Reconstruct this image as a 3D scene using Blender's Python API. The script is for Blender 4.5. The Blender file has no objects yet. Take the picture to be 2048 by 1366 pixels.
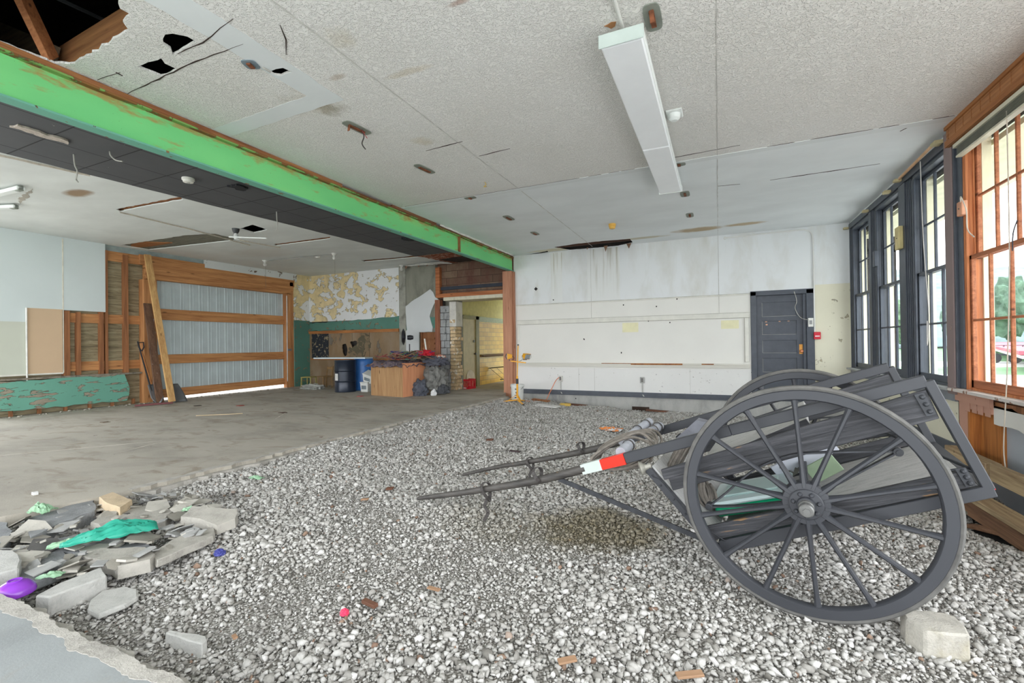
import bpy, bmesh, math, random
import numpy as np
from mathutils import Vector, Matrix, noise as mnoise
from mathutils.geometry import tessellate_polygon

S = bpy.context.scene
COL = S.collection
random.seed(7)
RNG = np.random.default_rng(11)
PI = math.pi

# ------------------------------------------------------------------ camera
CAM_H = 1.28
F_PX = 912.0
Rm = Matrix(((0.9109, -0.0138, -0.4124), (0.4125, 0.0001, 0.9110), (-0.0126, -0.9999, 0.0058)))
cam_data = bpy.data.cameras.new('camera')
cam_data.sensor_width = 36.0
cam_data.lens = F_PX / 2048 * 36.0
cam_data.clip_start = 0.05
cam_data.clip_end = 600
cam = bpy.data.objects.new('camera', cam_data)
COL.objects.link(cam)
right = Rm.col[0]; down = Rm.col[1]; fwd = Rm.col[2]
M = Matrix.Identity(4)
for i in range(3):
    M[i][0] = right[i]; M[i][1] = -down[i]; M[i][2] = -fwd[i]
M[2][3] = CAM_H
cam.matrix_world = M
S.camera = cam

# ------------------------------------------------------------------ world, light, exposure
S.view_settings.view_transform = 'Standard'
S.view_settings.look = 'None'
S.view_settings.gamma = 1.0
S.view_settings.use_curve_mapping = False
S.view_settings.exposure = 1.95
S.cycles.max_bounces = 7
S.cycles.diffuse_bounces = 5
S.cycles.glossy_bounces = 3
S.cycles.transmission_bounces = 6
S.cycles.transparent_max_bounces = 12
S.cycles.sample_clamp_indirect = 6.0
S.cycles.use_denoising = True
W = bpy.data.worlds.new('overcast_sky')
S.world = W
W.use_nodes = True
wt = W.node_tree
wt.nodes.clear()
wo = wt.nodes.new('ShaderNodeOutputWorld')
wb = wt.nodes.new('ShaderNodeBackground')
wr = wt.nodes.new('ShaderNodeValToRGB')
wc = wt.nodes.new('ShaderNodeTexCoord')
wsx = wt.nodes.new('ShaderNodeSeparateXYZ')
wt.links.new(wc.outputs['Generated'], wsx.inputs[0])
wt.links.new(wsx.outputs['Z'], wr.inputs[0])
wt.links.new(wr.outputs[0], wb.inputs[0])
wt.links.new(wb.outputs[0], wo.inputs[0])
wr.color_ramp.elements[0].position = 0.0
wr.color_ramp.elements[0].color = (0.96, 0.975, 1.0, 1)
wr.color_ramp.elements[1].position = 0.8
wr.color_ramp.elements[1].color = (0.88, 0.94, 1.0, 1)
wb.inputs[1].default_value = 1.45

def portal(name, loc, rot, sx, sy):
    l = bpy.data.lights.new(name, 'AREA')
    l.shape = 'RECTANGLE'; l.size = sx; l.size_y = sy
    l.cycles.is_portal = True
    o = bpy.data.objects.new(name, l)
    o.location = loc; o.rotation_euler = rot
    COL.objects.link(o)
    return o

# ------------------------------------------------------------------ names, labels
def tag(o, label=None, cat=None, group=None, kind=None):
    if label: o['label'] = label
    if cat: o['category'] = cat
    if group: o['group'] = group
    if kind: o['kind'] = kind
    return o

def empty(name, loc=(0, 0, 0), rz=0.0, label=None, cat=None, group=None, kind=None):
    o = bpy.data.objects.new(name, None)
    COL.objects.link(o)
    o.location = loc
    o.rotation_euler = (0, 0, rz)
    o.empty_display_size = 0.1
    return tag(o, label, cat, group, kind)

# ------------------------------------------------------------------ mesh builder
def vec(*a):
    return Vector(a)

class MB:
    def __init__(s, off=(0, 0, 0)):
        s.v = []; s.f = []; s.off = Vector(off); s.bm = []
    def add(s, vs, fs):
        b = len(s.v)
        s.v += [Vector(p) - s.off for p in vs]
        s.f += [tuple(i + b for i in f) for f in fs]
        return s
    def box(s, x0, x1, y0, y1, z0, z1):
        vs = [(x, y, z) for z in (z0, z1) for y in (y0, y1) for x in (x0, x1)]
        return s.add(vs, [(0, 2, 3, 1), (4, 5, 7, 6), (0, 1, 5, 4), (2, 6, 7, 3), (0, 4, 6, 2), (1, 3, 7, 5)])
    def hexa(s, vs):   # 8 corners in box order (x fastest, then y, then z)
        return s.add(vs, [(0, 2, 3, 1), (4, 5, 7, 6), (0, 1, 5, 4), (2, 6, 7, 3), (0, 4, 6, 2), (1, 3, 7, 5)])
    def bar(s, p0, p1, w, h, up=(0, 0, 1), w1=None, h1=None):
        p0 = Vector(p0); p1 = Vector(p1); d = (p1 - p0).normalized(); up = Vector(up)
        sd = d.cross(up)
        if sd.length < 1e-4: sd = d.cross(Vector((0, 1, 0)))
        sd.normalize(); u = sd.cross(d).normalized()
        w1 = w if w1 is None else w1; h1 = h if h1 is None else h1
        vs = []
        for uu in (-1, 1):
            for (p, ww, hh) in ((p0, w, h), (p1, w1, h1)):
                for ss in (-1, 1):
                    vs.append(p + sd * (ss * ww / 2) + u * (uu * hh / 2))
        return s.hexa(vs)
    def tube(s, pts, r, n=8, closed=False):
        pts = [Vector(p) for p in pts]
        m = len(pts)
        rs = r if isinstance(r, (list, tuple)) else [r] * m
        vs = []; prev = None
        for i, p in enumerate(pts):
            if closed: d = pts[(i + 1) % m] - pts[i - 1]
            else: d = pts[min(i + 1, m - 1)] - pts[max(i - 1, 0)]
            if d.length < 1e-9: d = Vector((0, 0, 1))
            d.normalize()
            if prev is None:
                a = d.orthogonal().normalized()
            else:
                a = prev - d * prev.dot(d)
                if a.length < 1e-6: a = d.orthogonal()
                a.normalize()
            prev = a; b = d.cross(a)
            for k in range(n):
                t = 2 * PI * k / n
                vs.append(p + (a * math.cos(t) + b * math.sin(t)) * rs[i])
        fs = []
        for i in range(m if closed else m - 1):
            j = (i + 1) % m
            for k in range(n):
                k2 = (k + 1) % n
                fs.append((i * n + k, i * n + k2, j * n + k2, j * n + k))
        if not closed:
            fs.append(tuple(range(n - 1, -1, -1)))
            fs.append(tuple((m - 1) * n + k for k in range(n)))
        return s.add(vs, fs)
    def cyl(s, p0, p1, r, n=16, r1=None):
        return s.tube([p0, p1], [r, r if r1 is None else r1], n)
    def lathe(s, prof, c=(0, 0, 0), ax=(0, 0, 1), n=24, cap=True):
        c = Vector(c); ax = Vector(ax).normalized(); a = ax.orthogonal().normalized(); b = ax.cross(a)
        vs = []
        for (r, h) in prof:
            for k in range(n):
                t = 2 * PI * k / n
                vs.append(c + ax * h + (a * math.cos(t) + b * math.sin(t)) * r)
        fs = []
        for i in range(len(prof) - 1):
            for k in range(n):
                k2 = (k + 1) % n
                fs.append((i * n + k, i * n + k2, (i + 1) * n + k2, (i + 1) * n + k))
        if cap:
            fs.append(tuple(range(n - 1, -1, -1)))
            fs.append(tuple((len(prof) - 1) * n + k for k in range(n)))
        return s.add(vs, fs)
    def ring(s, r0, r1, h0, h1, c, ax, n=64):
        return s.lathe([(r0, h0), (r1, h0), (r1, h1), (r0, h1), (r0, h0)], c, ax, n, cap=False)
    def prism(s, pts, d):
        pts = [Vector(p) for p in pts]; d = Vector(d); n = len(pts)
        vs = pts + [p + d for p in pts]
        fs = [tuple(range(n - 1, -1, -1)), tuple(range(n, 2 * n))]
        fs += [(i, (i + 1) % n, n + (i + 1) % n, n + i) for i in range(n)]
        return s.add(vs, fs)
    def blob(s, c, rad, n=2, amp=0.15, fr=3.0, seed=0, flat=None):
        bm = bmesh.new(); bmesh.ops.create_icosphere(bm, subdivisions=n, radius=1.0)
        rad = rad if isinstance(rad, (list, tuple)) else (rad,) * 3
        vs = []
        for v in bm.verts:
            p = v.co.normalized()
            k = 1 + amp * mnoise.noise(p * fr + Vector((seed * 7.3, seed * 3.1, 0)))
            q = Vector((p.x * rad[0], p.y * rad[1], p.z * rad[2])) * k + Vector(c)
            if flat is not None and q.z < flat: q.z = flat
            vs.append(q)
        fs = [tuple(v.index for v in f.verts) for f in bm.faces]
        bm.free()
        return s.add(vs, fs)
    def build(s, name, mat, parent=None, smooth=False, bevel=0.0, label=None, cat=None, group=None, kind=None):
        me = bpy.data.meshes.new(name)
        me.from_pydata([tuple(p) for p in s.v], [], s.f)
        me.validate()
        bm = bmesh.new(); bm.from_mesh(me)
        bmesh.ops.recalc_face_normals(bm, faces=bm.faces)
        bm.to_mesh(me); bm.free()
        if smooth:
            me.polygons.foreach_set('use_smooth', [True] * len(me.polygons))
            me.set_sharp_from_angle(angle=math.radians(38))
        if mat: me.materials.append(mat)
        o = bpy.data.objects.new(name, me)
        COL.objects.link(o)
        if parent: o.parent = parent
        if bevel:
            b = o.modifiers.new('bevel', 'BEVEL'); b.width = bevel; b.segments = 1; b.limit_method = 'ANGLE'; b.angle_limit = math.radians(40)
        return tag(o, label, cat, group, kind)

def copy_tree(o, parent=None):
    c = o.copy(); COL.objects.link(c)
    if parent: c.parent = parent
    for ch in list(o.children): copy_tree(ch, c)
    return c

def catmull(pts, k=6, closed=False):
    pts = [Vector(p) for p in pts]; n = len(pts); out = []
    for i in range(n if closed else n - 1):
        g = (lambda j: pts[j % n]) if closed else (lambda j: pts[max(0, min(n - 1, j))])
        p0, p1, p2, p3 = g(i - 1), g(i), g(i + 1), g(i + 2)
        for j in range(k):
            t = j / k
            out.append(0.5 * ((2 * p1) + (p2 - p0) * t + (2 * p0 - 5 * p1 + 4 * p2 - p3) * t * t + (3 * p1 - p0 - 3 * p2 + p3) * t ** 3))
    if not closed: out.append(pts[-1])
    return out

# ------------------------------------------------------------------ materials
def vnoise(x, y, sc, seed=0):
    x = np.asarray(x, float) * sc + seed * 17.3 + 500; y = np.asarray(y, float) * sc + seed * 9.1 + 500
    xi = np.floor(x).astype(int); yi = np.floor(y).astype(int); fx = x - xi; fy = y - yi
    fx = fx * fx * (3 - 2 * fx); fy = fy * fy * (3 - 2 * fy)
    h = lambda a, b: (np.sin(a * 127.1 + b * 311.7 + seed * 74.7) * 43758.5453) % 1.0
    return (h(xi, yi) * (1 - fx) + h(xi + 1, yi) * fx) * (1 - fy) + (h(xi, yi + 1) * (1 - fx) + h(xi + 1, yi + 1) * fx) * fy
def srgb(r, g, b):
    f = lambda c: (c / 255 / 12.92) if c / 255 <= 0.04045 else ((c / 255 + 0.055) / 1.055) ** 2.4
    return (f(r), f(g), f(b), 1)

class NT:
    def __init__(s, name):
        s.m = bpy.data.materials.new(name); s.m.use_nodes = True
        s.t = s.m.node_tree; s.t.nodes.clear()
        s.out = s.t.nodes.new('ShaderNodeOutputMaterial')
        s.b = s.t.nodes.new('ShaderNodeBsdfPrincipled')
        s.t.links.new(s.b.outputs[0], s.out.inputs[0])
        s.tc = s.t.nodes.new('ShaderNodeTexCoord')
    def set(s, sock, val):
        if isinstance(val, bpy.types.NodeSocket): s.t.links.new(val, sock)
        else: sock.default_value = val
    def co(s, scale=(1, 1, 1), loc=(0, 0, 0), rot=(0, 0, 0)):
        n = s.t.nodes.new('ShaderNodeMapping')
        s.t.links.new(s.tc.outputs['Object'], n.inputs[0])
        n.inputs['Scale'].default_value = scale if not isinstance(scale, (int, float)) else (scale,) * 3
        n.inputs['Location'].default_value = loc
        n.inputs['Rotation'].default_value = rot
        return n.outputs[0]
    def noise(s, co, sc=5.0, det=3.0, rough=0.55, dist=0.0, col=False):
        n = s.t.nodes.new('ShaderNodeTexNoise')
        s.set(n.inputs['Vector'], co)
        n.inputs['Scale'].default_value = sc; n.inputs['Detail'].default_value = det
        n.inputs['Roughness'].default_value = rough; n.inputs['Distortion'].default_value = dist
        return n.outputs['Color' if col else 'Fac']
    def voro(s, co, sc=5.0, feat='F1', out='Distance', rnd=1.0):
        n = s.t.nodes.new('ShaderNodeTexVoronoi')
        n.feature = feat
        s.set(n.inputs['Vector'], co); n.inputs['Scale'].default_value = sc
        n.inputs['Randomness'].default_value = rnd
        return n.outputs[out]
    def ramp(s, fac, stops, interp='LINEAR'):
        n = s.t.nodes.new('ShaderNodeValToRGB'); s.set(n.inputs[0], fac)
        cr = n.color_ramp; cr.interpolation = interp
        while len(cr.elements) < len(stops): cr.elements.new(0.5)
        for e, (p, c) in zip(cr.elements, stops):
            e.position = p; e.color = c if not isinstance(c, (int, float)) else (c, c, c, 1)
        return n.outputs[0]
    def mix(s, fac, a, b, mode='MIX'):
        n = s.t.nodes.new('ShaderNodeMix'); n.data_type = 'RGBA'; n.blend_type = mode
        s.set(n.inputs[0], fac); s.set(n.inputs[6], a); s.set(n.inputs[7], b)
        return n.outputs[2]
    def math(s, op, a, b=0.0, c=0.0):
        n = s.t.nodes.new('ShaderNodeMath'); n.operation = op
        s.set(n.inputs[0], a); s.set(n.inputs[1], b)
        if len(n.inputs) > 2: s.set(n.inputs[2], c)
        return n.outputs[0]
    def xyz(s, co=None):
        n = s.t.nodes.new('ShaderNodeSeparateXYZ'); s.set(n.inputs[0], co or s.tc.outputs['Object'])
        return n.outputs
    def attr(s, name):
        n = s.t.nodes.new('ShaderNodeAttribute'); n.attribute_name = name
        return n.outputs['Fac']
    def bump(s, h, dist=0.005, strength=1.0):
        n = s.t.nodes.new('ShaderNodeBump'); s.set(n.inputs['Height'], h)
        n.inputs['Distance'].default_value = dist; n.inputs['Strength'].default_value = strength
        s.t.links.new(n.outputs[0], s.b.inputs['Normal'])
    def done(s, col, rough=0.8, metal=0.0, spec=None):
        s.set(s.b.inputs['Base Color'], col); s.set(s.b.inputs['Roughness'], rough)
        s.b.inputs['Metallic'].default_value = metal
        if spec is not None: s.b.inputs['Specular IOR Level'].default_value = spec
        return s.m

def plain(name, c, rough=0.7, metal=0.0, var=0.12, sc=6.0, bump=0.0, spec=None):
    n = NT(name); a = srgb(*c)
    if var:
        f = n.noise(n.co(), sc, 4)
        d = tuple(x * (1 - var * 1.6) for x in a[:3]) + (1,)
        l = tuple(min(1, x * (1 + var)) for x in a[:3]) + (1,)
        col = n.ramp(f, [(0.3, d), (0.7, l)])
        if bump: n.bump(f, bump)
    else: col = a
    return n.done(col, rough, metal, spec)

def wood(name, c1, c2, axis='x', rough=0.75, grain=1.0, bump=0.002, knots=True, spots=None):
    n = NT(name)
    st = {'x': (0.6, 9, 9), 'y': (9, 0.6, 9), 'z': (9, 9, 0.6)}[axis]
    st2 = {'x': (2, 60, 60), 'y': (60, 2, 60), 'z': (60, 60, 2)}[axis]
    f = n.noise(n.co(st), 1.6 * grain, 5, 0.6, 0.6)
    g = n.noise(n.co(st2), 1.0 * grain, 3)
    ff = n.math('ADD', n.math('MULTIPLY', f, 0.65), n.math('MULTIPLY', g, 0.35))
    col = n.ramp(ff, [(0.36, srgb(*c2)), (0.62, srgb(*c1))])
    if knots:
        kv = n.voro(n.co({'x': (1.3, 5, 5), 'y': (5, 1.3, 5), 'z': (5, 5, 1.3)}[axis]), 1.2)
        kk = n.ramp(kv, [(0.04, 1.0), (0.11, 0.0)])
        col = n.mix(kk, col, tuple(x * 0.4 for x in srgb(*c2)[:3]) + (1,))
    if spots:
        sp = n.ramp(n.noise(n.co(), 14, 5, 0.7), [(spots[1], 0.0), (spots[1] + 0.03, 1.0)])
        col = n.mix(sp, col, srgb(*spots[0]))
    n.bump(ff, bump)
    return n.done(col, rough)

def peel(name, top, under, thr=0.6, sc=2.5, edge=(90, 80, 70), rough=0.75, stretch=(1, 1, 1), chips=0.0, chipc=(70, 66, 60), var=0.05, grime=None, bump=0.004, bias=None):
    n = NT(name); co = n.co(stretch)
    f = n.noise(co, sc, 7, 0.62, 0.5)
    if bias: f = n.math('ADD', f, n.math('MULTIPLY_ADD', n.xyz()[bias[0]], bias[1], bias[2]))
    m = n.ramp(f, [(thr, 0.0), (thr + 0.012, 1.0)])
    e = n.ramp(f, [(thr - 0.006, 0.0), (thr, 1.0), (thr + 0.012, 1.0), (thr + 0.02, 0.0)])
    v = n.noise(n.co(), 1.3, 4)
    t = srgb(*top)
    ct = n.ramp(v, [(0.25, tuple(x * (1 - var * 2) for x in t[:3]) + (1,)), (0.75, t)])
    u = srgb(*under)
    cu = n.ramp(n.noise(n.co(), 5, 5), [(0.3, tuple(x * 0.75 for x in u[:3]) + (1,)), (0.7, u)])
    col = n.mix(m, ct, cu)
    col = n.mix(n.math('MULTIPLY', e, 0.55), col, srgb(*edge))
    if grime:
        gz = n.ramp(n.noise(n.co((1, 1, 0.35)), 2.2, 5, 0.6, 0.4), [(0.45, 0.0), (0.75, grime[1])])
        col = n.mix(gz, col, srgb(*grime[0]))
    if chips:
        big = n.ramp(n.noise(n.co(), 1.1, 2), [(0.45, 0.0), (0.7, 1.0)])
        c = n.noise(n.co(), 17, 6, 0.7)
        cm = n.ramp(n.math('ADD', c, n.math('MULTIPLY', big, 0.07)), [(chips, 0.0), (chips + 0.01, 1.0)])
        col = n.mix(cm, col, srgb(*chipc))
    n.bump(n.math('SUBTRACT', 1.0, m), bump)
    return n.done(col, rough)

def concrete(name, c, var=0.14, sc=1.6, rough=0.9, bump=0.004, streak=(1, 1, 1), spots=None, stain=None, grain=0.05):
    n = NT(name); t = srgb(*c)
    f = n.noise(n.co(streak), sc, 8, 0.62, 0.3)
    g = n.noise(n.co(), 90, 3, 0.7)
    ff = n.math('ADD', f, n.math('MULTIPLY', n.math('SUBTRACT', g, 0.5), 0.35))
    col = n.ramp(ff, [(0.3, tuple(x * (1 - var * 2.2) for x in t[:3]) + (1,)), (0.5, t), (0.72, tuple(min(1, x * (1 + var)) for x in t[:3]) + (1,))])
    if stain:
        sm = n.ramp(n.noise(n.co(streak), 2.1, 6, 0.6, 0.8), [(0.53, 0.0), (0.68, stain[1])])
        col = n.mix(sm, col, srgb(*stain[0]))
    if spots:
        sp = n.ramp(n.noise(n.co((1.5, 1, 1)), spots[2], 6, 0.7), [(spots[1], 0.0), (spots[1] + 0.02, 1.0)])
        col = n.mix(sp, col, srgb(*spots[0]))
    n.bump(ff, bump)
    return n.done(col, rough)


# ------------------------------------------------------------------ dimensions
XL, XR, YB, ZC = -12.45, 2.42, 11.1, 3.63
Y0 = -2.2            # the building goes on behind the camera to here
SLAB_X, SLAB_Y = -4.86, 1.07

def spotmask(n, cx, cy, rx, ry, soft=0.35, rough=0.35):
    x = n.xyz()
    w = n.math('MULTIPLY', n.math('SUBTRACT', n.noise(n.co(), 3.0, 5, 0.65), 0.5), rough * 4)
    dx = n.math('POWER', n.math('ABSOLUTE', n.math('DIVIDE', n.math('SUBTRACT', x[0], cx), rx)), 2.0)
    dy = n.math('POWER', n.math('ABSOLUTE', n.math('DIVIDE', n.math('SUBTRACT', x[1], cy), ry)), 2.0)
    d = n.math('ADD', n.math('ADD', dx, dy), w)
    return n.ramp(d, [(max(0.0, 1 - soft * 2), 1.0), (1.0, 0.0)])

def ceiling_textured():
    n = NT('knockdown_plaster'); t = srgb(238, 236, 232)
    co = n.co()
    v = n.noise(co, 42, 2, 0.5, 1.0)
    k = n.ramp(v, [(0.44, 0.0), (0.54, 1.0)])
    big = n.noise(co, 0.7, 4)
    col = n.ramp(big, [(0.3, srgb(229, 226, 220)), (0.7, t)])
    col = n.mix(n.math('MULTIPLY', n.math('SUBTRACT', 1.0, k), 0.07), col, srgb(170, 166, 158))
    for (cx, cy, rx, ry, a, c) in [(-3.45, 3.35, .18, .2, .75, (120, 105, 60)), (-3.6, 3.2, .3, .25, .35, (150, 130, 85)), (-2.6, 2.6, .16, .14, .35, (185, 165, 110)),
                                   (-3.1, 4.35, .16, .12, .45, (190, 165, 100)), (0.25, 2.95, .5, .05, .6, (180, 150, 70)), (-0.35, 3.05, .35, .03, .45, (175, 130, 70)),
                                   (-2.4, 3.2, .25, .05, .4, (190, 165, 110)), (-1.6, 2.7, .1, .03, .7, (150, 90, 50)), (-3.0, 3.0, .12, .04, .5, (150, 110, 60))]:
        col = n.mix(n.math('MULTIPLY', spotmask(n, cx, cy, rx, ry, .5, .9), a * .75), col, srgb(*c))
    n.bump(k, 0.007, 0.9)
    return n.done(col, 0.9)

def ceiling_smooth(name, c, spots=(), var=0.04):
    n = NT(name); t = srgb(*c)
    big = n.noise(n.co((1, 1.8, 1)), 1.0, 5)
    col = n.ramp(big, [(0.3, tuple(x * (1 - var * 2.5) for x in t[:3]) + (1,)), (0.7, t)])
    sp = n.ramp(n.noise(n.co((1, 3, 1)), 9, 6, 0.7), [(0.72, 0.0), (0.735, 0.8)])
    col = n.mix(sp, col, srgb(120, 112, 100))
    for (cx, cy, rx, ry, a, cc) in spots:
        col = n.mix(n.math('MULTIPLY', spotmask(n, cx, cy, rx, ry), a), col, srgb(*cc))
    n.bump(big, 0.004)
    return n.done(col, 0.8)

m_ceil_tex = ceiling_textured()
m_ceil_smooth = ceiling_smooth('painted_ceiling_board', (236, 240, 241), [(-0.35, 10.3, .55, .22, .8, (170, 140, 85)), (0.5, 10.25, .45, .14, .75, (180, 150, 95)),
                                (-1.6, 10.55, .7, .12, .6, (180, 165, 120)), (-3.6, 10.85, .9, .2, .55, (205, 190, 130)), (-2.6, 10.95, .5, .1, .5, (190, 170, 110))])
m_ceil_far = ceiling_smooth('painted_ceiling_far_room', (226, 230, 227), [(-8.75, 3.55, .33, .16, .85, (140, 105, 60)), (-10.3, 7.8, 1.0, .6, .3, (195, 180, 165))], 0.06)
m_patch = ceiling_smooth('smooth_patch_paint', (228, 232, 232))
m_gap = plain('dark_gap', (58, 44, 36), 0.95, var=0.2)
m_attic = plain('attic_timber_dark', (52, 48, 46), 0.95, var=0.3)
m_lath = concrete('olive_lath_plaster', (122, 120, 106), 0.2, 4, bump=0.01, streak=(1, 6, 1), spots=((190, 185, 170), .68, 6))
m_rustwood = wood('rusty_orange_wood', (176, 120, 70), (120, 68, 38), 'y')
m_raft = wood('rafter_wood', (168, 118, 74), (118, 76, 46), 'x')
m_raft_g = wood('grey_rafter_wood', (120, 104, 82), (78, 66, 52), 'x')
def dark_tile():
    n = NT('black_ceiling_tile'); co = n.co()
    x = n.xyz()
    gx = n.math('ABSOLUTE', n.math('SUBTRACT', n.math('FRACT', n.math('DIVIDE', x[0], 0.61)), 0.5))
    gy = n.math('ABSOLUTE', n.math('SUBTRACT', n.math('FRACT', n.math('DIVIDE', x[1], 0.61)), 0.5))
    g = n.ramp(n.math('MAXIMUM', gx, gy), [(0.485, 0.0), (0.492, 1.0)])
    st = n.ramp(n.math('FRACT', n.math('MULTIPLY', x[0], 40)), [(0.2, 0.0), (0.5, 1.0)])
    c = n.mix(n.math('MULTIPLY', st, 0.25), srgb(74, 76, 80), srgb(50, 52, 56))
    c = n.mix(n.noise(co, 2.5, 4), c, srgb(86, 86, 88))
    c = n.mix(g, c, srgb(22, 22, 24))
    sp = n.ramp(n.noise(n.co((1, 2, 1)), 7, 6, 0.75), [(0.70, 0.0), (0.71, 1.0)])
    c = n.mix(sp, c, srgb(170, 168, 160))
    return n.done(c, 0.75)
m_tile = dark_tile()

# ------------------------------------------------------------------ polygons with ragged edges and holes
def ragged(pts, amp=0.015, step=0.08, closed=True):
    out = []; n = len(pts)
    for i in range(n if closed else n - 1):
        a = Vector(pts[i][:2]); b = Vector(pts[(i + 1) % n][:2]); L = (b - a).length
        k = max(1, int(L / step)); nn = Vector((-(b - a).y, (b - a).x)); nn = nn.normalized() if L > 0 else nn
        for j in range(k):
            t = j / k; p = a.lerp(b, t)
            if j: p = p + nn * random.uniform(-amp, amp)
            out.append((p.x, p.y))
    if not closed: out.append(tuple(pts[-1][:2]))
    return out

def plate(mb, outer, holes, f0, f1):
    """flat board with holes; f0/f1 map (u, v) to the two faces"""
    loops = [outer] + list(holes)
    flat = [p for l in loops for p in l]
    tris = tessellate_polygon([[Vector((p[0], p[1], 0)) for p in l] for l in loops])
    n = len(flat)
    vs = [f0(*p) for p in flat] + [f1(*p) for p in flat]
    fs = [tuple(t) for t in tris] + [tuple(i + n for i in reversed(t)) for t in tris]
    b = 0
    for l in loops:
        k = len(l)
        for i in range(k):
            fs.append((b + i, b + (i + 1) % k, n + b + (i + 1) % k, n + b + i))
        b += k
    mb.add(vs, fs)
    return mb

def ribbon(mb, pts, w, z0, z1, amp=0.01, taper=True):
    pts = ragged(pts, amp, 0.1, closed=False)
    n = len(pts); L = []; R_ = []
    for i, p in enumerate(pts):
        a = Vector(pts[max(0, i - 1)]); b = Vector(pts[min(n - 1, i + 1)]); d = (b - a).normalized(); s = Vector((-d.y, d.x))
        ww = w * (0.25 + random.random()) * (min(1, 3 * min(i + .3, n - 1 - i + .3) / n) if taper else 1) / 2
        L.append(Vector(p) + s * ww); R_.append(Vector(p) - s * ww)
    poly = L + R_[::-1]
    return plate(mb, [(p.x, p.y) for p in poly], [], lambda x, y: (x, y, z0), lambda x, y: (x, y, z1))

# ------------------------------------------------------------------ floor slab
m_slab = concrete('worn_concrete_slab', (168, 162, 150), 0.13, 0.9, streak=(1, 1.8, 1), stain=((126, 112, 92), 0.6), spots=((76, 64, 52), .665, 3.2), bump=0.003)
m_slab_near = concrete('smooth_grey_slab', (147, 151, 151), 0.09, 1.2, streak=(1.6, 1, 1), stain=((140, 132, 118), 0.45), spots=((80, 74, 68), .72, 4.0), bump=0.002, rough=0.7)
m_fringe = concrete('chipped_slab_edge', (172, 168, 160), 0.14, 9, bump=0.012)
def f_at(z): return lambda x, y: (x, y, z)
edge_x = [(SLAB_X + random.uniform(-.025, .03), y) for y in np.arange(2.35, 9.9, 0.07)]
edge_x = [(x + 0.10 * max(0, (y - 6) / 4) , y) for x, y in edge_x]
edge_far = [(-4.72, 9.9), (-4.70, 10.15), (-4.95, 10.3), (-5.15, 10.9), (-5.2, 11.6)]
slab_main = [(XL - .3, 1.0), (-5.45, 1.0), (-5.2, 1.35), (-5.05, 1.6), (-4.95, 2.0)] + edge_x + edge_far + [(XL - .3, 11.6)]
plate(MB(), slab_main, [], f_at(0.0), f_at(-0.4)).build('floor', m_slab, kind='structure')
edge_n = [(x, SLAB_Y + .035 * (float(vnoise(x, 0, 9, 3)) - .5) + random.uniform(-.006, .006)) for x in np.arange(-5.5, 3.0, 0.025)]
plate(MB(), [(-5.5, Y0), (3.0, Y0)] + edge_n[::-1], [], f_at(0.0), f_at(-0.4)).build('floor', m_slab_near, kind='structure')
plate(MB(), [(XL - .3, Y0), (-5.5, Y0), (-5.5, 1.0), (XL - .3, 1.0)], [], f_at(0.0), f_at(-0.4)).build('floor', m_slab, kind='structure')
fr = MB()
inner = [(x - 0.055 - random.uniform(0, .05), y) for x, y in edge_x]
plate(fr, edge_x + inner[::-1], [], f_at(0.001), f_at(0.004))
outer = [(x + 0.03 + random.uniform(0, .05), y) for x, y in edge_x]
plate(fr, edge_x + outer[::-1], [], f_at(-0.035), f_at(-0.30))
innern = [(x, y - 0.035 - .05 * float(vnoise(x, 3.0, 6, 4))) for x, y in edge_n]
plate(fr, edge_n + innern[::-1], [], f_at(0.001), f_at(0.004))
outern = [(x, y + 0.02 + .06 * float(vnoise(x, 1.0, 10, 6))) for x, y in edge_n]
plate(fr, edge_n + outern[::-1], [], f_at(-0.05), f_at(-0.34))
fr.build('trim_1', m_fringe, kind='structure')
# saw cut and pale scuff lines on the slab
sc_ = MB()
for a, b in [[(-7.994, 2.488), (-7.051, 3.766)], [(-6.786, 3.149), (-6.980, 3.758)], [(-7.082, 5.503), (-7.771, 6.373)]]:
    ribbon(sc_, [a, b], 0.02, 0.0005, 0.002, 0.006)
sc_.build('trim_2', plain('pale_scuff_lines', (205, 198, 186), 0.9), kind='structure')

# ------------------------------------------------------------------ gravel bed
CP = np.array([(-4.85, 2.5, -.075), (-4.85, 4.5, -.05), (-4.85, 7, -.04), (-4.8, 9.5, -.05), (-4.6, 10.6, -.10), (-4.3, 11.1, -.19), (-3, 11.1, -.29), (-1.7, 11.1, -.35),
               (0.5, 11.1, -.36), (2.3, 11, -.36), (2.3, 8, -.38), (2.3, 5.2, -.4), (1.75, 5.6, -.33), (2.3, 3, -.3), (.4, 2.9, -.232), (.6, 4.2, -.228), (1.5, 4.6, -.27), (-.9, 3.7, -.25), (-.9, 3.4, -.25), (-2.5, 3.2, -.155),
               (-2.6, 4.5, -.225), (-3.7, 2.8, -.10), (-4.3, 1.7, -.13), (-3.4, 1.35, -.17), (-1.8, 1.2, -.18), (0, 1.4, -.2), (1, 2.3, -.225), (-2, 6, -.2), (-.5, 8, -.28), (-3, 8, -.16),
               (-3.6, 5.5, -.12), (-1.5, 4.6, -.22), (-3.9, 9.3, -.11), (-2.8, 10.2, -.2)])
def gh(x, y):
    x = np.asarray(x, float)[..., None]; y = np.asarray(y, float)[..., None]
    d = (x - CP[:, 0]) ** 2 + (y - CP[:, 1]) ** 2 + 0.05
    w = 1 / d ** 1.7
    return (w * CP[:, 2]).sum(-1) / w.sum(-1)
def ground(x, y):
    return gh(x, y) + 0.035 * (vnoise(x, y, 2.2, 1) - .5) + 0.022 * (vnoise(x, y, 6, 2) - .5)

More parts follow.
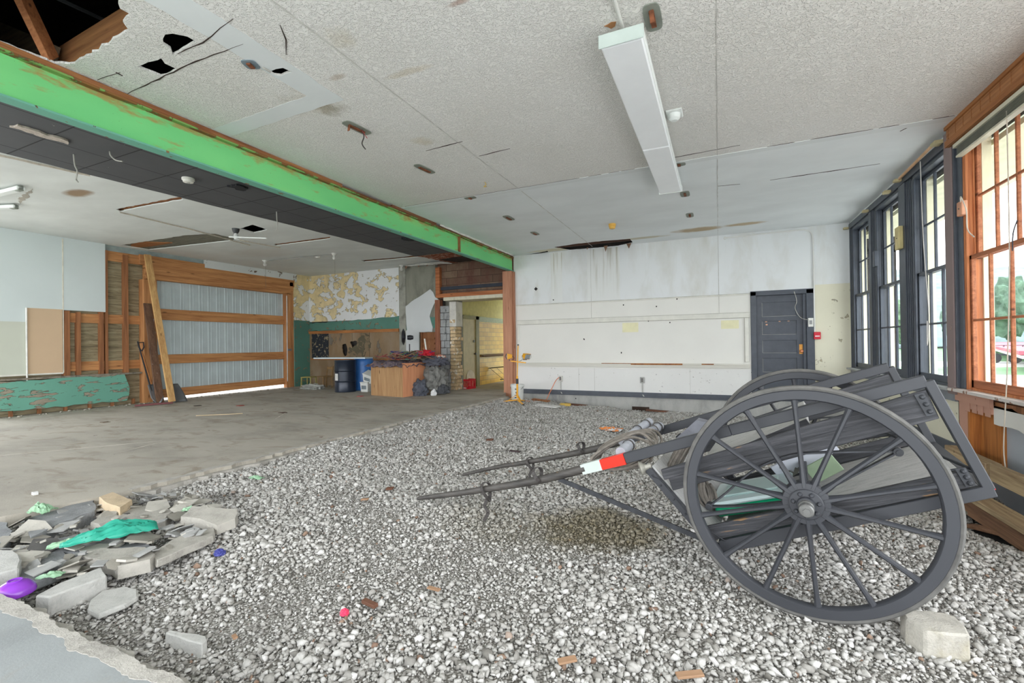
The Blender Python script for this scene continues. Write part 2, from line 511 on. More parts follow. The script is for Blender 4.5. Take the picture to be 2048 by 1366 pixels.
def gravel_mat(name, fine):
    n = NT(name)
    t = n.attr('tone')
    col = n.ramp(t, [(0.0, srgb(104, 101, 94)), (0.35, srgb(166, 163, 157)), (0.7, srgb(199, 197, 192)), (0.93, srgb(218, 216, 212)), (0.96, srgb(150, 124, 104)), (1.0, srgb(118, 90, 72))])
    if fine:
        v = n.voro(n.co(), 62)
        f = n.noise(n.co(), 120, 4, 0.8)
        col = n.mix(n.ramp(v, [(0.25, 0.0), (0.75, 1.0)]), n.ramp(f, [(0.3, srgb(182, 178, 170)), (0.7, srgb(214, 211, 205))]), srgb(120, 116, 108))
        n.bump(n.math('ADD', n.math('MULTIPLY', v, -1.0), n.math('MULTIPLY', f, 0.4)), 0.02)
    else:
        g = n.noise(n.co(), 55, 4, 0.7)
        col = n.mix(n.math('MULTIPLY', n.ramp(g, [(0.35, 1.0), (0.6, 0.0)]), 0.28), col, srgb(130, 126, 118))
        n.bump(g, 0.003)
    wet = spotmask(n, -0.90, 3.70, 0.62, 0.50, 0.32, 0.3)
    wet2 = spotmask(n, -4.15, 2.75, 0.3, 0.18, 0.5, 0.35)
    wet3 = spotmask(n, -1.55, 3.4, 0.75, 0.5, 0.5, 0.5)
    col = n.mix(n.math('MULTIPLY', wet2, 0.55), col, srgb(78, 74, 66))
    col = n.mix(n.math('MULTIPLY', wet3, 0.28), col, srgb(118, 108, 74))
    col = n.mix(n.math('MULTIPLY', wet, 0.72), col, srgb(112, 100, 66))
    return n.done(col, n.math('SUBTRACT', 0.9, n.math('MULTIPLY', wet, 0.45)))
m_grav = gravel_mat('crushed_limestone', False)
m_fine = gravel_mat('limestone_fines', True)
gx = np.arange(-5.55, 2.75, 0.05); gy = np.arange(0.95, 11.3, 0.05)
X, Y = np.meshgrid(gx, gy)
Zg = ground(X, Y) - 0.004
me = bpy.data.meshes.new('gravel_bed')
nx, ny = len(gx), len(gy)
idx = np.arange(nx * ny).reshape(ny, nx)
quads = np.stack([idx[:-1, :-1], idx[:-1, 1:], idx[1:, 1:], idx[1:, :-1]], -1).reshape(-1, 4)
me.vertices.add(nx * ny); me.vertices.foreach_set('co', np.stack([X, Y, Zg], -1).ravel())
me.loops.add(quads.size); me.loops.foreach_set('vertex_index', quads.ravel())
me.polygons.add(len(quads)); me.polygons.foreach_set('loop_start', np.arange(0, quads.size, 4)); me.polygons.foreach_set('loop_total', np.full(len(quads), 4))
me.update(); me.validate(); me.polygons.foreach_set('use_smooth', [True] * len(quads))
me.materials.append(m_fine)
gb = bpy.data.objects.new('floor', me); COL.objects.link(gb); gb['kind'] = 'structure'

protos = []
for k in range(14):
    bm = bmesh.new()
    for _ in range(13):
        d = Vector((random.gauss(0, 1), random.gauss(0, 1), random.gauss(0, 1))).normalized()
        bm.verts.new(Vector((d.x * random.uniform(.8, 1.15), d.y * random.uniform(.6, .95), d.z * random.uniform(.5, .8))))
    bmesh.ops.convex_hull(bm, input=bm.verts)
    bmesh.ops.delete(bm, geom=[v for v in bm.verts if not v.link_faces], context='VERTS')
    bmesh.ops.triangulate(bm, faces=bm.faces)
    bm.verts.index_update()
    protos.append((np.array([tuple(v.co) for v in bm.verts]), np.array([[v.index for v in f.verts] for f in bm.faces])))
    bm.free()

def in_view(x, y, pad=1.12):
    """keeps stones to the part of the room a visitor standing near the camera can see"""
    dx, dy = x, y
    d = dx * fwd[0] + dy * fwd[1]
    s = dx * right[0] + dy * right[1]
    return (d > 0.9) & (np.abs(s) < pad * d * 1.123 + 0.25)

def rand_rot(n):
    q = RNG.normal(size=(n, 4)); q /= np.linalg.norm(q, axis=1)[:, None]
    w, x, y, z = q.T
    return np.stack([1 - 2 * (y * y + z * z), 2 * (x * y - z * w), 2 * (x * z + y * w), 2 * (x * y + z * w), 1 - 2 * (x * x + z * z), 2 * (y * z - x * w),
                     2 * (x * z - y * w), 2 * (y * z + x * w), 1 - 2 * (x * x + y * y)], -1).reshape(n, 3, 3)

def stones(x, y, r, name, zoff=0.35, label=None):
    n = len(x)
    z = ground(x, y) + r * zoff
    tone = np.clip(RNG.normal(0.52, 0.2, n), 0, 0.92); odd = RNG.random(n) < 0.012; tone[odd] = RNG.uniform(0.95, 1, odd.sum())
    which = RNG.integers(0, len(protos), n); Rr = rand_rot(n)
    V = []; Fc = []; T = []; base = 0
    for k, (pv, pf) in enumerate(protos):
        sel = np.where(which == k)[0]
        if not len(sel): continue
        P = np.einsum('nij,vj->nvi', Rr[sel], pv) * r[sel][:, None, None]
        P[:, :, 2] *= 0.85
        P += np.stack([x[sel], y[sel], z[sel]], -1)[:, None, :]
        V.append(P.reshape(-1, 3))
        Fc.append((pf[None] + (np.arange(len(sel)) * len(pv))[:, None, None] + base).reshape(-1, 3))
        T.append(np.repeat(tone[sel], len(pv)))
        base += len(sel) * len(pv)
    V = np.concatenate(V); Fc = np.concatenate(Fc); T = np.concatenate(T)
    me = bpy.data.meshes.new(name)
    me.vertices.add(len(V)); me.vertices.foreach_set('co', V.ravel())
    me.loops.add(Fc.size); me.loops.foreach_set('vertex_index', Fc.ravel())
    me.polygons.add(len(Fc)); me.polygons.foreach_set('loop_start', np.arange(0, Fc.size, 3)); me.polygons.foreach_set('loop_total', np.full(len(Fc), 3))
    me.update()
    a = me.attributes.new('tone', 'FLOAT', 'POINT'); a.data.foreach_set('value', T)
    me.materials.append(m_grav)
    o = bpy.data.objects.new(name, me); COL.objects.link(o)
    return tag(o, label, 'gravel', kind='stuff')

def scatter(n, x0, x1, y0, y1):
    x = RNG.uniform(x0, x1, n); y = RNG.uniform(y0, y1, n)
    ok = in_view(x, y) & ~((x < -4.9 + 0.0 * y) & (y > 2.4)) & (ground(x, y) < -0.02)
    return x[ok], y[ok]
def gravel():
    xs, ys, rs = [], [], []
    # main stones
    x, y = scatter(190000, -5.3, 2.45, 1.06, 11.1)
    d = np.hypot(x, y)
    dust = vnoise(x, y, 1.1, 5) * .6 + vnoise(x, y, 3, 6) * .4
    r = np.exp(RNG.normal(math.log(0.0122), 0.36, len(x))); r = np.clip(r, .005, .032)
    r = r * (0.75 + 0.5 * np.clip(dust * 1.5, 0, 1))
    keep = (RNG.random(len(x)) < np.clip(0.45 + 1.1 * dust, 0, 1))
    xs.append(x[keep]); ys.append(y[keep]); rs.append(r[keep])
    # grit near the camera
    x, y = scatter(60000, -4.6, 2.0, 1.06, 4.6)
    xs.append(x); ys.append(y); rs.append(RNG.uniform(.003, .0085, len(x)))
    return np.concatenate(xs), np.concatenate(ys), np.concatenate(rs)
sx, sy, sr = gravel()
stones(sx, sy, sr, 'gravel', label='loose grey crushed limestone covering the dug-out floor under the cart')

# ------------------------------------------------------------------ ceiling
holes_near = [
    [(-5.0, 1.25), (-4.93, 1.86)] + [(-4.785, 1.932), (-4.371, 1.919), (-4.092, 1.904), (-3.932, 1.901), (-3.868, 1.833), (-3.730, 1.816), (-3.731, 1.752), (-3.640, 1.704)] + [(-3.7, 1.35), (-4.3, 1.2)],
    [(-3.743, 2.039), (-3.681, 2.056), (-3.616, 2.124), (-3.618, 2.187), (-3.804, 2.196), (-3.947, 2.204), (-3.881, 2.153), (-3.868, 2.093)],
    [(-4.376, 2.173), (-4.230, 2.176), (-4.078, 2.191), (-4.128, 2.247), (-4.120, 2.342), (-4.350, 2.335)],
    [(-3.461, 2.689), (-3.370, 2.686), (-3.306, 2.701), (-3.286, 2.773), (-3.420, 2.774), (-3.461, 2.738)],
]
holes_smooth = [[(-3.662, 10.559), (-3.058, 10.438), (-2.401, 10.429), (-1.794, 10.521), (-1.804, 10.977), (-2.278, 11.226), (-2.761, 11.168), (-3.387, 11.108)], [(-4.790, 11.169), (-4.231, 11.015), (-3.914, 10.897), (-3.944, 11.095), (-4.528, 11.232)]]
holes_near = [ragged(h, 0.012, 0.05) for h in holes_near]
holes_smooth = [ragged(h, 0.01, 0.08) for h in holes_smooth]
plate(MB(), [(-5.05, Y0), (3.0, Y0), (3.0, 6.33), (-5.05, 6.33)], holes_near, f_at(ZC), f_at(ZC + .018)).build('ceiling', m_ceil_tex, kind='structure')
plate(MB(), [(-5.05, 6.33), (3.0, 6.33), (3.0, 11.3), (-5.05, 11.3)], holes_smooth, f_at(ZC), f_at(ZC + .018)).build('ceiling', m_ceil_smooth, kind='structure')
holes_far = [ragged(h, 0.012, 0.07) for h in [
    [(-12.3, 5.75)] + [(-11.241, 5.792), (-10.075, 5.834), (-9.414, 6.032), (-9.442, 6.313), (-9.472, 6.611), (-10.661, 6.491), (-12.409, 6.308)] + [(-12.3, 6.3)],
    [(-9.187, 4.234), (-8.305, 4.284), (-7.560, 4.324), (-7.686, 4.425), (-8.480, 4.374), (-9.296, 4.341)],
    [(-9.231, 7.244), (-8.420, 7.271), (-7.556, 7.298), (-7.697, 7.433), (-8.583, 7.411), (-9.318, 7.378)],
    [(-8.609, 5.990), (-8.103, 5.910), (-8.181, 6.300), (-8.645, 6.336)],
    [(-8.899, 9.684), (-7.700, 9.840), (-6.696, 9.770), (-6.580, 10.054), (-7.834, 10.010), (-8.962, 9.909)]]]
plate(MB(), [(-12.8, Y0), (-5.05, Y0), (-5.05, 11.3), (-12.8, 11.3)], holes_far, f_at(ZC), f_at(ZC + .018)).build('ceiling', m_ceil_far, kind='structure')
# lath and timber behind the openings
MB().box(-12.6, -8.9, 5.6, 6.75, ZC + .03, ZC + .05).build('trim_3', m_lath, kind='structure')
plate(MB(), [(-12.154, 5.880), (-11.641, 5.802), (-11.135, 6.182), (-11.963, 6.163), (-12.519, 6.056)], [], f_at(ZC + .015), f_at(ZC + .03)).build('trim_4', m_rustwood, kind='structure')
mb = MB()
for y_ in (4.1, 4.35, 7.1, 7.35): mb.box(-9.6, -7.3, y_, y_ + .12, ZC + .03, ZC + .15)
mb.box(-8.8, -7.9, 5.8, 5.88, ZC + .03, ZC + .16); mb.box(-9.2, -6.4, 9.5, 10.3, ZC + .04, ZC + .08)
mb.build('trim_5', m_rustwood, kind='structure')
mb = MB(); mb.box(-4.8, -1.4, 10.35, 11.05, ZC + .16, ZC + .2); mb.box(-4.8, -1.4, 10.75, 10.79, ZC + .02, ZC + .16)
mb.build('trim_6', wood('dark_joist', (96, 66, 52), (60, 40, 34), 'x'), kind='structure')
# attic above the ceiling: roof deck, dark, with trusses seen through the big hole
MB().box(-12.9, 3.1, Y0 - .1, 11.6, 5.1, 5.15).build('ceiling', m_attic, kind='structure')
mb = MB(); mb.box(-12.9, 3.1, Y0 - .15, Y0 - .1, ZC, 5.15); mb.box(-12.9, 3.1, 11.55, 11.6, ZC, 5.15); mb.box(-12.95, -12.9, Y0, 11.6, ZC, 5.15); mb.box(3.1, 3.15, Y0, 11.6, ZC, 5.15)
mb.build('wall_attic', m_attic, kind='structure')
def rafter(name, p0, p1, w, h, mat):
    MB().bar(p0, p1, w, h).build(name, mat, bevel=0.004, kind='structure')
# joist along the right edge of the hole, diagonal brace, far chord
rafter('trim_7', (-5.3, 1.98, ZC + .13), (-3.1, 1.93, ZC + .13), .05, .22, m_raft)
rafter('trim_7', (-5.4, 1.30, ZC + .13), (-3.2, 1.30, ZC + .13), .05, .22, m_raft)
rafter('trim_8', (-4.98, 1.86, ZC + .05), (-4.55, 1.30, ZC + .75), .05, .14, wood('brace_wood', (186, 124, 78), (140, 84, 50), 'x'))
rafter('trim_9', (-5.02, 1.9, ZC + .12), (-7.2, 1.85, ZC + 1.2), .05, .14, m_raft_g)
rafter('trim_9', (-4.6, 1.0, ZC + .3), (-5.6, 2.9, ZC + 1.0), .02, .03, plain('pipe_grey', (120, 122, 122), .6))
for y_ in (2.6, 3.3, 4.0): rafter('trim_10', (-5.3, y_, ZC + .13), (2.6, y_, ZC + .13), .05, .2, m_raft_g)

# smooth patched strips, batten, seams and cracks on the ceiling
mb = MB()
strip_a = [(-3.50, 1.2), (-3.22, 1.2), (-3.2, 2.3), (-3.22, 3.30), (-3.34, 3.30), (-5.0, 3.33), (-5.0, 3.14), (-3.48, 3.10), (-3.48, 2.3)]
plate(mb, ragged(strip_a, .008, .1), [holes_near[3]], f_at(ZC - .002), f_at(ZC))
mb.build('trim_11', m_patch, kind='structure')
MB().box(-4.9, 2.45, 6.30, 6.42, ZC - .006, ZC).build('trim_12', m_patch, kind='structure')
mb = MB()
for p, w in [([(-5.054, 2.367), (-3.977, 2.334), (-3.318, 2.356)], .012), ([(-3.898, 2.213), (-3.585, 2.215), (-3.301, 2.166), (-3.127, 2.146)], .012), ([(-3.189, 4.594), (-2.662, 4.565)], .012), ([(-2.685, 5.006), (-2.247, 4.978)], .012), ([(-0.591, 6.139), (0.268, 6.102)], .010),
             ([(0.720, 7.626), (1.330, 7.604), (2.000, 7.579)], .02), ([(0.720, 7.626), (0.846, 7.621)], .01), ([(0.020, 7.559), (0.327, 7.616)], .006), ([(1.901, 6.499), (1.987, 6.346), (2.144, 6.312), (2.252, 6.293)], .03), ([(-4.625, 2.139), (-4.635, 2.190)], .02),
             ([(-2.880, 2.331), (-2.981, 2.465), (-3.136, 2.591)], .01), ([(-4.8, 6.28), (-2.9, 6.30), (-1.0, 6.30)], .006), ([(0.1, 6.31), (1.2, 6.30), (2.3, 6.3)], .012), ([(-4.897, 2.130), (-4.595, 2.154)], .008)]:
    ribbon(mb, p, w, ZC - .004, ZC + .001, .006)
mb.build('trim_13', m_gap, kind='structure')
mb = MB()
for p, w in [([(-2.72, 1.5), (-2.72, 6.3), (-2.76, 10.9)], .012), ([(0.02, 2.2), (0.02, 11.0)], .007), ([(-2.0, 1.6), (-2.0, 2.5)], .006)]:
    ribbon(mb, p, w, ZC - .003, ZC + .001, .003, taper=False)
mb.build('trim_14', plain('seam_line', (196, 194, 188), .9), kind='structure')
mb = MB()
for p, w in [([(-6.337, 6.615), (-6.651, 5.209), (-7.004, 3.615), (-7.623, 2.388)], .05), ([(-9.296, 4.341), (-9.406, 5.448), (-9.738, 7.036)], .015), ([(-9.472, 6.611), (-9.378, 7.532)], .03), ([(-7.818, 2.449), (-7.667, 3.245)], .02)]:
    ribbon(mb, p, w, ZC - .022, ZC + .001, .012, taper=False)
mb.build('trim_15', plain('broken_plaster_edge', (196, 188, 172), .95, bump=.01, sc=20), kind='structure')

# black tiled strip beside the beam, rusty lath at its far end
strip = [(-5.0, Y0), (-5.0, 9.6), (-6.0, 9.75), (-7.15, 9.75)] + [(-7.15 - .47 * (9.75 - y) / 7.4, y) for y in (8, 6, 4, 2, Y0)]
plate(MB(), ragged(strip, .008, .2), [], f_at(ZC - .035), f_at(ZC - .002)).build('ceiling', m_tile, kind='structure')
n = NT('rusty_lath_plaster')
f = n.noise(n.co((1, 3, 1)), 7, 6, 0.7)
lath = n.ramp(f, [(0.3, srgb(92, 48, 32)), (0.55, srgb(150, 82, 52)), (0.60, srgb(206, 196, 182)), (0.7, srgb(215, 206, 192))])
n.bump(f, 0.02)
m_rustlath = n.done(lath, 0.95)
plate(MB(), ragged([(-7.15, 9.75), (-5.0, 9.6), (-5.0, 11.1), (-6.9, 11.1)], .03, .1), [], f_at(ZC - .02), f_at(ZC - .002)).build('trim_16', m_rustlath, kind='structure')
mb = MB(); plate(mb, ragged([(-6.9, 10.5), (-5.1, 10.2), (-5.1, 11.1), (-6.6, 11.1)], .04, .1), [], f_at(ZC - .03), f_at(ZC - .021))
mb.build('trim_17', m_gap, kind='structure')

# ------------------------------------------------------------------ green steel beam
O_Z = 3.23
n = NT('green_painted_steel')
x = n.xyz()
rust = n.noise(n.co((1, .5, 2)), 6, 7, 0.7)

zt = n.math('MULTIPLY', n.math('MAXIMUM', n.math('SUBTRACT', x[2], 3.44 - O_Z), 0.0), 1.3)
rm = n.ramp(n.math('ADD', rust, zt), [(0.59, 0.0), (0.72, 0.75)])
fade = n.noise(n.co((1, .4, 1)), 1.2, 3)
gc = n.ramp(fade, [(0.3, srgb(106, 200, 126)), (0.6, srgb(126, 216, 134)), (0.75, srgb(166, 212, 118))])
gc = n.mix(rm, gc, srgb(176, 122, 62))
flk = n.ramp(n.noise(n.co((1, 2, 1)), 30, 4, .7), [(0.70, 0.0), (0.72, 1.0)])
gc = n.mix(flk, gc, srgb(70, 60, 50))
m_green = n.done(gc, 0.55)
m_teal = peel('teal_flange_paint', (110, 176, 152), (150, 110, 70), .62, 6)
beam = empty('steel_beam', (-4.95, 5, 3.23), label='long bright green steel I-beam crossing under the ceiling, rusty along its top', cat='beam')
B0, B1 = Y0, 11.08
O = (-4.95, 5, 3.23)
mb = MB(O); mb.box(-5.0, -4.985, B0, B1, 3.245, 3.575); mb.build('web', m_green, beam)
mb = MB(O); mb.box(-5.06, -4.93, B0, B1, 3.215, 3.232); mb.build('bottom_flange', m_teal, beam)
mb = MB(O); mb.box(-5.06, -4.93, B0, B1, 3.565, 3.582); mb.build('top_flange', peel('rusty_green_flange', (128, 170, 90), (140, 96, 48), .5, 5), beam)
mb = MB(O)
mb.box(-4.984, -4.935, 8.30, 8.33, 3.232, 3.565)
mb.build('stiffener', plain('rust_plate', (150, 96, 60), .8, var=.3), beam)
# timber plate along the beam top
pl = empty('timber_plate', (-4.9, 5, 3.6), label='orange-brown timber board lying along the top of the green beam', cat='board')
mb = MB((-4.9, 5, 3.6)); mb.box(-5.045, -4.925, Y0, 5.0, 3.583, 3.627); mb.build('board', m_rustwood, pl, bevel=.003)
mb = MB((-4.9, 5, 3.6)); mb.box(-4.985, -4.915, 6.1, 7.4, 3.60, 3.63); mb.box(-4.975, -4.92, 5.0, 11.0, 3.583, 3.6)
mb.build('board', wood('plate_wood_dark', (140, 92, 58), (92, 56, 36), 'y'), pl)
mb = MB((-4.9, 5, 3.6)); ribbon(mb, [(-4.9, 7.5), (-4.92, 9.5), (-4.9, 11.0)], .06, 3.60, 3.63, .015)
mb.build('plaster_edge', plain('white_torn_edge', (220, 216, 208), .9), pl)


# ================================================================== WALLS
m_white_up = peel('upper_white_panel', (228, 231, 232), (205, 203, 190), .74, 3, chips=.80, var=.02, grime=((176, 168, 140), .35))
m_cream_low = peel('cream_panel', (232, 231, 225), (206, 200, 180), .72, 3, chips=.735, chipc=(96, 88, 80), var=.03)
m_cream_low2 = peel('cream_panel_flaking', (231, 231, 228), (205, 198, 180), .70, 5, chips=.70, chipc=(84, 78, 72), var=.03)
m_beige_peel = peel('beige_peeling_wall', (224, 220, 198), (188, 178, 150), .66, 4, chips=.70, chipc=(120, 108, 86), var=.05)
m_farwhite = peel('peeling_white_over_beige', (226, 228, 228), (232, 214, 166), .51, 2.6, edge=(110, 92, 60), var=.04, stretch=(1, 1, 1.3), bump=.01, chips=.74, chipc=(150, 120, 84), bias=(0, -.035, -.378))
m_green_pl = peel('green_plaster_band', (86, 132, 118), (136, 122, 98), .60, 5, var=.12, bump=.006)
m_green_low = peel('turquoise_plaster', (112, 172, 152), (160, 150, 132), .56, 2.6, var=.08, stretch=(1, 1, 4.5), bump=.008, chips=.72, chipc=(90, 56, 50))
m_brownpan = peel('brown_glue_wallboard', (142, 118, 88), (120, 112, 100), .60, 1.6, edge=(90, 72, 52), var=.14, stretch=(1, 1, .6), grime=((170, 160, 145), .4), chips=.74, chipc=(60, 56, 46))
m_darkslate = peel('black_slate_adhesive', (38, 42, 50), (150, 138, 112), .57, 10, edge=(110, 96, 70))
m_greyplaster = concrete('grey_olive_plaster', (134, 134, 122), .16, 2.2, streak=(1.5, 1.5, .5), stain=((98, 98, 86), .6), bump=.005)
m_whiteboard = peel('old_white_board', (208, 212, 212), (150, 150, 140), .75, 3, chips=.77)
m_dark_trim = plain('dark_slate_paint', (70, 76, 86), .42, var=.12, sc=8)
m_footing = concrete('grey_footing', (176, 176, 172), .14, 3, streak=(1, 1, .5), stain=((120, 124, 128), .5))
m_pink = peel('pink_brown_paint', (196, 150, 130), (150, 108, 84), .68, 5, chips=.73, chipc=(120, 84, 66))
m_stud = wood('old_stud_wood', (166, 112, 72), (122, 78, 48), 'z')
m_studh = wood('old_girt_wood', (206, 150, 96), (156, 102, 60), 'y', spots=((214, 200, 180), .70))
m_studv = wood('post_wood', (204, 148, 96), (158, 104, 62), 'z')
m_postpink = wood('pinkish_post_wood', (198, 146, 116), (158, 104, 78), 'z', spots=((150, 120, 100), .72))
m_orangebox = wood('orange_box_wood', (196, 126, 60), (140, 82, 34), 'z')
def sheathing():
    n = NT('old_sheathing_boards'); x = n.xyz()
    g = n.math('FRACT', n.math('DIVIDE', x[2], .135))
    gap = n.ramp(g, [(0.0, 1.0), (0.05, 0.0), (0.95, 0.0), (1.0, 1.0)])
    f = n.noise(n.co((1, .8, 6)), 3, 6, .65, .5)
    c = n.ramp(f, [(0.3, srgb(104, 92, 70)), (0.5, srgb(146, 134, 106)), (0.7, srgb(172, 162, 134))])
    c = n.mix(n.math('MULTIPLY', gap, .8), c, srgb(60, 48, 36))
    return n.done(c, .9)
m_sheath = sheathing()
m_brownboards = None
def brownboards():
    n = NT('stained_brown_boards'); x = n.xyz()
    b = n.t.nodes.new('ShaderNodeTexBrick'); n.t.links.new(n.co((1, 1, 1), rot=(PI / 2, 0, 0)), b.inputs[0])
    b.inputs['Color1'].default_value = srgb(128, 108, 88); b.inputs['Color2'].default_value = srgb(100, 76, 62); b.inputs['Mortar'].default_value = srgb(50, 38, 32)
    b.inputs['Scale'].default_value = 1; b.inputs['Brick Width'].default_value = .75; b.inputs['Row Height'].default_value = .2; b.inputs['Mortar Size'].default_value = .006
    f = n.noise(n.co((1, 1, .5)), 3, 6, .7)
    c = n.mix(n.ramp(f, [(0.4, 0.0), (0.65, .8)]), b.outputs[0], srgb(92, 54, 46))
    return n.done(c, .9)
m_brownboards = brownboards()
def struct(mb, name, mat, parent=None, **k):
    return mb.build(name, mat, parent, kind='structure', **k)

# ---- back wall, near-room side (y = YB)
DX0, DX1, DZ = 0.75, 1.66, 2.25
wb_ = MB()
wb_.box(-4.95, DX0 - .1, YB, YB + .12, 2.32, ZC); wb_.box(DX0 - .1, DX1 + .14, YB, YB + .12, 2.34, ZC); wb_.box(DX1 + .14, XR + .1, YB, YB + .12, 2.42, ZC)
back = struct(wb_, 'wall_back', m_white_up)
mb = MB(); mb.box(-4.95, DX0 - .1, YB + .004, YB + .12, 0.0, 2.32); struct(mb, 'lower_wall', m_cream_low, back)
mb = MB(); mb.box(-4.95, DX0 - .1, YB - .002, YB + .004, 0.09, .66); struct(mb, 'flaking_board', m_cream_low2, back)
mb = MB(); mb.box(DX1 + .14, XR + .1, YB + .004, YB + .12, -.1, 2.42); struct(mb, 'corner_wall', m_beige_peel, back)
mb = MB(); mb.box(-4.95, XR, YB - .01, YB + .15, -.6, 0.0); struct(mb, 'footing', m_footing, back)
mb = MB(); mb.box(-1.9, -1.5, YB - .012, YB - .008, -.36, -.24); mb.box(-3.4, -2.9, YB - .014, YB - .008, -.36, -.30)
struct(mb, 'footing_hole', m_gap, back)
# stains running down the wall
mb = MB()
def streaks():
    n = NT('run_down_stain'); f = n.noise(n.co((9, 1, .35)), 1.6, 5, .6)
    x = n.xyz()
    dz = n.ramp(n.math('DIVIDE', n.math('SUBTRACT', 3.62, x[2]), 1.3), [(0.0, 1.0), (1.0, 0.0)])
    a = n.math('MULTIPLY', n.ramp(f, [(.5, 0.0), (.62, .55)]), dz)
    c = n.mix(a, srgb(226, 228, 226), srgb(150, 140, 104))
    return n.done(c, .8)
mb.box(-2.95, -2.15, YB - .003, YB, 2.33, 3.6); mb.box(-3.9, -3.6, YB - .003, YB, 2.33, 3.6)
struct(mb, 'stained_board', streaks(), back)
mb = MB()
for x0 in (-2.86, .02): mb.box(x0, x0 + .006, YB - .005, YB, 1.85, ZC)
for x0 in (-3.2, -.6, -2.8): mb.box(x0, x0 + .005, YB - .005, YB, .1, .66)
mb.box(-4.9, DX0 - .11, YB - .004, YB + .004, 2.305, 2.318)
struct(mb, 'seam', plain('panel_seam_grey', (186, 184, 176), .9), back)
mb = MB()
mb.box(-4.9, DX0 - .12, YB - .012, YB + .004, 2.28, 2.305)
mb.box(-4.85, DX0 - .13, YB - .03, YB + .004, 1.79, 1.90); mb.box(.52, .60, YB - .03, YB + .004, .83, 1.79); mb.box(-4.86, -4.80, YB - .03, YB + .004, .83, 1.79)
mbs = MB(); mbs.box(-4.85, DX0 - .13, YB - .033, YB - .012, 1.786, 1.792); mbs.box(.515, .522, YB - .033, YB - .011, .83, 1.79); mbs.box(-4.86, DX0 - .13, YB - .033, YB - .01, 1.898, 1.903); struct(mbs, 'frame_shadow_line', plain('frame_shadow_tone', (150, 146, 134), .9), back)  # thin darker strips stand in for shadow lines around the frame
struct(mb, 'board_frame', plain('cream_trim', (222, 221, 212), .6, var=.05), back, bevel=.004)
mb = MB(); mb.box(-4.80, .52, YB - .012, YB + .004, .83, 1.79)
struct(mb, 'writing_board', m_cream_low, back)
mb = MB(); mb.box(-4.8, .62, YB - .09, YB, .76, .79); mb.box(-4.8, .62, YB - .05, YB, .70, .76); struct(mb, 'chalk_tray', peel('tray_paint', (224, 222, 212), (120, 70, 50), .7, 3), back)
mb = MB(); mb.box(-1.9, -.75, YB - .096, YB - .089, .755, .792); mb.box(-.35, -.1, YB - .096, YB - .089, .765, .79); mb.box(-2.6, -1.9, YB - .096, YB - .089, .78, .795)
struct(mb, 'bare_wood', m_rustwood, back)
mb = MB(); mb.box(-4.72, DX0 - .12, YB - .035, YB, 0.01, .10); mb.box(-4.72, DX0 - .12, YB - .06, YB, -.015, .01); struct(mb, 'baseboard_back', m_dark_trim)
# yellowed squares on the writing board, small fixings
mb = MB()
for (p, q) in [[(-2.099, 1.756), (-1.727, 1.530)], [(0.057, 1.744), (0.411, 1.558)]]: mb.box(p[0], q[0], YB - .014, YB - .012, q[1], p[1])
struct(mb, 'yellowed_patch', plain('yellow_patch', (232, 228, 190), .8, var=.05), back)
mb = MB()
for (x, z) in [(-4.319, 2.713), (-3.842, 2.401), (-3.042, 1.374), (-2.133, 1.046), (-2.069, 2.188), (-1.308, 2.117), (-1.493, 1.784), (-1.014, 1.734), (-3.054, 1.386), (-2.133, 1.034), (-3.282, -0.105), (-0.854, 2.268)]: mb.box(x - .012, x + .012, YB - .016, YB, z - .014, z + .014)
for (x, z) in [(-4.319, 2.713)]: mb.prism([(x - .05, YB - .006, z), (x, YB - .006, z - .05), (x + .05, YB - .006, z), (x, YB - .006, z + .05)], (0, -.004, 0))
struct(mb, 'nail_hole', plain('dark_hole', (46, 42, 40), .9), back)

# ---- door in the back wall
door = empty('door_1', (1.2, YB, 0), kind='structure')
OD = (1.2, YB, 0)
mb = MB(OD)
mb.box(.64, .75, YB - .025, YB + .1, -.05, 2.34); mb.box(1.66, 1.80, YB - .025, YB + .1, -.05, 2.34); mb.box(.64, 1.80, YB - .025, YB + .1, 2.25, 2.35)
mb.box(1.60, 1.66, YB + .0, YB + .1, 0, 2.25)
mb.build('door_casing', m_dark_trim, door, bevel=.006)
rows = [(2.10, 1.80), (1.70, 1.41), (1.29, 1.02), (.91, .61), (.47, .17)]
mb = MB(OD)
fy0, fy1 = YB + .05, YB + .09
zs = [2.25] + [z for r in rows for z in r] + [-.02]
for i in range(0, len(zs), 2): mb.box(.75, 1.62, fy0, fy1, zs[i + 1], zs[i])
mb.box(.75, .86, fy0 - .0005, fy1, -.02, 2.25); mb.box(1.49, 1.62, fy0 - .0005, fy1, -.02, 2.25)
mb.build('door_leaf', m_dark_trim, door, bevel=.004)
for (a, b) in rows:
    mb = MB(OD); mb.box(.86, 1.49, fy0 + .016, fy1 - .01, b, a); mb.build('door_panel', m_dark_trim, door)
mb = MB(OD)
for (a, b) in rows: mb.box(.86, 1.49, fy0 + .004, fy0 + .016, b, b + .008); mb.box(.86, .868, fy0 + .004, fy0 + .016, b, a)
mb.build('panel_moulding', plain('pale_moulding', (150, 150, 146), .7), door)  # paler strips along the bottom and left edge of each panel
mb = MB(OD); mb.box(1.535, 1.595, fy0 - .006, fy0, 1.0, 1.2); hp = mb.build('lock_plate', plain('brass_plate', (206, 148, 70), .4, .6), door, label='brass lock plate')
mb = MB(OD); mb.lathe([(.012, 0), (.012, .03), (.03, .04), (.034, .055), (.022, .07)], (1.57, fy0 - .006, 1.06), (0, -1, 0), 14)
mb.build('door_knob', plain('worn_knob', (200, 130, 90), .35, .5), door, smooth=True)
mb = MB(OD)
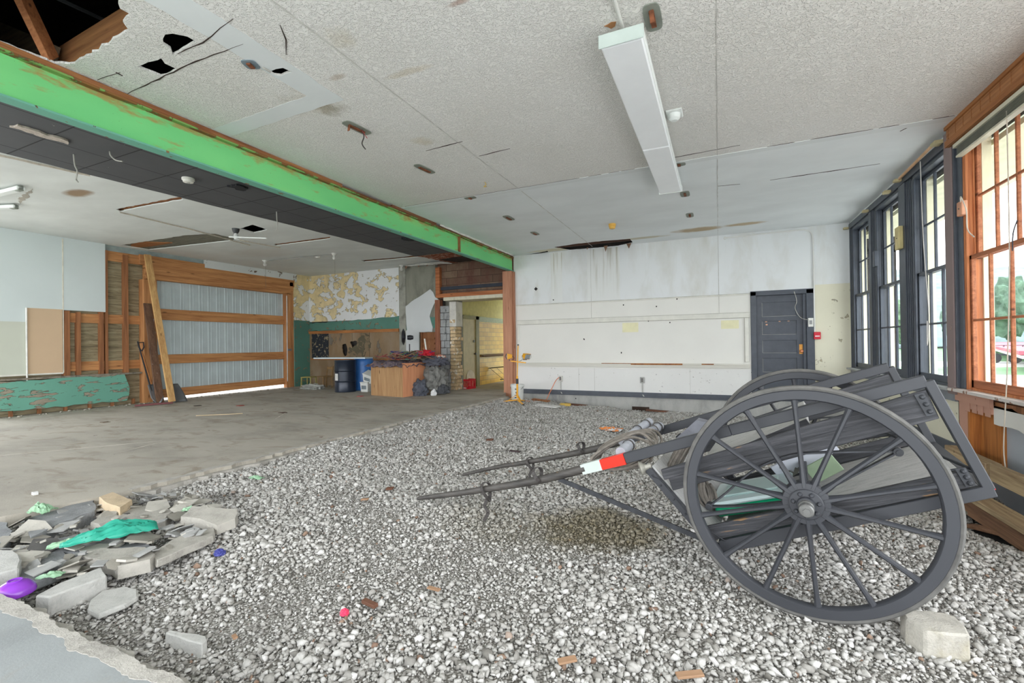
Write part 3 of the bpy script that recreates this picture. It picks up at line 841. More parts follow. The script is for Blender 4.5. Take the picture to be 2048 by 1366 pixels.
for (x, z) in [(0.939, 1.693), (1.188, 1.696), (1.352, 1.701), (0.947, 1.629)]: mb.box(x - .018, x + .018, fy0 + .009, fy0 + .015, z - .014, z + .014)
mb.build('paint_chip', plain('bare_chip', (220, 170, 140), .8), door)
bx = empty('door_keypad', (1.73, YB - .03, 1.65), label='small white wall box with a wire, on the right side of the dark door frame', cat='wall box')
MB((1.73, YB - .03, 1.65)).box(1.685, 1.775, YB - .06, YB - .026, 1.56, 1.74).build('case', plain('white_plastic', (226, 226, 220), .5, var=.03), bx, bevel=.004)
MB((1.73, YB - .03, 1.65)).box(1.705, 1.755, YB - .064, YB - .06, 1.61, 1.69).build('button_pad', plain('grey_plastic', (150, 150, 150), .5), bx)
MB((1.73, YB - .03, 1.65)).tube(catmull([(1.69, YB - .04, 1.70), (1.55, YB - .04, 1.76), (1.46, YB - .05, 1.95), (1.49, YB - .05, 2.1), (1.45, YB - .03, 2.3)]), .005, 6).build('wire', plain('grey_wire', (190, 188, 180), .6), bx, smooth=True)
al = empty('fire_alarm', (1.84, YB, 1.37), label='small red fire alarm pull box on the wall right of the dark door', cat='fire alarm')
MB((1.84, YB, 1.37)).box(1.78, 1.90, YB - .06, YB + .004, 1.30, 1.45).build('case', plain('red_plastic', (200, 30, 52), .4, var=.05), al, bevel=.008)
MB((1.84, YB, 1.37)).box(1.80, 1.88, YB - .066, YB - .06, 1.355, 1.375).build('pull_bar', plain('white_print', (235, 225, 225), .5, var=0), al)
cd = MB()
cd.tube(catmull([(1.80, YB - .02, 1.45), (1.80, YB - .02, 3.0), (1.79, YB - .02, 3.42), (1.70, YB - .02, 3.55), (1.4, YB - .02, 3.575), (.16, YB - .02, 3.56)]), .014, 8)
cd.lathe([(.03, 0), (.03, .03)], (.16, YB, 3.56), (0, -1, 0), 10)
tag(cd.build('conduit', plain('white_conduit', (222, 222, 218), .5, var=.03), smooth=True), 'thin white conduit running up from the red alarm and along under the ceiling', 'conduit')

# outlets on the back wall, with conduit to the floor
for i, ((x, z), lab) in enumerate(zip([(-3.669, 0.390), (-1.651, 0.393)], ['white electrical box low on the back wall with an orange cord plugged in', 'grey electrical box low on the back wall, right of the orange cord'])):
    e = empty('outlet_box', (x, YB, z), label=lab, cat='outlet', group='electrical boxes on the back wall')
    MB((x, YB, z)).box(x - .05, x + .05, YB - .05, YB, z - .07, z + .07).build('case', plain('box_paint', (214, 212, 204) if i == 0 else (170, 170, 166), .6), e, bevel=.006)
    MB((x, YB, z)).box(x - .025, x + .025, YB - .056, YB - .05, z - .045, z + .045).build('socket', plain('socket_face', (110, 108, 104), .6), e)
    MB((x, YB, z)).tube([(x, YB - .02, z - .07), (x, YB - .02, .06), (x + .04, YB - .045, .0)], .013, 8).build('pipe', plain('pipe_paint', (188, 188, 182), .6), e, smooth=True)
cord = catmull([(-3.7, YB - .06, .42), (-3.78, YB - .1, .33), (-3.9, YB - .2, .05), (-4.0, YB - .35, -.17), (-4.25, 10.6, -.12), (-4.1, 10.3, -.12), (-4.38, 10.1, -.08)])
cord += catmull([(-4.38, 10.1, -.08), (-4.44, 10.0, .1)])[1:]
tag(MB().tube(cord, .009, 6).build('extension_cord', plain('orange_rubber', (226, 130, 84), .5), smooth=True), 'orange extension cord hanging from the wall outlet to the yellow lamp stand', 'cord')

# ---- back wall, far-room side
def xz(y0, y1):
    return (lambda x, z: (x, y0, z)), (lambda x, z: (x, y1, z))
mb = MB(); mb.box(XL, -8.70, YB, YB + .12, 2.10, ZC)
far = struct(mb, 'wall_far', m_farwhite)
mb = MB(); plate(mb, ragged([(XL, 1.80), (-8.72, 1.80), (-8.72, 2.18), (-10.5, 2.10), (XL, 2.06)], .02, .15), [], *xz(YB - .006, YB + .1)); struct(mb, 'green_band', m_green_pl, far)
holes = [ragged(h, .015, .05) for h in [[(-11.027, 1.326), (-10.857, 1.357), (-10.797, 1.164), (-10.820, 1.004), (-10.926, 0.957), (-11.009, 1.117)], [(-10.689, 1.418), (-10.523, 1.448), (-10.338, 1.413), (-10.240, 1.160), (-10.282, 1.066), (-10.445, 1.099), (-10.608, 1.258)]]]
mb = MB(); plate(mb, [(XL, 0), (-8.70, 0), (-8.70, 1.80), (XL, 1.80)], holes, *xz(YB, YB + .03)); struct(mb, 'brown_wallboard', m_brownpan, far)
mb = MB(); mb.box(XL - .1, -7.2, YB + .12, YB + .16, 0, ZC + .3); struct(mb, 'void_backing', m_attic, far)  # dark sheet behind the holes, carried up to stop a light leak
mb = MB(); mb.box(XL, -8.74, YB - .04, YB, 1.70, 1.79); mb.box(XL + .05, -8.74, YB - .02, YB, .84, .88); struct(mb, 'wood_rail', wood('orange_rail', (190, 128, 70), (130, 82, 44), 'x'), far)
mb = MB(); mb.box(-12.34, -11.6, YB - .012, YB, .9, 1.70); struct(mb, 'slate_board', m_darkslate, far)
mb = MB(); mb.box(-9.9, -9.892, YB - .004, YB, .88, 1.7); mb.box(-10.6, -10.594, YB - .004, YB, .88, 1.7); struct(mb, 'seam', m_gap, far)
mb = MB(); plate(mb, ragged([(-10.7, .9), (-10.1, .95), (-9.85, 1.3), (-9.9, 1.62), (-10.2, 1.68), (-10.45, 1.3), (-10.75, 1.2)], .05, .06), [], *xz(YB - .006, YB)); struct(mb, 'mould_patch', peel('mould', (92, 86, 66), (130, 112, 86), .5, 6), far)
# column with grey plaster and the torn white board
mb = MB(); mb.box(-8.70, -7.42, YB - .02, YB + .12, 1.66, ZC); mb.box(-8.7, -7.96, YB - .02, YB + .12, 0, 1.66); mb.box(-7.96, -7.42, YB + .1, YB + .12, 0, 1.66); mb.box(-7.96, -7.42, YB - .02, YB + .12, 0, 1.0)
struct(mb, 'wall_column', m_greyplaster)
mb = MB(); mb.box(-13.2, 3.2, YB + .16, YB + .2, 3.0, 5.1); mb.box(XR + .2, XR + .25, 2.0, 11.6, 3.4, 5.1); mb.box(-5.0, 3.2, YB + .16, YB + .2, -.6, 3.1); struct(mb, 'wall_leak_block', m_attic)  # added backing panels that keep sky light from leaking in
mb = MB(); mb.box(-8.71, -8.46, YB - .05, YB - .02, 0.9, ZC); struct(mb, 'trim_18', concrete('column_corner_plaster', (150, 150, 140), .2, 4, bump=.01), bevel=.01)
mb = MB(); plate(mb, ragged([(-7.95, 1.78), (-7.42, 1.78), (-7.42, 2.1), (-7.95, 2.1)], .02, .1), [], *xz(YB - .026, YB - .02)); mb.box(-8.46, -8.3, YB - .026, YB - .02, 1.3, 2.1); struct(mb, 'trim_19', m_green_pl)
torn = [(-8.486, 2.433), (-8.157, 2.625), (-7.835, 2.769), (-7.588, 2.901), (-7.486, 2.807), (-7.419, 2.659), (-7.300, 2.595), (-7.421, 2.514), (-7.491, 2.416), (-7.617, 2.117), (-7.567, 1.941), (-7.517, 1.794), (-7.537, 1.664), (-7.992, 1.667), (-8.000, 1.086), (-8.597, 1.089), (-8.590, 1.584), (-8.423, 1.744), (-8.454, 2.148)]
mb = MB(); plate(mb, ragged(torn, .008, .12), [], *xz(YB - .045, YB - .03)); struct(mb, 'trim_20', m_whiteboard)
mb = MB()
for z in (1.15, 1.3, 1.45): mb.box(-7.96, -7.5, YB + .02, YB + .05, z, z + .05)
mb.box(-7.98, -7.92, YB - .02, YB + .1, 1.0, 1.66); mb.box(-7.96, -7.42, YB + .06, YB + .1, 1.0, 1.66); struct(mb, 'trim_21', m_stud)
mb = MB(); mb.box(-7.42, -7.26, YB - .06, YB + .1, 0, 2.58); struct(mb, 'trim_22', wood('brown_post', (160, 104, 76), (112, 66, 46), 'z'))
# opening header, soffit and brown boards above
mb = MB(); mb.box(-7.42, -4.9, YB + .10, YB + .14, 2.6, ZC + .3); struct(mb, 'wall_header', m_brownboards)
mb = MB(); mb.box(-7.42, -5.15, YB - .02, YB + .10, 2.64, 2.75); mb.box(-7.42, -7.28, YB - .02, YB + .1, 2.75, 3.52); struct(mb, 'trim_23', wood('header_lumber', (190, 120, 74), (140, 80, 46), 'x'), bevel=.004)
mb = MB(); mb.box(-7.28, -5.2, YB + .04, YB + .1, 2.86, 2.95); struct(mb, 'trim_24', plain('blue_black_ledge', (48, 54, 66), .7))
mb = MB(); mb.box(-7.15, -5.15, YB - .04, YB + .6, 2.54, 2.64); struct(mb, 'trim_25', concrete('cream_soffit', (212, 206, 184), .1, 4, streak=(3, 1, 1)), bevel=.01)
mb = MB(); mb.box(-5.21, -4.95, YB - .16, YB - .0, -.15, 3.215); struct(mb, 'trim_26', m_postpink, bevel=.006)
mb = MB(); mb.box(-4.95, -4.91, YB - .09, YB, -.1, 3.2); struct(mb, 'trim_27', m_postpink)
# block pier, broken back course by course
mb1, mb2, mb3 = MB(), MB(), MB()
z = 0.0; c = 0
while z < 2.4:
    h = .2
    x = -7.26 + random.uniform(0, .02)
    while x < -6.98:
        w = random.choice((.12, .18, .2)); w = min(w, -6.94 - x)
        if w > .03: mb1.box(x, x + w - .008, YB - .05 + random.uniform(-.02, .03), YB + .3, z + .004, z + h - .006)
        x += w
    if z < 1.8:
        zz = z
        for k in range(2):
            mb2.box(-6.93, -6.72 + random.uniform(-.07, .02), YB - .05 + random.uniform(-.02, .03), YB + .3, zz + .004, zz + .094); zz += .1
    z += h; c += 1
mb3.box(-6.94, -6.72, YB - .05, YB + .3, 1.8, 2.5)
mbk = MB(); mbk.box(-7.3, -6.74, YB + .3, YB + .34, 0, 3.0); struct(mbk, 'wall_pier_backing', m_greyplaster)  # sheet added so bright sky does not show between the blocks
struct(mb1, 'wall_pier', concrete('grey_block', (156, 158, 158), .16, 6, bump=.006, spots=((110, 112, 114), .62, 5)), bevel=.008)
struct(mb2, 'trim_28', concrete('yellow_brick', (204, 180, 142), .2, 7, bump=.008, spots=((228, 226, 218), .58, 5)), bevel=.006)
struct(mb3, 'trim_29', concrete('pier_render', (206, 204, 196), .12, 5, bump=.004))

# ---- corridor beyond the opening
def tiles():
    n = NT('yellow_glazed_tile'); b = n.t.nodes.new('ShaderNodeTexBrick'); x = n.xyz()
    cmb = n.t.nodes.new('ShaderNodeCombineXYZ'); n.t.links.new(x[1], cmb.inputs[0]); n.t.links.new(x[2], cmb.inputs[1]); n.t.links.new(cmb.outputs[0], b.inputs[0])
    b.offset = .5; b.inputs['Scale'].default_value = 1; b.inputs['Brick Width'].default_value = .3; b.inputs['Row Height'].default_value = .14; b.inputs['Mortar Size'].default_value = .006
    b.inputs['Color1'].default_value = srgb(222, 182, 66); b.inputs['Color2'].default_value = srgb(202, 156, 48); b.inputs['Mortar'].default_value = srgb(150, 120, 60)
    return n.done(b.outputs[0], .3)
mb = MB(); mb.box(-6.95, -6.85, YB + .3, 18, 2.16, 2.9); cw = struct(mb, 'wall_corridor', plain('corridor_yellow_paint', (206, 200, 138), .7, var=.08))
mb = MB(); mb.box(-6.95, -6.85, YB + .3, 18, -.05, 2.0); struct(mb, 'tile_wall', tiles(), cw)
mb = MB(); mb.box(-6.95, -6.84, YB + .3, 18, 2.0, 2.16); struct(mb, 'tile_border', plain('green_tile', (136, 146, 92), .4, var=.15, sc=12), cw)
mb = MB(); mb.box(-5.0, -4.9, YB + .1, 15.0, -.05, 2.9); mb.box(-6.95, -4.9, YB + .1, 18, 2.9, 2.95); struct(mb, 'plaster_wall', plain('corridor_cream', (206, 200, 160), .8), cw)
MB().box(-7.0, -4.9, YB + .5, 24, -.06, -.002).build('floor', concrete('corridor_floor', (150, 140, 112), .15, 2), kind='structure')
mb = MB(); mb.tube([(-6.76, 12.7, .92), (-6.76, 16, .92)], .025, 8); mb.box(-6.85, -6.8, 12.7, 16, .88, .96); struct(mb, 'handrail', wood('handrail_wood', (120, 92, 50), (84, 62, 34), 'y'), cw)
d2 = empty('door_2', (-6.84, 11.9, 0), kind='structure')
OD = (-6.84, 11.9, 0)
MB(OD).box(-6.85, -6.80, 11.52, 12.3, 0.01, 2.05).build('door_leaf', plain('tan_door_paint', (190, 178, 140), .5, var=.08), d2)
mb = MB(OD); mb.box(-6.86, -6.77, 12.3, 12.5, 0, 2.15); mb.box(-6.86, -6.77, 11.42, 11.52, 0, 2.15); mb.box(-6.86, -6.77, 11.42, 12.5, 2.05, 2.15); mb.build('door_casing', plain('olive_casing', (128, 120, 72), .5), d2)
MB(OD).lathe([(.02, 0), (.02, .04), (.035, .05), (.03, .08)], (-6.80, 12.2, 1.0), (1, 0, 0), 12).build('door_knob', plain('dark_knob', (60, 58, 52), .4, .5), d2, smooth=True)
MB(OD).box(-6.80, -6.785, 12.15, 12.25, 1.35, 1.42).build('latch', plain('dark_latch', (70, 66, 58), .4, .5), d2)

# ---- left wall
mb = MB(); mb.box(XL - .1, XL, 3.55, 4.80, 1.84, ZC); mb.box(XL - .1, XL, 4.80, 5.53, 2.11, ZC)
lw = struct(mb, 'wall_left', peel('white_wallboard', (216, 226, 226), (190, 186, 170), .76, 3, chips=.78, var=.03))
mb = MB(); mb.box(XL - .1, XL + .002, 3.55, 4.24, .80, 1.84); struct(mb, 'lower_board', peel('pale_green_board', (206, 210, 196), (180, 150, 100), .72, 3, chips=.76), lw)
mb = MB(); mb.box(XL - .1, XL + .004, 4.24, 4.80, .80, 2.12); struct(mb, 'tan_board', peel('tan_board', (214, 186, 154), (160, 124, 84), .72, 3, chips=.77, chipc=(120, 90, 60)), lw)
mb = MB(); mb.tube([(XL + .03, 4.245, .50), (XL + .03, 4.24, 2.12)], .014, 8); struct(mb, 'pipe', plain('white_pipe', (232, 232, 228), .5), lw)
mb = MB(); mb.box(XL, XL + .01, 3.55, 4.8, .78, .81); struct(mb, 'edge_trim', plain('white_edge', (226, 224, 214), .7), lw)
mb = MB(); mb.box(XL - .01, XL + .004, 4.795, 4.815, .8, 3.6); struct(mb, 'seam', plain('pale_seam', (226, 222, 206), .8), lw)
mb = MB(); plate(mb, ragged([(3.55, .12), (5.9, .10), (5.95, .4), (5.85, .72), (4.9, .70), (3.55, .68)], .02, .15), [], lambda y, z: (XL - .03, y, z), lambda y, z: (XL + .05, y, z)); struct(mb, 'green_plaster', m_green_low, lw)
mb = MB(); mb.box(XL - .14, XL - .1, 3.55, 6.6, -.05, ZC); struct(mb, 'sheathing', m_sheath, lw)
mb = MB()
for y in np.arange(3.6, 6.3, .405): mb.box(XL - .05, XL + .0, y, y + .05, 0, .12)
struct(mb, 'stud_foot', m_stud, lw)
mb = MB(); mb.box(XL - .1, XL + .06, 3.55, 6.2, .70, .735); struct(mb, 'debris_ledge', concrete('crumbled_mortar', (140, 132, 118), .25, 12, bump=.02), lw)
for (y0, y1, z0, z1) in [(4.81, 4.92, .72, 2.1), (5.03, 5.10, .72, 2.08), (5.43, 5.50, .72, 2.12), (5.53, 5.58, .72, 3.5), (5.88, 5.97, .72, 3.46)]:
    MB().box(XL - .1, XL - .01, y0, y1, z0, z1).build('stud', m_stud, lw, kind='structure')
mb = MB(); mb.box(XL - .3, XL - .2, Y0, YB + .5, 3.0, 5.1); struct(mb, 'leak_block_wall', m_attic, lw)  # backing box added against light leaks above the header
mb = MB(); mb.box(XL - .1, XL - .06, 4.8, 6.35, 1.86, 2.06); struct(mb, 'let_in_brace', m_studh, lw)
mb = MB(); mb.box(XL - .1, XL - .06, 4.9, 6.35, .82, 1.02); struct(mb, 'let_in_brace', m_studh, lw)
mb = MB(); mb.box(XL - .1, XL - .05, 5.53, 7.6, 3.28, 3.50); struct(mb, 'header_board', m_studh, lw)
mb = MB(); mb.box(XL - .11, XL - .05, 5.53, 7.72, 3.50, ZC); struct(mb, 'grey_strip', plain('grey_blue_strip', (150, 162, 160), .8), lw)
mb = MB(); mb.box(XL - .1, XL + .02, 7.7, 10.6, 3.42, ZC); struct(mb, 'white_strip', peel('torn_white_strip', (220, 224, 222), (120, 100, 80), .62, 8), lw)
for (y0, y1, z0, z1, dx) in [(6.2, 7.7, 3.28, 3.52, .0), (6.3, 10.5, 3.20, 3.42, .02), (6.3, 10.45, 3.06, 3.22, .04), (6.3, 10.35, 2.95, 3.06, .06)]:
    MB().box(XL - .1, XL + dx, y0, y1, z0, z1).build('header_board', m_studh, lw, bevel=.004, kind='structure')
for (y0, y1, z1, dx) in [(6.22, 6.40, 2.93, .10), (10.16, 10.32, 2.98, .06), (10.32, 10.46, 3.35, .02), (6.40, 6.56, 3.3, 0)]:
    MB().box(XL - .1, XL + dx, y0, y1, 0, z1).build('jamb_post', m_studv, lw, bevel=.004, kind='structure')
mb = MB(); plate(mb, ragged([(6.40, 0.02), (6.60, .02), (6.52, 1.0), (6.46, 2.0), (6.40, 2.0)], .015, .08), [], lambda y, z: (XL + .03, y, z), lambda y, z: (XL + .06, y, z)); struct(mb, 'white_insulation', plain('white_foam', (216, 216, 222), .8, var=.06, bump=.01, sc=40), lw)
mb = MB(); mb.box(XL - .1, XL, 10.46, YB + .1, 2.14, ZC); struct(mb, 'peeling_end', m_farwhite, lw)
mb = MB(); mb.box(XL - .1, XL + .004, 10.5, YB + .1, 0, 2.14); struct(mb, 'green_end', m_green_pl, lw)
# sliding metal door
md = empty('door_3', (XL, 8.4, 0), kind='structure')
OD = (XL, 8.4, 0)
mb = MB(OD); ys = []; y = 6.36
prof = [(0, 0), (.10, 0), (.108, .012), (.125, .012), (.133, 0), (.18, 0), (.186, .006), (.2, .006), (.206, 0), (.23, 0)]
line = []
while y < 10.3:
    for a, b in prof: line.append((y + a, b))
    y += .23
line = [p for p in line if p[0] < 10.3]
zb = lambda y: .05 + .05 * (y - 6.36) / 4
vs = [(XL - .12 + b, a, zb(a)) for a, b in line] + [(XL - .12 + b, a, 3.0) for a, b in line]
k = len(line)
mb.add(vs, [(i, i + 1, k + i + 1, k + i) for i in range(k - 1)])
o = mb.build('metal_sheet', plain('pale_galvanised_sheet', (190, 202, 204), .5, .0, var=.06, sc=3), md)
sol = o.modifiers.new('thickness', 'SOLIDIFY'); sol.thickness = .002
for (z0, z1, dz) in [(1.99, 2.26, 0.0), (.90, 1.13, 0.0), (.06, .27, .05)]:
    mb = MB(OD)
    mb.hexa([(XL - .1, 6.4, z0), (XL - .04, 6.4, z0), (XL - .1, 10.2, z0 + dz), (XL - .04, 10.2, z0 + dz), (XL - .1, 6.4, z1), (XL - .04, 6.4, z1), (XL - .1, 10.2, z1 + dz * .6), (XL - .04, 10.2, z1 + dz * .6)])
    mb.build('cross_rail', m_studh, md, bevel=.004)
MB(OD).box(XL + .06, XL + .075, 10.16, 10.18, 0.2, 2.9).build('track_rod', plain('white_rod', (226, 226, 222), .5), md)
MB(OD).box(XL + .05, XL + .11, 10.18, 10.3, 1.16, 1.22).build('door_latch', plain('grey_latch', (130, 130, 134), .4, .5), md)

# ================================================================== RIGHT WALL AND WINDOWS
WZ0, WZ1 = .73, 3.47
mb = MB()
mb.box(XR, XR + .2, 6.65, 11.2, -.6, .71)
rw = struct(mb, 'wall_right', m_beige_peel)
mb = MB(); mb.box(XR, XR + .2, 3.6, 11.2, 3.47, ZC + .2); mb.box(XR, XR + .2, 11.04, 11.2, .6, ZC); struct(mb, 'upper_wall', m_white_up, rw)
mb = MB(); mb.box(XR - .02, XR, 6.65, YB, -.02, .10); struct(mb, 'baseboard_right', m_dark_trim)
mb = MB(); mb.box(XR + .12, XR + .2, 3.6, 6.65, -.6, .72); struct(mb, 'grey_board', peel('grey_board', (176, 182, 190), (120, 118, 116), .7, 3, chips=.78), rw)
mb = MB(); plate(mb, ragged([(2.0, .47), (6.0, .44), (6.0, .62), (2.0, .62)], .02, .1), [], lambda y, z: (XR + .02, y, z), lambda y, z: (XR + .1, y, z)); struct(mb, 'white_torn_board', m_cream_low, rw)
mb = MB(); mb.box(XR, XR + .12, 6.46, 6.66, -.1, .62); mb.box(XR, XR + .12, 6.0, 6.5, .53, .66); struct(mb, 'pink_column', m_pink, rw)
mb = MB(); mb.box(XR - .015, XR, 5.98, 6.66, .60, .68)
for y in (6.0, 6.14, 6.26, 6.40): mb.box(XR - .006, XR, y, y + .1, .5, .6)
struct(mb, 'pink_panel', m_pink, rw, bevel=.003)
mb = MB(); mb.box(XR + .08, XR + .12, 6.02, 6.46, .02, .53); mb.box(XR + .0, XR + .12, 6.42, 6.46, .02, .53); struct(mb, 'orange_box', m_orangebox, rw)
mb = MB(); mb.box(XR + .02, XR + .1, 5.3, 6.0, .60, .66); struct(mb, 'broken_ledge', m_stud, rw)
# window stools and aprons
mb = MB(); mb.box(XR - .10, XR + .10, 6.66, 11.05, .70, .73); wl = struct(mb, 'trim_30', peel('dusty_stool', (170, 172, 172), (90, 96, 108), .6, 4))
mb = MB(); mb.box(XR - .03, XR, 6.66, 11.05, .58, .70); struct(mb, 'trim_31', plain('grey_apron', (128, 132, 138), .6, var=.1))
mb = MB(); mb.box(XR - .10, XR + .10, 2.0, 6.64, .705, .735); struct(mb, 'trim_32', peel('white_worn_stool', (214, 206, 200), (176, 130, 108), .58, 5))
mb = MB(); mb.box(XR - .03, XR, 5.95, 6.66, .60, .705); struct(mb, 'trim_33', m_pink)
mb = MB(); mb.box(XR - .035, XR, 6.8, 11.0, 3.47, 3.57); struct(mb, 'trim_34', m_dark_trim)
mb = MB()
for (y0, y1) in [(9.60, 9.73), (8.05, 8.29)]: mb.box(XR - .03, XR + .2, y0, y1, .73, 3.47)
for (y0, y1) in [(9.43, 9.60), (7.84, 8.05), (10.87, 11.06)]:
    mb.box(XR + .0, XR + .2, y0, y1, .73, 3.5)
    for k_ in range(3): mb.box(XR - .02 + .006 * k_, XR, y1 - .05 - .045 * k_, y1 - .025 - .045 * k_, .73, 3.47)
struct(mb, 'trim_35', m_dark_trim, bevel=.004)
mb = MB(); mb.box(XR - .05, XR + .2, 6.60, 6.78, .66, 3.60); struct(mb, 'trim_36', peel('worn_taupe_post', (142, 124, 122), (190, 160, 140), .72, 4, chips=.76), bevel=.004)
mb = MB(); mb.box(XR - .02, XR + .2, 6.45, 6.60, .74, 3.5); mb.box(XR - .04, XR, 6.56, 6.6, .74, 3.5); struct(mb, 'trim_37', m_dark_trim, bevel=.004)
mb = MB(); mb.box(XR - .08, XR + .2, 3.6, 6.62, 3.40, ZC); hb = struct(mb, 'trim_38', wood('orange_head_casing', (188, 132, 84), (140, 90, 52), 'y'), bevel=.004)
mb = MB(); mb.box(XR - .10, XR, 3.6, 6.62, 3.59, ZC); mb.box(XR - .095, XR - .08, 3.6, 6.62, 3.40, 3.47)
for y in np.arange(5.2, 6.6, .17): mb.box(XR - .084, XR - .08, y, y + .012, 3.47, 3.59)
struct(mb, 'trim_39', wood('orange_head_trim', (176, 116, 66), (128, 78, 42), 'y'), bevel=.002)
m_cream_ext = plain('cream_exterior_trim', (232, 226, 196), .7, var=.04)
m_glass = None
def glass():
    n = NT('dusty_window_glass')
    tr = n.t.nodes.new('ShaderNodeBsdfTransparent'); tr.inputs[0].default_value = (.93, .96, .97, 1)
    gl = n.t.nodes.new('ShaderNodeBsdfGlossy'); gl.inputs['Roughness'].default_value = .05
    df = n.t.nodes.new('ShaderNodeBsdfDiffuse'); df.inputs[0].default_value = (.75, .78, .8, 1)
    fr_ = n.t.nodes.new('ShaderNodeLayerWeight'); fr_.inputs[0].default_value = .12
    m1 = n.t.nodes.new('ShaderNodeMixShader'); m2 = n.t.nodes.new('ShaderNodeMixShader')
    m1.inputs[0].default_value = .05; n.t.links.new(tr.outputs[0], m1.inputs[1]); n.t.links.new(gl.outputs[0], m1.inputs[2])
    dirt = n.ramp(n.noise(n.co(), 6, 5, .7), [(.4, .02), (.7, .08)])
    n.t.links.new(dirt, m2.inputs[0]); n.t.links.new(m1.outputs[0], m2.inputs[1]); n.t.links.new(df.outputs[0], m2.inputs[2])
    n.t.nodes.remove(n.b)
    n.t.links.new(m2.outputs[0], n.out.inputs[0])
    return n.m
m_glass = glass()
m_ow = wood('orange_window_wood', (204, 132, 84), (150, 84, 50), 'z')
m_owy = wood('orange_window_rail', (190, 122, 84), (140, 82, 54), 'y')
def make_window(num, y0, y1, dark=True):
    w = empty('window_%d' % num, (XR + .2, (y0 + y1) / 2, WZ0), kind='structure'); O = (XR + .2, (y0 + y1) / 2, WZ0)
    fm = m_dark_trim if dark else m_ow; fr_ = m_dark_trim if dark else m_owy
    mb = MB(O)
    for (ya, yb) in ((y0, y0 + .03), (y1 - .03, y1)):
        mb.box(XR - .01, XR + .13, ya, yb, WZ0, WZ1)
    mb.box(XR - .01, XR + .13, y0, y1, WZ1 - .05, WZ1); mb.box(XR - .0, XR + .13, y0, y1, WZ0, WZ0 + .03)
    mb.box(XR - .005, XR + .02, y1 - .05, y1 - .03, WZ0, WZ1); mb.box(XR + .062, XR + .078, y1 - .045, y1 - .03, WZ0, WZ1)
    mb.build('window_jamb', fm, w, bevel=.003)
    mid = 2.14; ncol = 3
    a, b = y0 + .03, y1 - .03
    for (nm, gx, z0, z1, rail) in (('upper_sash', XR + .082, mid - .02, WZ1 - .05, .05), ('lower_sash', XR + .026, WZ0 + .03, mid + .02, .08)):
        mb = MB(O); t = .034
        mb.box(gx, gx + t, a, a + .045, z0, z1); mb.box(gx, gx + t, b - .045, b, z0, z1)
        mb.box(gx, gx + t, a, b, z0, z0 + (rail if nm == 'lower_sash' else .04)); mb.box(gx, gx + t, a, b, z1 - .045, z1)
        s = mb.build(nm, fr_ if not dark else fm, w, bevel=.003)
        mb = MB(O)
        for k_ in range(1, ncol):
            yy = a + .02 + (b - a - .04) * k_ / ncol
            mb.box(gx + .002, gx + t - .002, yy - .013, yy + .013, z0 + .02, z1 - .02)
        zz = (z0 + z1) / 2 + .01
        mb.box(gx + .004, gx + t - .004, a + .02, b - .02, zz - .012, zz + .012)
        mb.build('muntins', fr_ if not dark else fm, s, bevel=.004)
        MB(O).add([(gx + .016, a + .03, z0 + .02), (gx + .016, b - .03, z0 + .02), (gx + .016, b - .03, z1 - .02), (gx + .016, a + .03, z1 - .02)], [(0, 1, 2, 3)]).build('glass', m_glass, s)
    mb = MB(O)
    mb.box(XR + .13, XR + .20, y0 - .02, y0 + .02, WZ0 - .05, WZ1); mb.box(XR + .13, XR + .21, y1 - .05, y1 + .03, WZ0 - .05, WZ1)
    mb.box(XR + .13, XR + .26, y0 - .02, y1 + .02, WZ0 - .08, WZ0)
    mb.build('exterior_trim', m_cream_ext, w)
    return w
make_window(1, 9.72, 10.88); make_window(2, 8.28, 9.44); make_window(3, 6.70, 7.85); make_window(4, 5.30, 6.46, dark=False)
make_window(5, 3.90, 5.06, dark=False)
mb = MB(); mb.box(XR - .03, XR + .2, 5.06, 5.30, .73, 3.40); mb.box(XR - .03, XR + .2, 3.6, 3.90, -.6, 3.40); struct(mb, 'trim_40', m_ow, bevel=.004)
# eave outside, seen through the upper panes
mb = MB(); mb.box(XR + .22, XR + 1.1, 1.5, 12.5, 3.30, 3.36); struct(mb, 'trim_41', plain('cream_soffit_outside', (226, 222, 190), .8, var=.06))

# blind, window boxes, curtain brackets, wires
bl = empty('window_blind', (XR - .02, 5.8, 3.33), label='raised mini blind stacked at the top of the orange window', cat='blind')
OB = (XR + .05, 5.8, 3.33)
MB(OB).box(XR + .0, XR + .06, 5.16, 6.50, 3.345, 3.385).build('head_rail', plain('cream_metal', (214, 208, 186), .5, var=.04), bl)
mb = MB(OB)
for i in range(8): mb.box(XR + .005, XR + .05, 5.18, 6.42, 3.245 + i * .012, 3.250 + i * .012)
mb.build('slats', plain('grey_green_slats', (132, 132, 118), .5), bl)
MB(OB).box(XR + .0, XR + .055, 5.17, 6.43, 3.222, 3.240).build('bottom_rail', plain('cream_metal_2', (214, 208, 186), .5), bl)
def wbox(x0, y, z, w, h, mat, lab, cat='box', wire=None):
    e = empty('switch_box', (x0, y, z), label=lab, cat=cat)
    MB((x0, y, z)).box(x0 - .05, x0, y - w / 2, y + w / 2, z - h / 2, z + h / 2).build('case', mat, e, bevel=.006)
    MB((x0, y, z)).lathe([(.008, 0), (.008, .006)], (x0 - .05, y, z), (-1, 0, 0), 10).build('screw', plain('screw_metal', (130, 124, 110), .4, .6), e)
    if wire: MB((x0, y, z)).tube(catmull(wire), .006, 6).build('wire', plain('pale_wire', (206, 198, 184), .6), e, smooth=True)
wbox(XR - .03, 8.2, 2.72, .17, .32, plain('yellowed_box', (214, 198, 142), .6), 'yellowed box on the wide dark post between two dark windows')
wbox(XR - .0, 9.4, 2.62, .12, .26, m_dark_trim, 'dark painted box on the second dark window from the far corner')
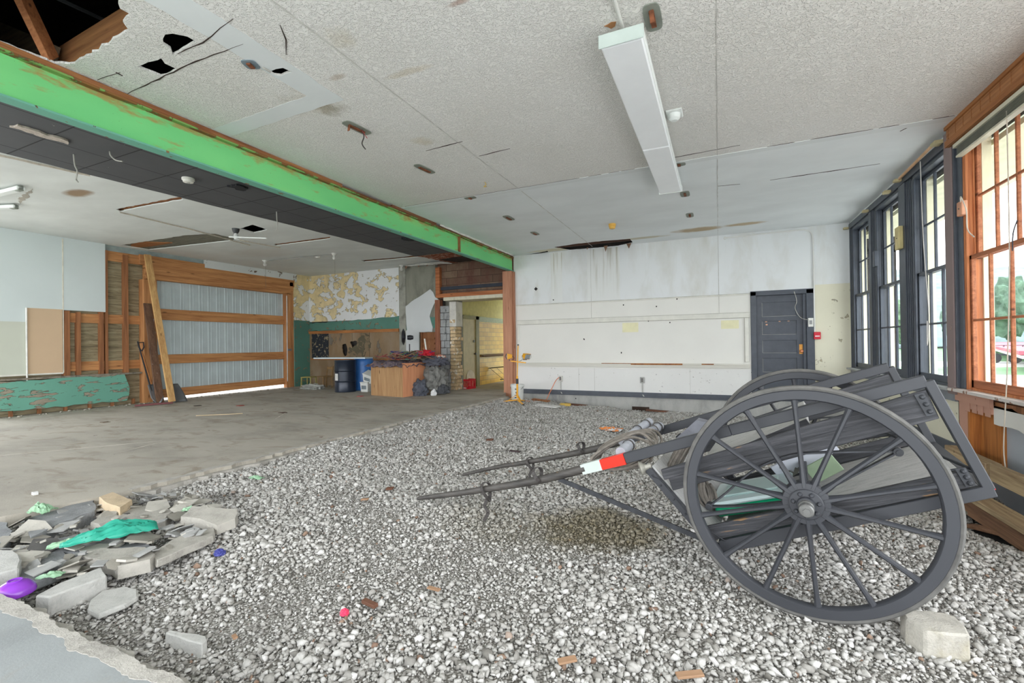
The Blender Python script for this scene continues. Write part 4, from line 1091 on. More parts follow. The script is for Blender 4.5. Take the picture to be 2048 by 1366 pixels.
wbox(XR - .02, 6.38, 2.66, .11, .15, plain('pink_box', (214, 156, 124), .6), 'small pinkish box on the orange window jamb with a curled wire', wire=[(XR - .07, 6.34, 2.72), (XR - .09, 6.28, 2.76), (XR - .08, 6.2, 2.6), (XR - .08, 6.18, 2.4), (XR - .06, 6.1, 2.3)])
for y, z, L, lab in [(6.86, 3.55, .12, 'cream curtain rod bracket under the ceiling beside the taupe post'), (8.15, 3.53, .08, 'curtain rod bracket over the wide dark window post'),
                     (8.6, 3.50, .1, 'cream curtain rod bracket over the third dark window'), (9.7, 3.5, .08, 'small curtain rod bracket over the narrow dark window post'), (11.02, 3.5, .07, 'curtain rod bracket in the far window corner')]:
    tag(MB().box(XR - .12, XR - .035, y - L / 2, y + L / 2, z - .02, z + .02).build('curtain_bracket', plain('cream_bracket', (196, 182, 140), .6), bevel=.005), lab, 'bracket', 'curtain brackets above the windows')
tag(MB().bar((XR - .09, 6.9, 3.56), (XR - .07, 8.1, 3.54), .02, .03).build('curtain_rod', plain('peach_rod', (220, 176, 136), .6)), 'bent peach-coloured curtain rod over the nearest dark window', 'curtain rod')
for pts, c, lab in [([(XR - .09, 7.3, 3.5), (XR - .08, 7.28, 2.5), (XR - .06, 7.22, 1.6), (XR - .07, 7.25, 1.2), (XR - .09, 7.18, 1.5)], (200, 196, 190), 'thin pale blind cord hanging in front of the nearest dark window'),
                    ([(XR - .06, 5.50, 3.3), (XR - .06, 5.50, 2.0), (XR - .08, 5.52, 1.0), (XR - .1, 5.55, .3), (XR - .1, 5.5, 0.05)], (216, 206, 190), 'long white wire hanging down past the orange window'),
                    ([(XR - .04, 5.42, 2.3), (XR - .05, 5.46, 2.2), (XR - .04, 5.5, 2.05)], (70, 70, 80), 'short dark cord on the orange window glass')]:
    tag(MB().tube(catmull(pts), .005, 5).build('hanging_wire', plain('wire_colour', c, .6), smooth=True), lab, 'wire')

# rotten floor timbers along the right wall
def plank(name, p0, p1, w, h, mat, lab, group, up=(0, 0, 1)):
    c = (Vector(p0) + Vector(p1)) / 2
    o = MB(c).bar(p0, p1, w, h, up).build(name, mat, bevel=.006)
    o.location = c
    return tag(o, lab, 'plank', group)
m_rot = wood('rotten_pale_wood', (190, 168, 132), (132, 108, 80), 'y', spots=((96, 80, 62), .66))
m_rot2 = wood('rotten_brown_wood', (150, 112, 84), (96, 66, 48), 'y')
mb = MB(); mb.box(1.95, XR + .14, 2.0, 6.4, -.42, -.36); struct(mb, 'trim_42', m_attic)
G_ = 'old timbers under the orange window'
plank('timber', (2.28, 6.45, .07), (2.28, 5.62, .07), .12, .12, m_rot, 'short pale timber lying against the wall below the orange recess', G_)
plank('timber', (2.25, 5.55, .07), (2.27, 4.2, .07), .06, .16, m_rot, 'long pale board on edge below the hanging white wire', G_)
plank('timber', (2.18, 6.4, -.04), (2.18, 5.6, -.06), .08, .12, wood('pinkish_timber', (186, 146, 122), (136, 100, 78), 'y'), 'pinkish timber block just behind the cart tail', G_)
plank('timber', (2.06, 6.2, -.14), (2.10, 4.2, -.14), .16, .05, m_rot, 'wide pale plank lying lowest along the wall', G_)
plank('timber', (2.02, 6.3, -.24), (2.06, 4.2, -.24), .05, .14, m_rot2, 'dark rotten board under the wide pale plank', G_)
plank('timber', (2.04, 5.62, -.36), (2.04, 5.62, -.15), .06, .06, m_rot, 'small upright wood block under the wide pale plank', G_, up=(0, 1, 0))
for p0, p1, lab in [((1.85, 5.9, -.33), (2.2, 5.1, -.26), 'thin grey board slanting in the debris by the right wall'), ((1.7, 6.3, -.3), (2.2, 6.2, -.24), 'short pale board beside the metal pipe in the debris'), ((1.95, 5.2, -.33), (2.25, 4.6, -.24), 'muddy board end sunk in the dirt at the right edge')]:
    plank('timber', p0, p1, .1, .03, m_rot2 if 'grey' not in lab else wood('greyed_wood', (150, 146, 134), (110, 104, 90), 'y'), lab, G_)
tag(MB().tube(catmull([(1.80, 5.75, -.36), (1.88, 5.72, -.2), (2.0, 5.68, -.08), (2.1, 5.5, -.02)]), .018, 8).build('bent_pipe', plain('grey_conduit', (150, 152, 152), .5), smooth=True), 'bent grey conduit sticking out of the debris behind the cart wheel', 'pipe')


# ================================================================== THE CART
CC = Vector((.418, 2.898, .408))                       # centre of the near wheel
NO = Vector((-.126, -.9919, -.016)).normalized()       # axle direction, towards the camera side
U1 = Vector((NO.y, -NO.x, 0)).normalized()             # horizontally forward (towards the shafts)
Z1 = -NO.cross(U1) if NO.cross(U1).z < 0 else NO.cross(U1)
TA = math.radians(18.92)
CA = U1 * math.cos(TA) - Z1 * math.sin(TA)             # along the shafts, tipped down at the front
CB = U1 * math.sin(TA) + Z1 * math.cos(TA)
TRACK = 1.30
def cp(a, b, w): return CC + CA * a + CB * b - NO * w
m_cart = peel('charcoal_cart_paint', (58, 60, 65), (120, 100, 78), .78, 6, edge=(60, 56, 52), rough=.5, var=.14, chips=.80, chipc=(168, 166, 160), bump=.002)
def old_plank():
    n = NT('weathered_charcoal_plank')
    tc = n.co()
    # grain follows the cart's own length
    m = n.t.nodes.new('ShaderNodeVectorRotate'); m.rotation_type = 'AXIS_ANGLE'
    m.inputs['Axis'].default_value = tuple(NO); m.inputs['Angle'].default_value = -TA
    n.t.links.new(tc, m.inputs['Vector'])
    mp = n.t.nodes.new('ShaderNodeMapping'); n.t.links.new(m.outputs[0], mp.inputs[0]); mp.inputs['Scale'].default_value = (2.2, 10, 48)
    g = n.noise(mp.outputs[0], 1.0, 6, .65, .3)
    c = n.ramp(g, [(.32, srgb(34, 35, 38)), (.5, srgb(52, 53, 57)), (.66, srgb(76, 76, 80))])
    fl = n.ramp(n.math('ADD', n.math('MULTIPLY', g, .5), n.math('MULTIPLY', n.noise(n.co(), 3.2, 3), .6)), [(.675, 0.0), (.69, 1.0)])
    c = n.mix(fl, c, srgb(128, 100, 70))
    n.bump(g, .006)
    return n.done(c, .6)
m_plank = old_plank()
m_iron = plain('dark_iron', (58, 60, 64), .5, .3, var=.2, sc=20)
m_rubber = plain('dusty_rubber_tyre', (96, 95, 92), .8, var=.2, sc=12)
m_dusty = concrete('dusty_cart_floor', (176, 176, 174), .12, 6, bump=.006, streak=(1, 6, 1))
m_leather = plain('old_leather', (66, 62, 60), .6, var=.2)
ORG = (CC - NO * (TRACK / 2)).copy(); ORG.z = -.22
cart = empty('horse_cart', ORG, label='large dark charcoal two-wheeled wooden horse cart standing on the gravel, tipped onto its shafts', cat='cart')
def P(name, mb, mat, parent=None, **k): return mb.build(name, mat, parent or cart, **k)
RW = .63
def wheel(c, out):
    """spoked wheel: felloe ring, tyre, 14 spokes, hub"""
    ax = out
    mb = MB(ORG)
    mb.lathe([(.558, -.026), (.603, -.028), (.608, -.02), (.608, .02), (.603, .028), (.558, .026), (.552, .018), (.552, -.018), (.558, -.026)], c, ax, 72, cap=False)
    w = mb.build('wheel', m_cart, cart, smooth=True)
    MB(ORG).lathe([(.606, -.02), (.618, -.026), (.628, -.018), (.631, 0), (.628, .018), (.618, .026), (.606, .02)], c, ax, 72, cap=False).build('tyre', m_rubber, w, smooth=True)
    a0 = U1; b0 = Z1
    for k in range(14):
        t = math.radians(8.0 + 25.714 * k)
        d = U1 * math.cos(t) + Z1 * math.sin(t)
        mb = MB(ORG); pts = []; rs = []
        side = ax.cross(d).normalized()
        prof = [(.085, .020, .030), (.12, .019, .028), (.18, .014, .020), (.35, .0125, .017), (.50, .0135, .018), (.545, .017, .020), (.562, .022, .022)]
        vs = []
        for (r, ws, wa) in prof:
            p = c + d * r + ax * (.012 * (1 - r / .56))
            for q in range(8):
                th = 2 * PI * (q + .5) / 8
                vs.append(p + side * (ws * math.cos(th)) + ax * (wa * math.sin(th)))
        fs = []
        for i in range(len(prof) - 1):
            for q in range(8): fs.append((i * 8 + q, i * 8 + (q + 1) % 8, (i + 1) * 8 + (q + 1) % 8, (i + 1) * 8 + q))
        fs.append(tuple(range(7, -1, -1))); fs.append(tuple((len(prof) - 1) * 8 + q for q in range(8)))
        mb.add(vs, fs).build('spoke', m_cart, w, smooth=True)
    mb = MB(ORG)
    mb.lathe([(.0, -.09), (.06, -.09), (.07, -.04), (.110, -.036), (.113, -.03), (.113, .026), (.109, .034), (.080, .036), (.080, .046), (.076, .050), (.045, .052), (.042, .075), (.0, .075)], c, ax, 36)
    for k in range(7):
        t = 2 * PI * k / 7 + .2; d = U1 * math.cos(t) + Z1 * math.sin(t)
        mb.lathe([(.012, .046), (.012, .058), (.007, .064)], c + d * .060, ax, 8)
    mb.build('hub', m_cart, w, smooth=True)
    mb = MB(ORG)
    mb.lathe([(.036, .05), (.036, .105), (.033, .108), (.033, .118), (.036, .121), (.034, .150), (.028, .156), (.0, .156)], c, ax, 24)
    mb.lathe([(.017, .15), (.017, .168), (.0, .168)], c, ax, 6)
    mb.build('hub_cap', plain('dull_hub_metal', (120, 120, 118), .4, .5, var=.1), w, smooth=True)
    for k in range(2 * 14):   # rivets along the tyre channel
        pass
    return w
wheel(CC, NO)
wheel(CC - NO * TRACK, -NO)
# axle
P('axle', MB(ORG).bar(CC - NO * .02, CC - NO * (TRACK - .02), .045, .045), m_iron, bevel=.004)

def side(w, s):
    """one side of the body; s = +1 on the near side (outer face towards the camera)"""
    near = s > 0
    # shaft: square rail over the body running forward into a round tapering pole
    mb = MB(ORG)
    secs = [(-.705, .457, .062, .044), (.25, .437, .064, .044), (.95, .412, .070, .044), (1.28, .405, .062, .044)]
    for (a0, b0, h0, w0), (a1, b1, h1, w1) in zip(secs[:-1], secs[1:]): mb.bar(cp(a0, b0, w), cp(a1, b1, w), w0, h0, CB, w1, h1)
    sh = P('shaft', mb, m_cart, bevel=.004)
    tipa = 2.97 if near else 3.27
    pts = [(1.26, .404, .031), (1.6, .396, .031), (1.9, .404, .029), (2.2, .419, .0265), (2.5, .436, .0245), (2.75, .455, .0215), (tipa - .04, .468, .017), (tipa, .470, .011)]
    cc = catmull([cp(a, b, w) for a, b, r in pts], 4)
    rr = []
    for i in range(len(cc)):
        j = min(i / 4, len(pts) - 1.001); k = int(j); rr.append(pts[k][2] * (1 - j + k) + pts[k + 1][2] * (j - k))
    MB(ORG).tube(cc, rr, 12).build('round_pole', wood('worn_dark_pole', (86, 82, 78), (54, 52, 50), 'x', .6, knots=False, spots=((120, 100, 74), .66)), sh, smooth=True)
    if near:
        o0 = w - .0215
        for nm, a0, a1, col, lab in (('white_tape', 1.13, 1.285, (184, 194, 188), 'white reflective tape'), ('red_tape', .95, 1.13, (218, 44, 26), 'red reflective tape')):
            bb = lambda a: .411 - (a - .95) * .02
            mb = MB(ORG)
            mb.hexa([cp(a0, bb(a0) - .037, o0 - .004), cp(a1, bb(a1) - .035, o0 - .004), cp(a0, bb(a0) - .037, o0 + .046), cp(a1, bb(a1) - .035, o0 + .046),
                     cp(a0, bb(a0) + .037, o0 - .004), cp(a1, bb(a1) + .034, o0 - .004), cp(a0, bb(a0) + .037, o0 + .046), cp(a1, bb(a1) + .034, o0 + .046)])
            mb.build(nm, plain(nm, col, .35, var=.03), sh, label=lab)
    # leather shaft loops
    for a in ((2.18, 1.66) if near else (2.36, 1.75)):
        mb = MB(ORG); b = .42
        c = cp(a, b - .0, w)
        big = a > 2
        ring = [c + CB * (math.cos(t) * (.072 if big else .058) - (.02 if big else -.012)) + NO * math.sin(t) * .05 + CA * .015 * math.sin(t * 2) for t in np.linspace(0, 2 * PI, 15)[:-1]]
        for i in range(len(ring)): mb.bar(ring[i], ring[(i + 1) % len(ring)], .028, .008, (ring[i] - c))
        if big:
            t_ = [c - CB * .07 + CA * x + Z1 * z + NO * .02 for x, z in ((0, 0), (.03, -.06), (-.01, -.12), (.04, -.18))]
            for p, q in zip(t_[:-1], t_[1:]): mb.bar(p, q, .026, .008, NO)
            mb.ring(.012, .018, -.004, .004, c - CB * .09, NO, 12)
            mb.bar(c + CA * .05 - CB * .03, c + CA * .055 + CB * .03, .004, .02, NO)
        P('shaft_loop', mb, m_leather)
    t = .025
    def quad(a0, b0, c0, a1, b1, c1, wo=w, th=t):   # board between a0..a1 with bottom/top b
        mb = MB(ORG)
        mb.hexa([cp(a1, b1, wo - th / 2), cp(a0, b0, wo - th / 2), cp(a1, b1, wo + th / 2), cp(a0, b0, wo + th / 2),
                 cp(a1, c1, wo - th / 2), cp(a0, c0, wo - th / 2), cp(a1, c1, wo + th / 2), cp(a0, c0, wo + th / 2)])
        return mb
    P('upper_side_board', quad(.74, .225, .292, -.69, .345, .415), m_plank, bevel=.003)
    P('upper_side_board', quad(.71, .150, .229, -.69, .265, .350), m_plank, bevel=.003)
    P('lower_side_board', quad(.60, -.185, -.098, -.685, -.080, .004), m_plank, bevel=.003)
    P('sill', quad(.545, -.262, -.188, -.765, -.135, -.078, th=.045), m_cart, bevel=.003)
    # tail post with angle plates, front post
    mb = MB(ORG)
    mb.bar(cp(-.712, .455, w), cp(-.748, -.10, w), .045, .045, CA)
    P('tail_post', mb, m_cart, bevel=.004)
    for b0, b1, a_ in ((.29, .405, -.665), (-.07, .02, -.69)):
        mb = MB(ORG); ww = w - s * .02
        mb.hexa([cp(a_ + .02, b0, ww), cp(a_ - .02, b0, ww), cp(a_ + .02, b0, ww - s * .004), cp(a_ - .02, b0, ww - s * .004), cp(a_ + .03, b1, ww), cp(a_ - .01, b1, ww), cp(a_ + .03, b1, ww - s * .004), cp(a_ - .01, b1, ww - s * .004)])
        for k in range(3):
            p = cp(a_ + .002 * k, b0 + (b1 - b0) * (k + .5) / 3, ww - s * .004)
            mb.lathe([(.012, 0), (.012, .006), (.006, .012)], p, NO * s, 10)
        P('corner_plate', mb, m_iron, smooth=True)
    P('front_post', MB(ORG).bar(cp(.835, .345, w), cp(.565, -.255, w), .045, .045, CA), m_cart, bevel=.004)
    mb = MB(ORG)
    for q in ((.80, .27), (.77, .2), (.72, .1), (.68, 0), (.64, -.08)): mb.lathe([(.007, .02), (.007, .027), (.003, .03)], cp(q[0], q[1], w), NO * s, 8)
    mb.tube(catmull([cp(.80, .26, w - s * .02), cp(.74, .22, w - s * .035), cp(.70, .10, w - s * .03), cp(.62, -.06, w - s * .03), cp(.50, -.19, w - s * .03)]), .004, 6)
    P('front_strap_bolts', mb, m_iron, smooth=True)
    # full elliptic leaf spring
    ws = w - s * .055
    def leaf(pts, th=.008, wd=.035):
        q = catmull([cp(a, b, ws) for a, b in pts], 5); mb = MB(ORG)
        for i in range(len(q) - 1): mb.bar(q[i], q[i + 1], wd, th, CB)
        return mb
    up = [(.507, .038), (.40, .09), (.193, .198), (.0, .238), (-.149, .222), (-.35, .185), (-.469, .158)]
    lo = [(.507, .032), (.33, .008), (.119, -.004), (.0, .0), (-.12, .03), (-.32, .10), (-.469, .152)]
    s1 = leaf(up); s1_ = leaf([(a * .6, b + .008) for a, b in [(.507, .12), (.193, .178), (.0, .228), (-.149, .216), (-.469, .17)]])
    s2 = leaf(lo)
    sp = P('leaf_spring', s1, m_iron)
    s2.build('lower_leaf', m_iron, sp)
    mb = MB(ORG)
    for (a, b) in ((.512, .035), (-.474, .156)):
        mb = MB(ORG); mb.lathe([(.010, -.024), (.021, -.024), (.021, .024), (.010, .024)], cp(a, b, ws), NO, 16); mb.lathe([(.011, -.03), (.011, .03)], cp(a, b, ws), NO, 8); mb.build('spring_eye', m_iron, sp, smooth=True)
    pass
    P('spring_clamp', MB(ORG).bar(cp(0, .0, ws), cp(0, -.03, ws), .05, .06, CA), m_iron)
side(.13, 1); side(1.17, -1)
WI0, WI1 = .145, 1.155
def cross(name, a0, b0, a1, b1, th, mat, w0=WI0, w1=WI1, **k):
    """a board spanning the cart's width, between two points of its section"""
    d = Vector((a1 - a0, b1 - b0)).normalized(); nrm = Vector((-d.y, d.x)) * th / 2
    mb = MB(ORG)
    c = [(a0 + nrm.x, b0 + nrm.y), (a1 + nrm.x, b1 + nrm.y), (a0 - nrm.x, b0 - nrm.y), (a1 - nrm.x, b1 - nrm.y)]
    mb.hexa([cp(*c[2], w0), cp(*c[3], w0), cp(*c[2], w1), cp(*c[3], w1), cp(*c[0], w0), cp(*c[1], w0), cp(*c[0], w1), cp(*c[1], w1)])
    return P(name, mb, mat, **k)
cross('floor_board', .54, -.205, -.72, -.09, .022, m_dusty)
cross('front_board', .80, .32, .57, -.18, .025, m_dusty)
cross('tail_bar', -.765, -.115, -.72, -.108, .05, m_cart)
mb = MB(ORG); mb.box(0, 0, 0, 0, 0, 0)
P('tail_reflector', MB(ORG).bar(cp(-.772, -.095, .14), cp(-.762, -.095, .14), .03, .025), plain('red_reflector', (190, 40, 40), .3, var=0), label='small red reflector on the tail corner')
P('seat_board', MB(ORG).bar(cp(.50, .250, .65), cp(-.15, .372, .65), .78, .03, CB), m_dusty, bevel=.003, label='dusty light grey seat board')
P('seat_board_edge', MB(ORG).bar(cp(.50, .232, .255), cp(-.15, .354, .255), .02, .06, CB), m_plank)
P('side_rod', MB(ORG).tube([cp(-.62, .0, .16), cp(-.70, .0, .16), cp(-.73, -.02, .14)], .008, 8), m_iron, smooth=True)
P('tail_rod', MB(ORG).tube([cp(-.72, .0, .15), cp(-.50, .12, .75), cp(-.45, .15, 1.12)], .008, 8), m_iron, smooth=True)
mb = MB(ORG); mb.bar(cp(-.05, .26, 1.15), cp(-.12, -.1, 1.15), .03, .006, NO)
P('inner_strap', mb, m_iron)
# prop stick / under brace
P('prop_bar', MB(ORG).bar(cp(1.50, .372, .13), cp(.56, -.235, .16), .012, .032, CB), m_iron)
# padded white rollers between the shafts
m_pad = plain('dusty_white_padding', (160, 163, 170), .7, var=.1, sc=14)
for (q0, q1) in (((1.16, .455, .70), (1.02, .515, 1.13)), ((.985, .45, .84), (.95, .455, 1.14)), ((.985, .45, .17), (.975, .465, .38))):
    P('padded_roller', MB(ORG).tube([cp(*q0), cp(*q1)], .037, 14), m_pad, smooth=True)
for (a, b, w) in ((1.08, .49, .92), (1.04, .505, 1.06), (.98, .46, .34), (.96, .455, .95), (.955, .455, 1.08)):
    mb = MB(ORG); q = [cp(a, b, w) + CA * .043 * math.cos(t) + CB * .043 * math.sin(t) for t in np.linspace(0, 2 * PI, 13)[:-1]]
    for i in range(12): mb.bar(q[i], q[(i + 1) % 12], .014, .005, q[i] - cp(a, b, w))
    P('roller_strap', mb, m_leather)
mb = MB(ORG); c = cp(.835, .33, .115)
mb.lathe([(.0, -.04), (.02, -.04), (.022, .0), (.045, .02), (.048, .03), (.03, .036), (.0, .036)], c, (NO * .4 + CA), 20)
P('cart_lamp', mb, plain('dull_olive_lamp', (150, 148, 138), .5, .3, var=.1), smooth=True)
mb = MB(ORG); mb.prism([cp(.84, .33, .95), cp(.6, .45, .95), cp(.52, .40, .97), cp(.7, .30, 1.0)], -NO * .12); P('grey_cover', mb, plain('slate_cloth', (132, 134, 142), .8, var=.1, bump=.01, sc=12), label='crumpled slate grey cloth at the front board')

# things lying in or on the cart
m_rope = plain('grey_brown_rope', (122, 116, 108), .8, var=.18, sc=30)
def coil(name, c, r, n, e1, e2, lab, thick=.0105, squash=.7, seed=0, mat=None, sx=1.0):
    rnd = random.Random(seed); mb = MB(c); a = Vector(e1).normalized(); b = Vector(e2).normalized(); ax = a.cross(b).normalized()
    pts = []
    for k in range(n):
        rr = r * rnd.uniform(.75, 1.12); ph = rnd.uniform(-.4, .4); off = Vector((rnd.uniform(-1, 1), rnd.uniform(-1, 1), rnd.uniform(-1, 1))) * r * .34
        for t in range(8):
            th = 2 * PI * t / 8
            pts.append(Vector(c) + a * rr * math.cos(th + ph) * sx + b * rr * squash * math.sin(th + ph) + ax * (k - n / 2) * thick * 1.1 + off * (t / 8))
    mb.tube(catmull(pts, 3), thick, 7)
    o = mb.build(name, mat or m_rope, smooth=True); o.location = c
    return tag(o, lab, 'rope', 'rope coils on the cart')
rr_ = random.Random(8); oc = cp(1.05, .45, .5); mb = MB(oc)
for k in range(8):
    d_ = [rr_.uniform(-.03, .03) for _ in range(12)]; ww = .022 * k
    mb.tube(catmull([cp(1.26 + d_[0], .40 + d_[1], .22 + ww), cp(1.20 + d_[2], .475 + d_[3] * .5, .30 + ww), cp(1.08 + d_[4], .51 + d_[5] * .4, .42 + ww * 1.6), cp(.94 + d_[6], .49 + d_[7] * .5, .52 + ww * 1.8),
                     cp(.84 + d_[8], .40 + d_[9], .45 + ww), cp(.90 + d_[10], .34 + d_[11], .28 + ww), cp(1.08 + d_[3], .36 + d_[0], .20 + ww)], 6, closed=True), .0105, 7, closed=True)
o = mb.build('rope_coil', m_rope, smooth=True); o.location = oc; tag(o, 'coil of thick grey-brown rope slung over the shafts in front of the cart body', 'rope', 'rope coils on the cart')
coil('rope_coil', cp(.70, .30, .42), .11, 6, CA - CB, NO, 'grey rope coil lying over the front board of the cart', seed=5)
coil('rope_coil', cp(.58, .04, .38), .10, 6, CB, NO + CA * .3, 'rope coil hanging inside the cart, left of the white tub', seed=9)
tub = empty('storage_tub', cp(.25, -.14, .55), label='plastic storage tub with a pale lid and green bottom lying in the cart', cat='storage tub')
OT = cp(.25, -.14, .55)
def slab3(a0, a1, b0, b1, w0, w1, sl=0.0):
    mb = MB(OT)
    return mb.hexa([cp(a1, b0 - sl * a1, w0), cp(a0, b0 - sl * a0, w0), cp(a1, b0 - sl * a1, w1), cp(a0, b0 - sl * a0, w1), cp(a1, b1 - sl * a1, w0), cp(a0, b1 - sl * a0, w0), cp(a1, b1 - sl * a1, w1), cp(a0, b1 - sl * a0, w1)])
slab3(.10, .56, -.13, -.06, .36, .80, .0).build('base', plain('green_plastic', (0, 150, 104), .4, var=.06), tub, bevel=.015, label='green base')
slab3(.08, .58, -.058, -.030, .34, .82, .0).build('lid', plain('milky_lid_plastic', (204, 222, 222), .35, var=.06, sc=3), tub, bevel=.012, label='milky white lid')
slab3(.16, .50, -.030, -.018, .44, .72, .0).build('lid_panel', plain('milky_lid_plastic_2', (186, 212, 208), .35, var=.06, sc=3), tub, bevel=.008)
MBo = cp(-.0, .02, .80)
tag(MB(MBo).bar(cp(.18, -.03, .80), cp(-.22, .10, .86), .02, .14, CB + NO * .4).build('painted_board', peel('pale_painted_board', (206, 210, 220), (120, 116, 110), .6, 6), bevel=.003), 'pale painted board lying across the inside of the cart above the tub', 'board').location = MBo
MBo = cp(-.13, -.04, .70)
tag(MB(MBo).bar(cp(-.02, -.06, .74), cp(-.2, .0, .74), .02, .12, CB).build('green_panel', plain('sage_panel', (150, 170, 140), .7, var=.1), bevel=.003), 'small sage green panel leaning inside the cart behind the hub', 'panel').location = MBo


# ================================================================== CEILING FITTINGS
lf = empty('ceiling_light', (-.64, 5.3, ZC), label='long white two-section fluorescent light fixture under the textured ceiling', cat='ceiling light')
OL = (-.64, 5.3, ZC)
m_fix = plain('white_enamel', (234, 238, 235), .4, var=.03)
m_dif = plain('milky_diffuser', (246, 248, 250), .35, var=.03, sc=2)
zn = lambda y: 3.475 + .03 * (y - 3.36) / 3.8
def lbar(y0, y1, xa, xb, h0, h1):
    mb = MB(OL); return mb.hexa([(xa, y0, zn(y0) + h0), (xb, y0, zn(y0) + h0), (xa, y1, zn(y1) + h0), (xb, y1, zn(y1) + h0), (xa, y0, zn(y0) + h1), (xb, y0, zn(y0) + h1), (xa, y1, zn(y1) + h1), (xb, y1, zn(y1) + h1)])
lbar(3.37, 7.16, -.78, -.46, .035, .085).build('housing', m_fix, lf, bevel=.008)
lbar(3.385, 5.40, -.77, -.47, 0, .04).build('diffuser', m_dif, lf, bevel=.01)
lbar(5.42, 7.15, -.77, -.47, 0, .04).build('diffuser', m_dif, lf, bevel=.01)
MB(OL).box(-.785, -.455, 3.355, 3.372, 3.468, 3.57).build('end_cap', plain('pale_green_enamel', (196, 208, 202), .4, var=.04), lf, bevel=.006)
MB(OL).box(-.785, -.455, 7.16, 7.175, 3.50, 3.59).build('end_cap', m_fix, lf, bevel=.004)
mb = MB(OL)
for y in (3.9, 6.6): mb.tube([(-.62, y, 3.56), (-.62, y, ZC)], .012, 8)
mb.build('hanger', m_fix, lf, smooth=True)
tag(MB().tube([(-.615, .8, ZC - .012), (-.615, 3.5, ZC - .012)], .013, 8).build('conduit', plain('ceiling_conduit', (214, 214, 208), .5, var=.03), smooth=True), 'white conduit on the ceiling leading to the long light fixture', 'conduit')

m_plateg = plain('grey_green_plate', (142, 148, 138), .6, .2, var=.15)
m_rustm = plain('rusty_metal', (136, 82, 54), .8, .2, var=.3, sc=20)
def ceiling_plate(x, y, w, l, ang, lab, hang=0, mat=None, wires=False):
    e = empty('mounting_plate', (x, y, ZC), ang, label=lab, cat='mounting plate', group='old light mounting plates on the ceiling')
    mb = MB(); n = 20; pts = []
    for k in range(n):
        t = 2 * PI * k / n; c, s_ = math.cos(t), math.sin(t)
        pts.append((w / 2 * math.copysign(abs(c) ** .5, c), l / 2 * math.copysign(abs(s_) ** .5, s_), -.008))
    mb.prism(pts, (0, 0, .008)); mb.build('plate', mat or m_plateg, e)
    mb = MB(); mb.bar((0, -l * .3, -.02), (0, l * .3, -.016), .035, .012); mb.bar((0, -l * .3, -.012), (.01, -l * .35, -.012 - hang), .03, .008, (0, 1, 0)) if hang else None
    mb.build('bracket', m_rustm, e)
    if wires:
        MB().tube(catmull([(0.02, .05, -.01), (.04, .06, -.08), (.02, .05, -.16), (.05, .07, -.22)]), .006, 6).build('wire', plain('dark_wire', (50, 46, 44), .6), e, smooth=True)
        MB().tube(catmull([(0.02, .05, -.01), (.06, .04, -.06), (.10, .05, -.12)]), .004, 6).build('red_wire', plain('red_wire', (150, 60, 60), .6), e, smooth=True)
ceiling_plate(-.40, 3.42, .12, .30, 0, 'grey plate with a rusty bracket at the near right end of the long light', hang=.10)
ceiling_plate(-3.51, 3.78, .13, .34, -.1, 'grey plate with rusty bracket and dangling wires, nearest the green beam', hang=.07, wires=True)
ceiling_plate(-3.53, 5.05, .12, .36, -.1, 'rusty-centred oval plate halfway along the textured ceiling')
ceiling_plate(-3.58, 6.36, .2, .12, 0, 'small grey plate on the batten strip near the beam')
ceiling_plate(-3.52, 7.7, .14, .34, 0, 'dark rusty plate on the smooth ceiling, first beyond the batten')
ceiling_plate(-3.52, 9.03, .13, .3, 0, 'small dark plate on the smooth ceiling nearest the far wall by the beam')
ceiling_plate(-.44, 6.40, .16, .12, 0, 'small grey plate beside the far end of the long light')
ceiling_plate(-.45, 7.72, .14, .28, 0, 'grey plate just past the far end of the long light')
ceiling_plate(-.45, 9.05, .13, .3, 0, 'rust-marked grey plate nearest the far wall, in line with the long light', hang=.03)
ceiling_plate(-3.50, 2.55, .12, .12, .4, 'blue-grey rounded plate beside a small ceiling hole', mat=plain('blue_grey_plate', (120, 134, 142), .6))
def detector(x, y, z, lab, col=(226, 224, 216), r=.07, h=.045, group=None):
    e = empty('smoke_detector', (x, y, z), label=lab, cat='smoke detector', group=group)
    MB().lathe([(0, 0), (r, 0), (r, -h * .45), (r * .85, -h * .55), (r * .8, -h * .9), (r * .5, -h), (0, -h)], (0, 0, 0), (0, 0, 1), 24).build('case', plain('detector_plastic', col, .5, var=.03), e, smooth=True)
    MB().lathe([(0, 0), (r * .3, 0), (r * .25, -.008), (0, -.008)], (0, 0, -h), (0, 0, 1), 16).build('sensor', plain('sensor_grey', (170, 168, 160), .5), e, smooth=True)
detector(-6.55, 3.84, ZC - .036, 'round white smoke detector on the black tiled strip', r=.075, h=.06)
detector(-1.88, 9.03, ZC, 'yellow-orange round fitting on the smooth ceiling near the far wall', (226, 176, 78), .07, .10)
detector(-9.48, 8.73, ZC, 'white smoke detector on the far-room ceiling beside the wire run', r=.07)
e = empty('sensor_housing', (-.38, 4.95, ZC), label='square-backed white sensor just right of the long ceiling light', cat='sensor')
MB().box(-.08, .08, -.10, .10, -.015, 0).build('base', m_fix, e, bevel=.01)
MB().lathe([(0, -.015), (.06, -.015), (.055, -.06), (.03, -.08), (0, -.08)], (0, 0, 0), (0, 0, 1), 20).build('dome', m_fix, e, smooth=True)
e = empty('hanging_hook', (-3.05, 5.85, ZC), label='small brass hook and clip hanging from the textured ceiling', cat='hook')
MB().tube(catmull([(0, 0, 0), (.02, 0, -.04), (-.02, .01, -.06), (.03, 0, -.07)]), .006, 6).build('hook', plain('brass_hook', (200, 170, 90), .4, .4), e, smooth=True)
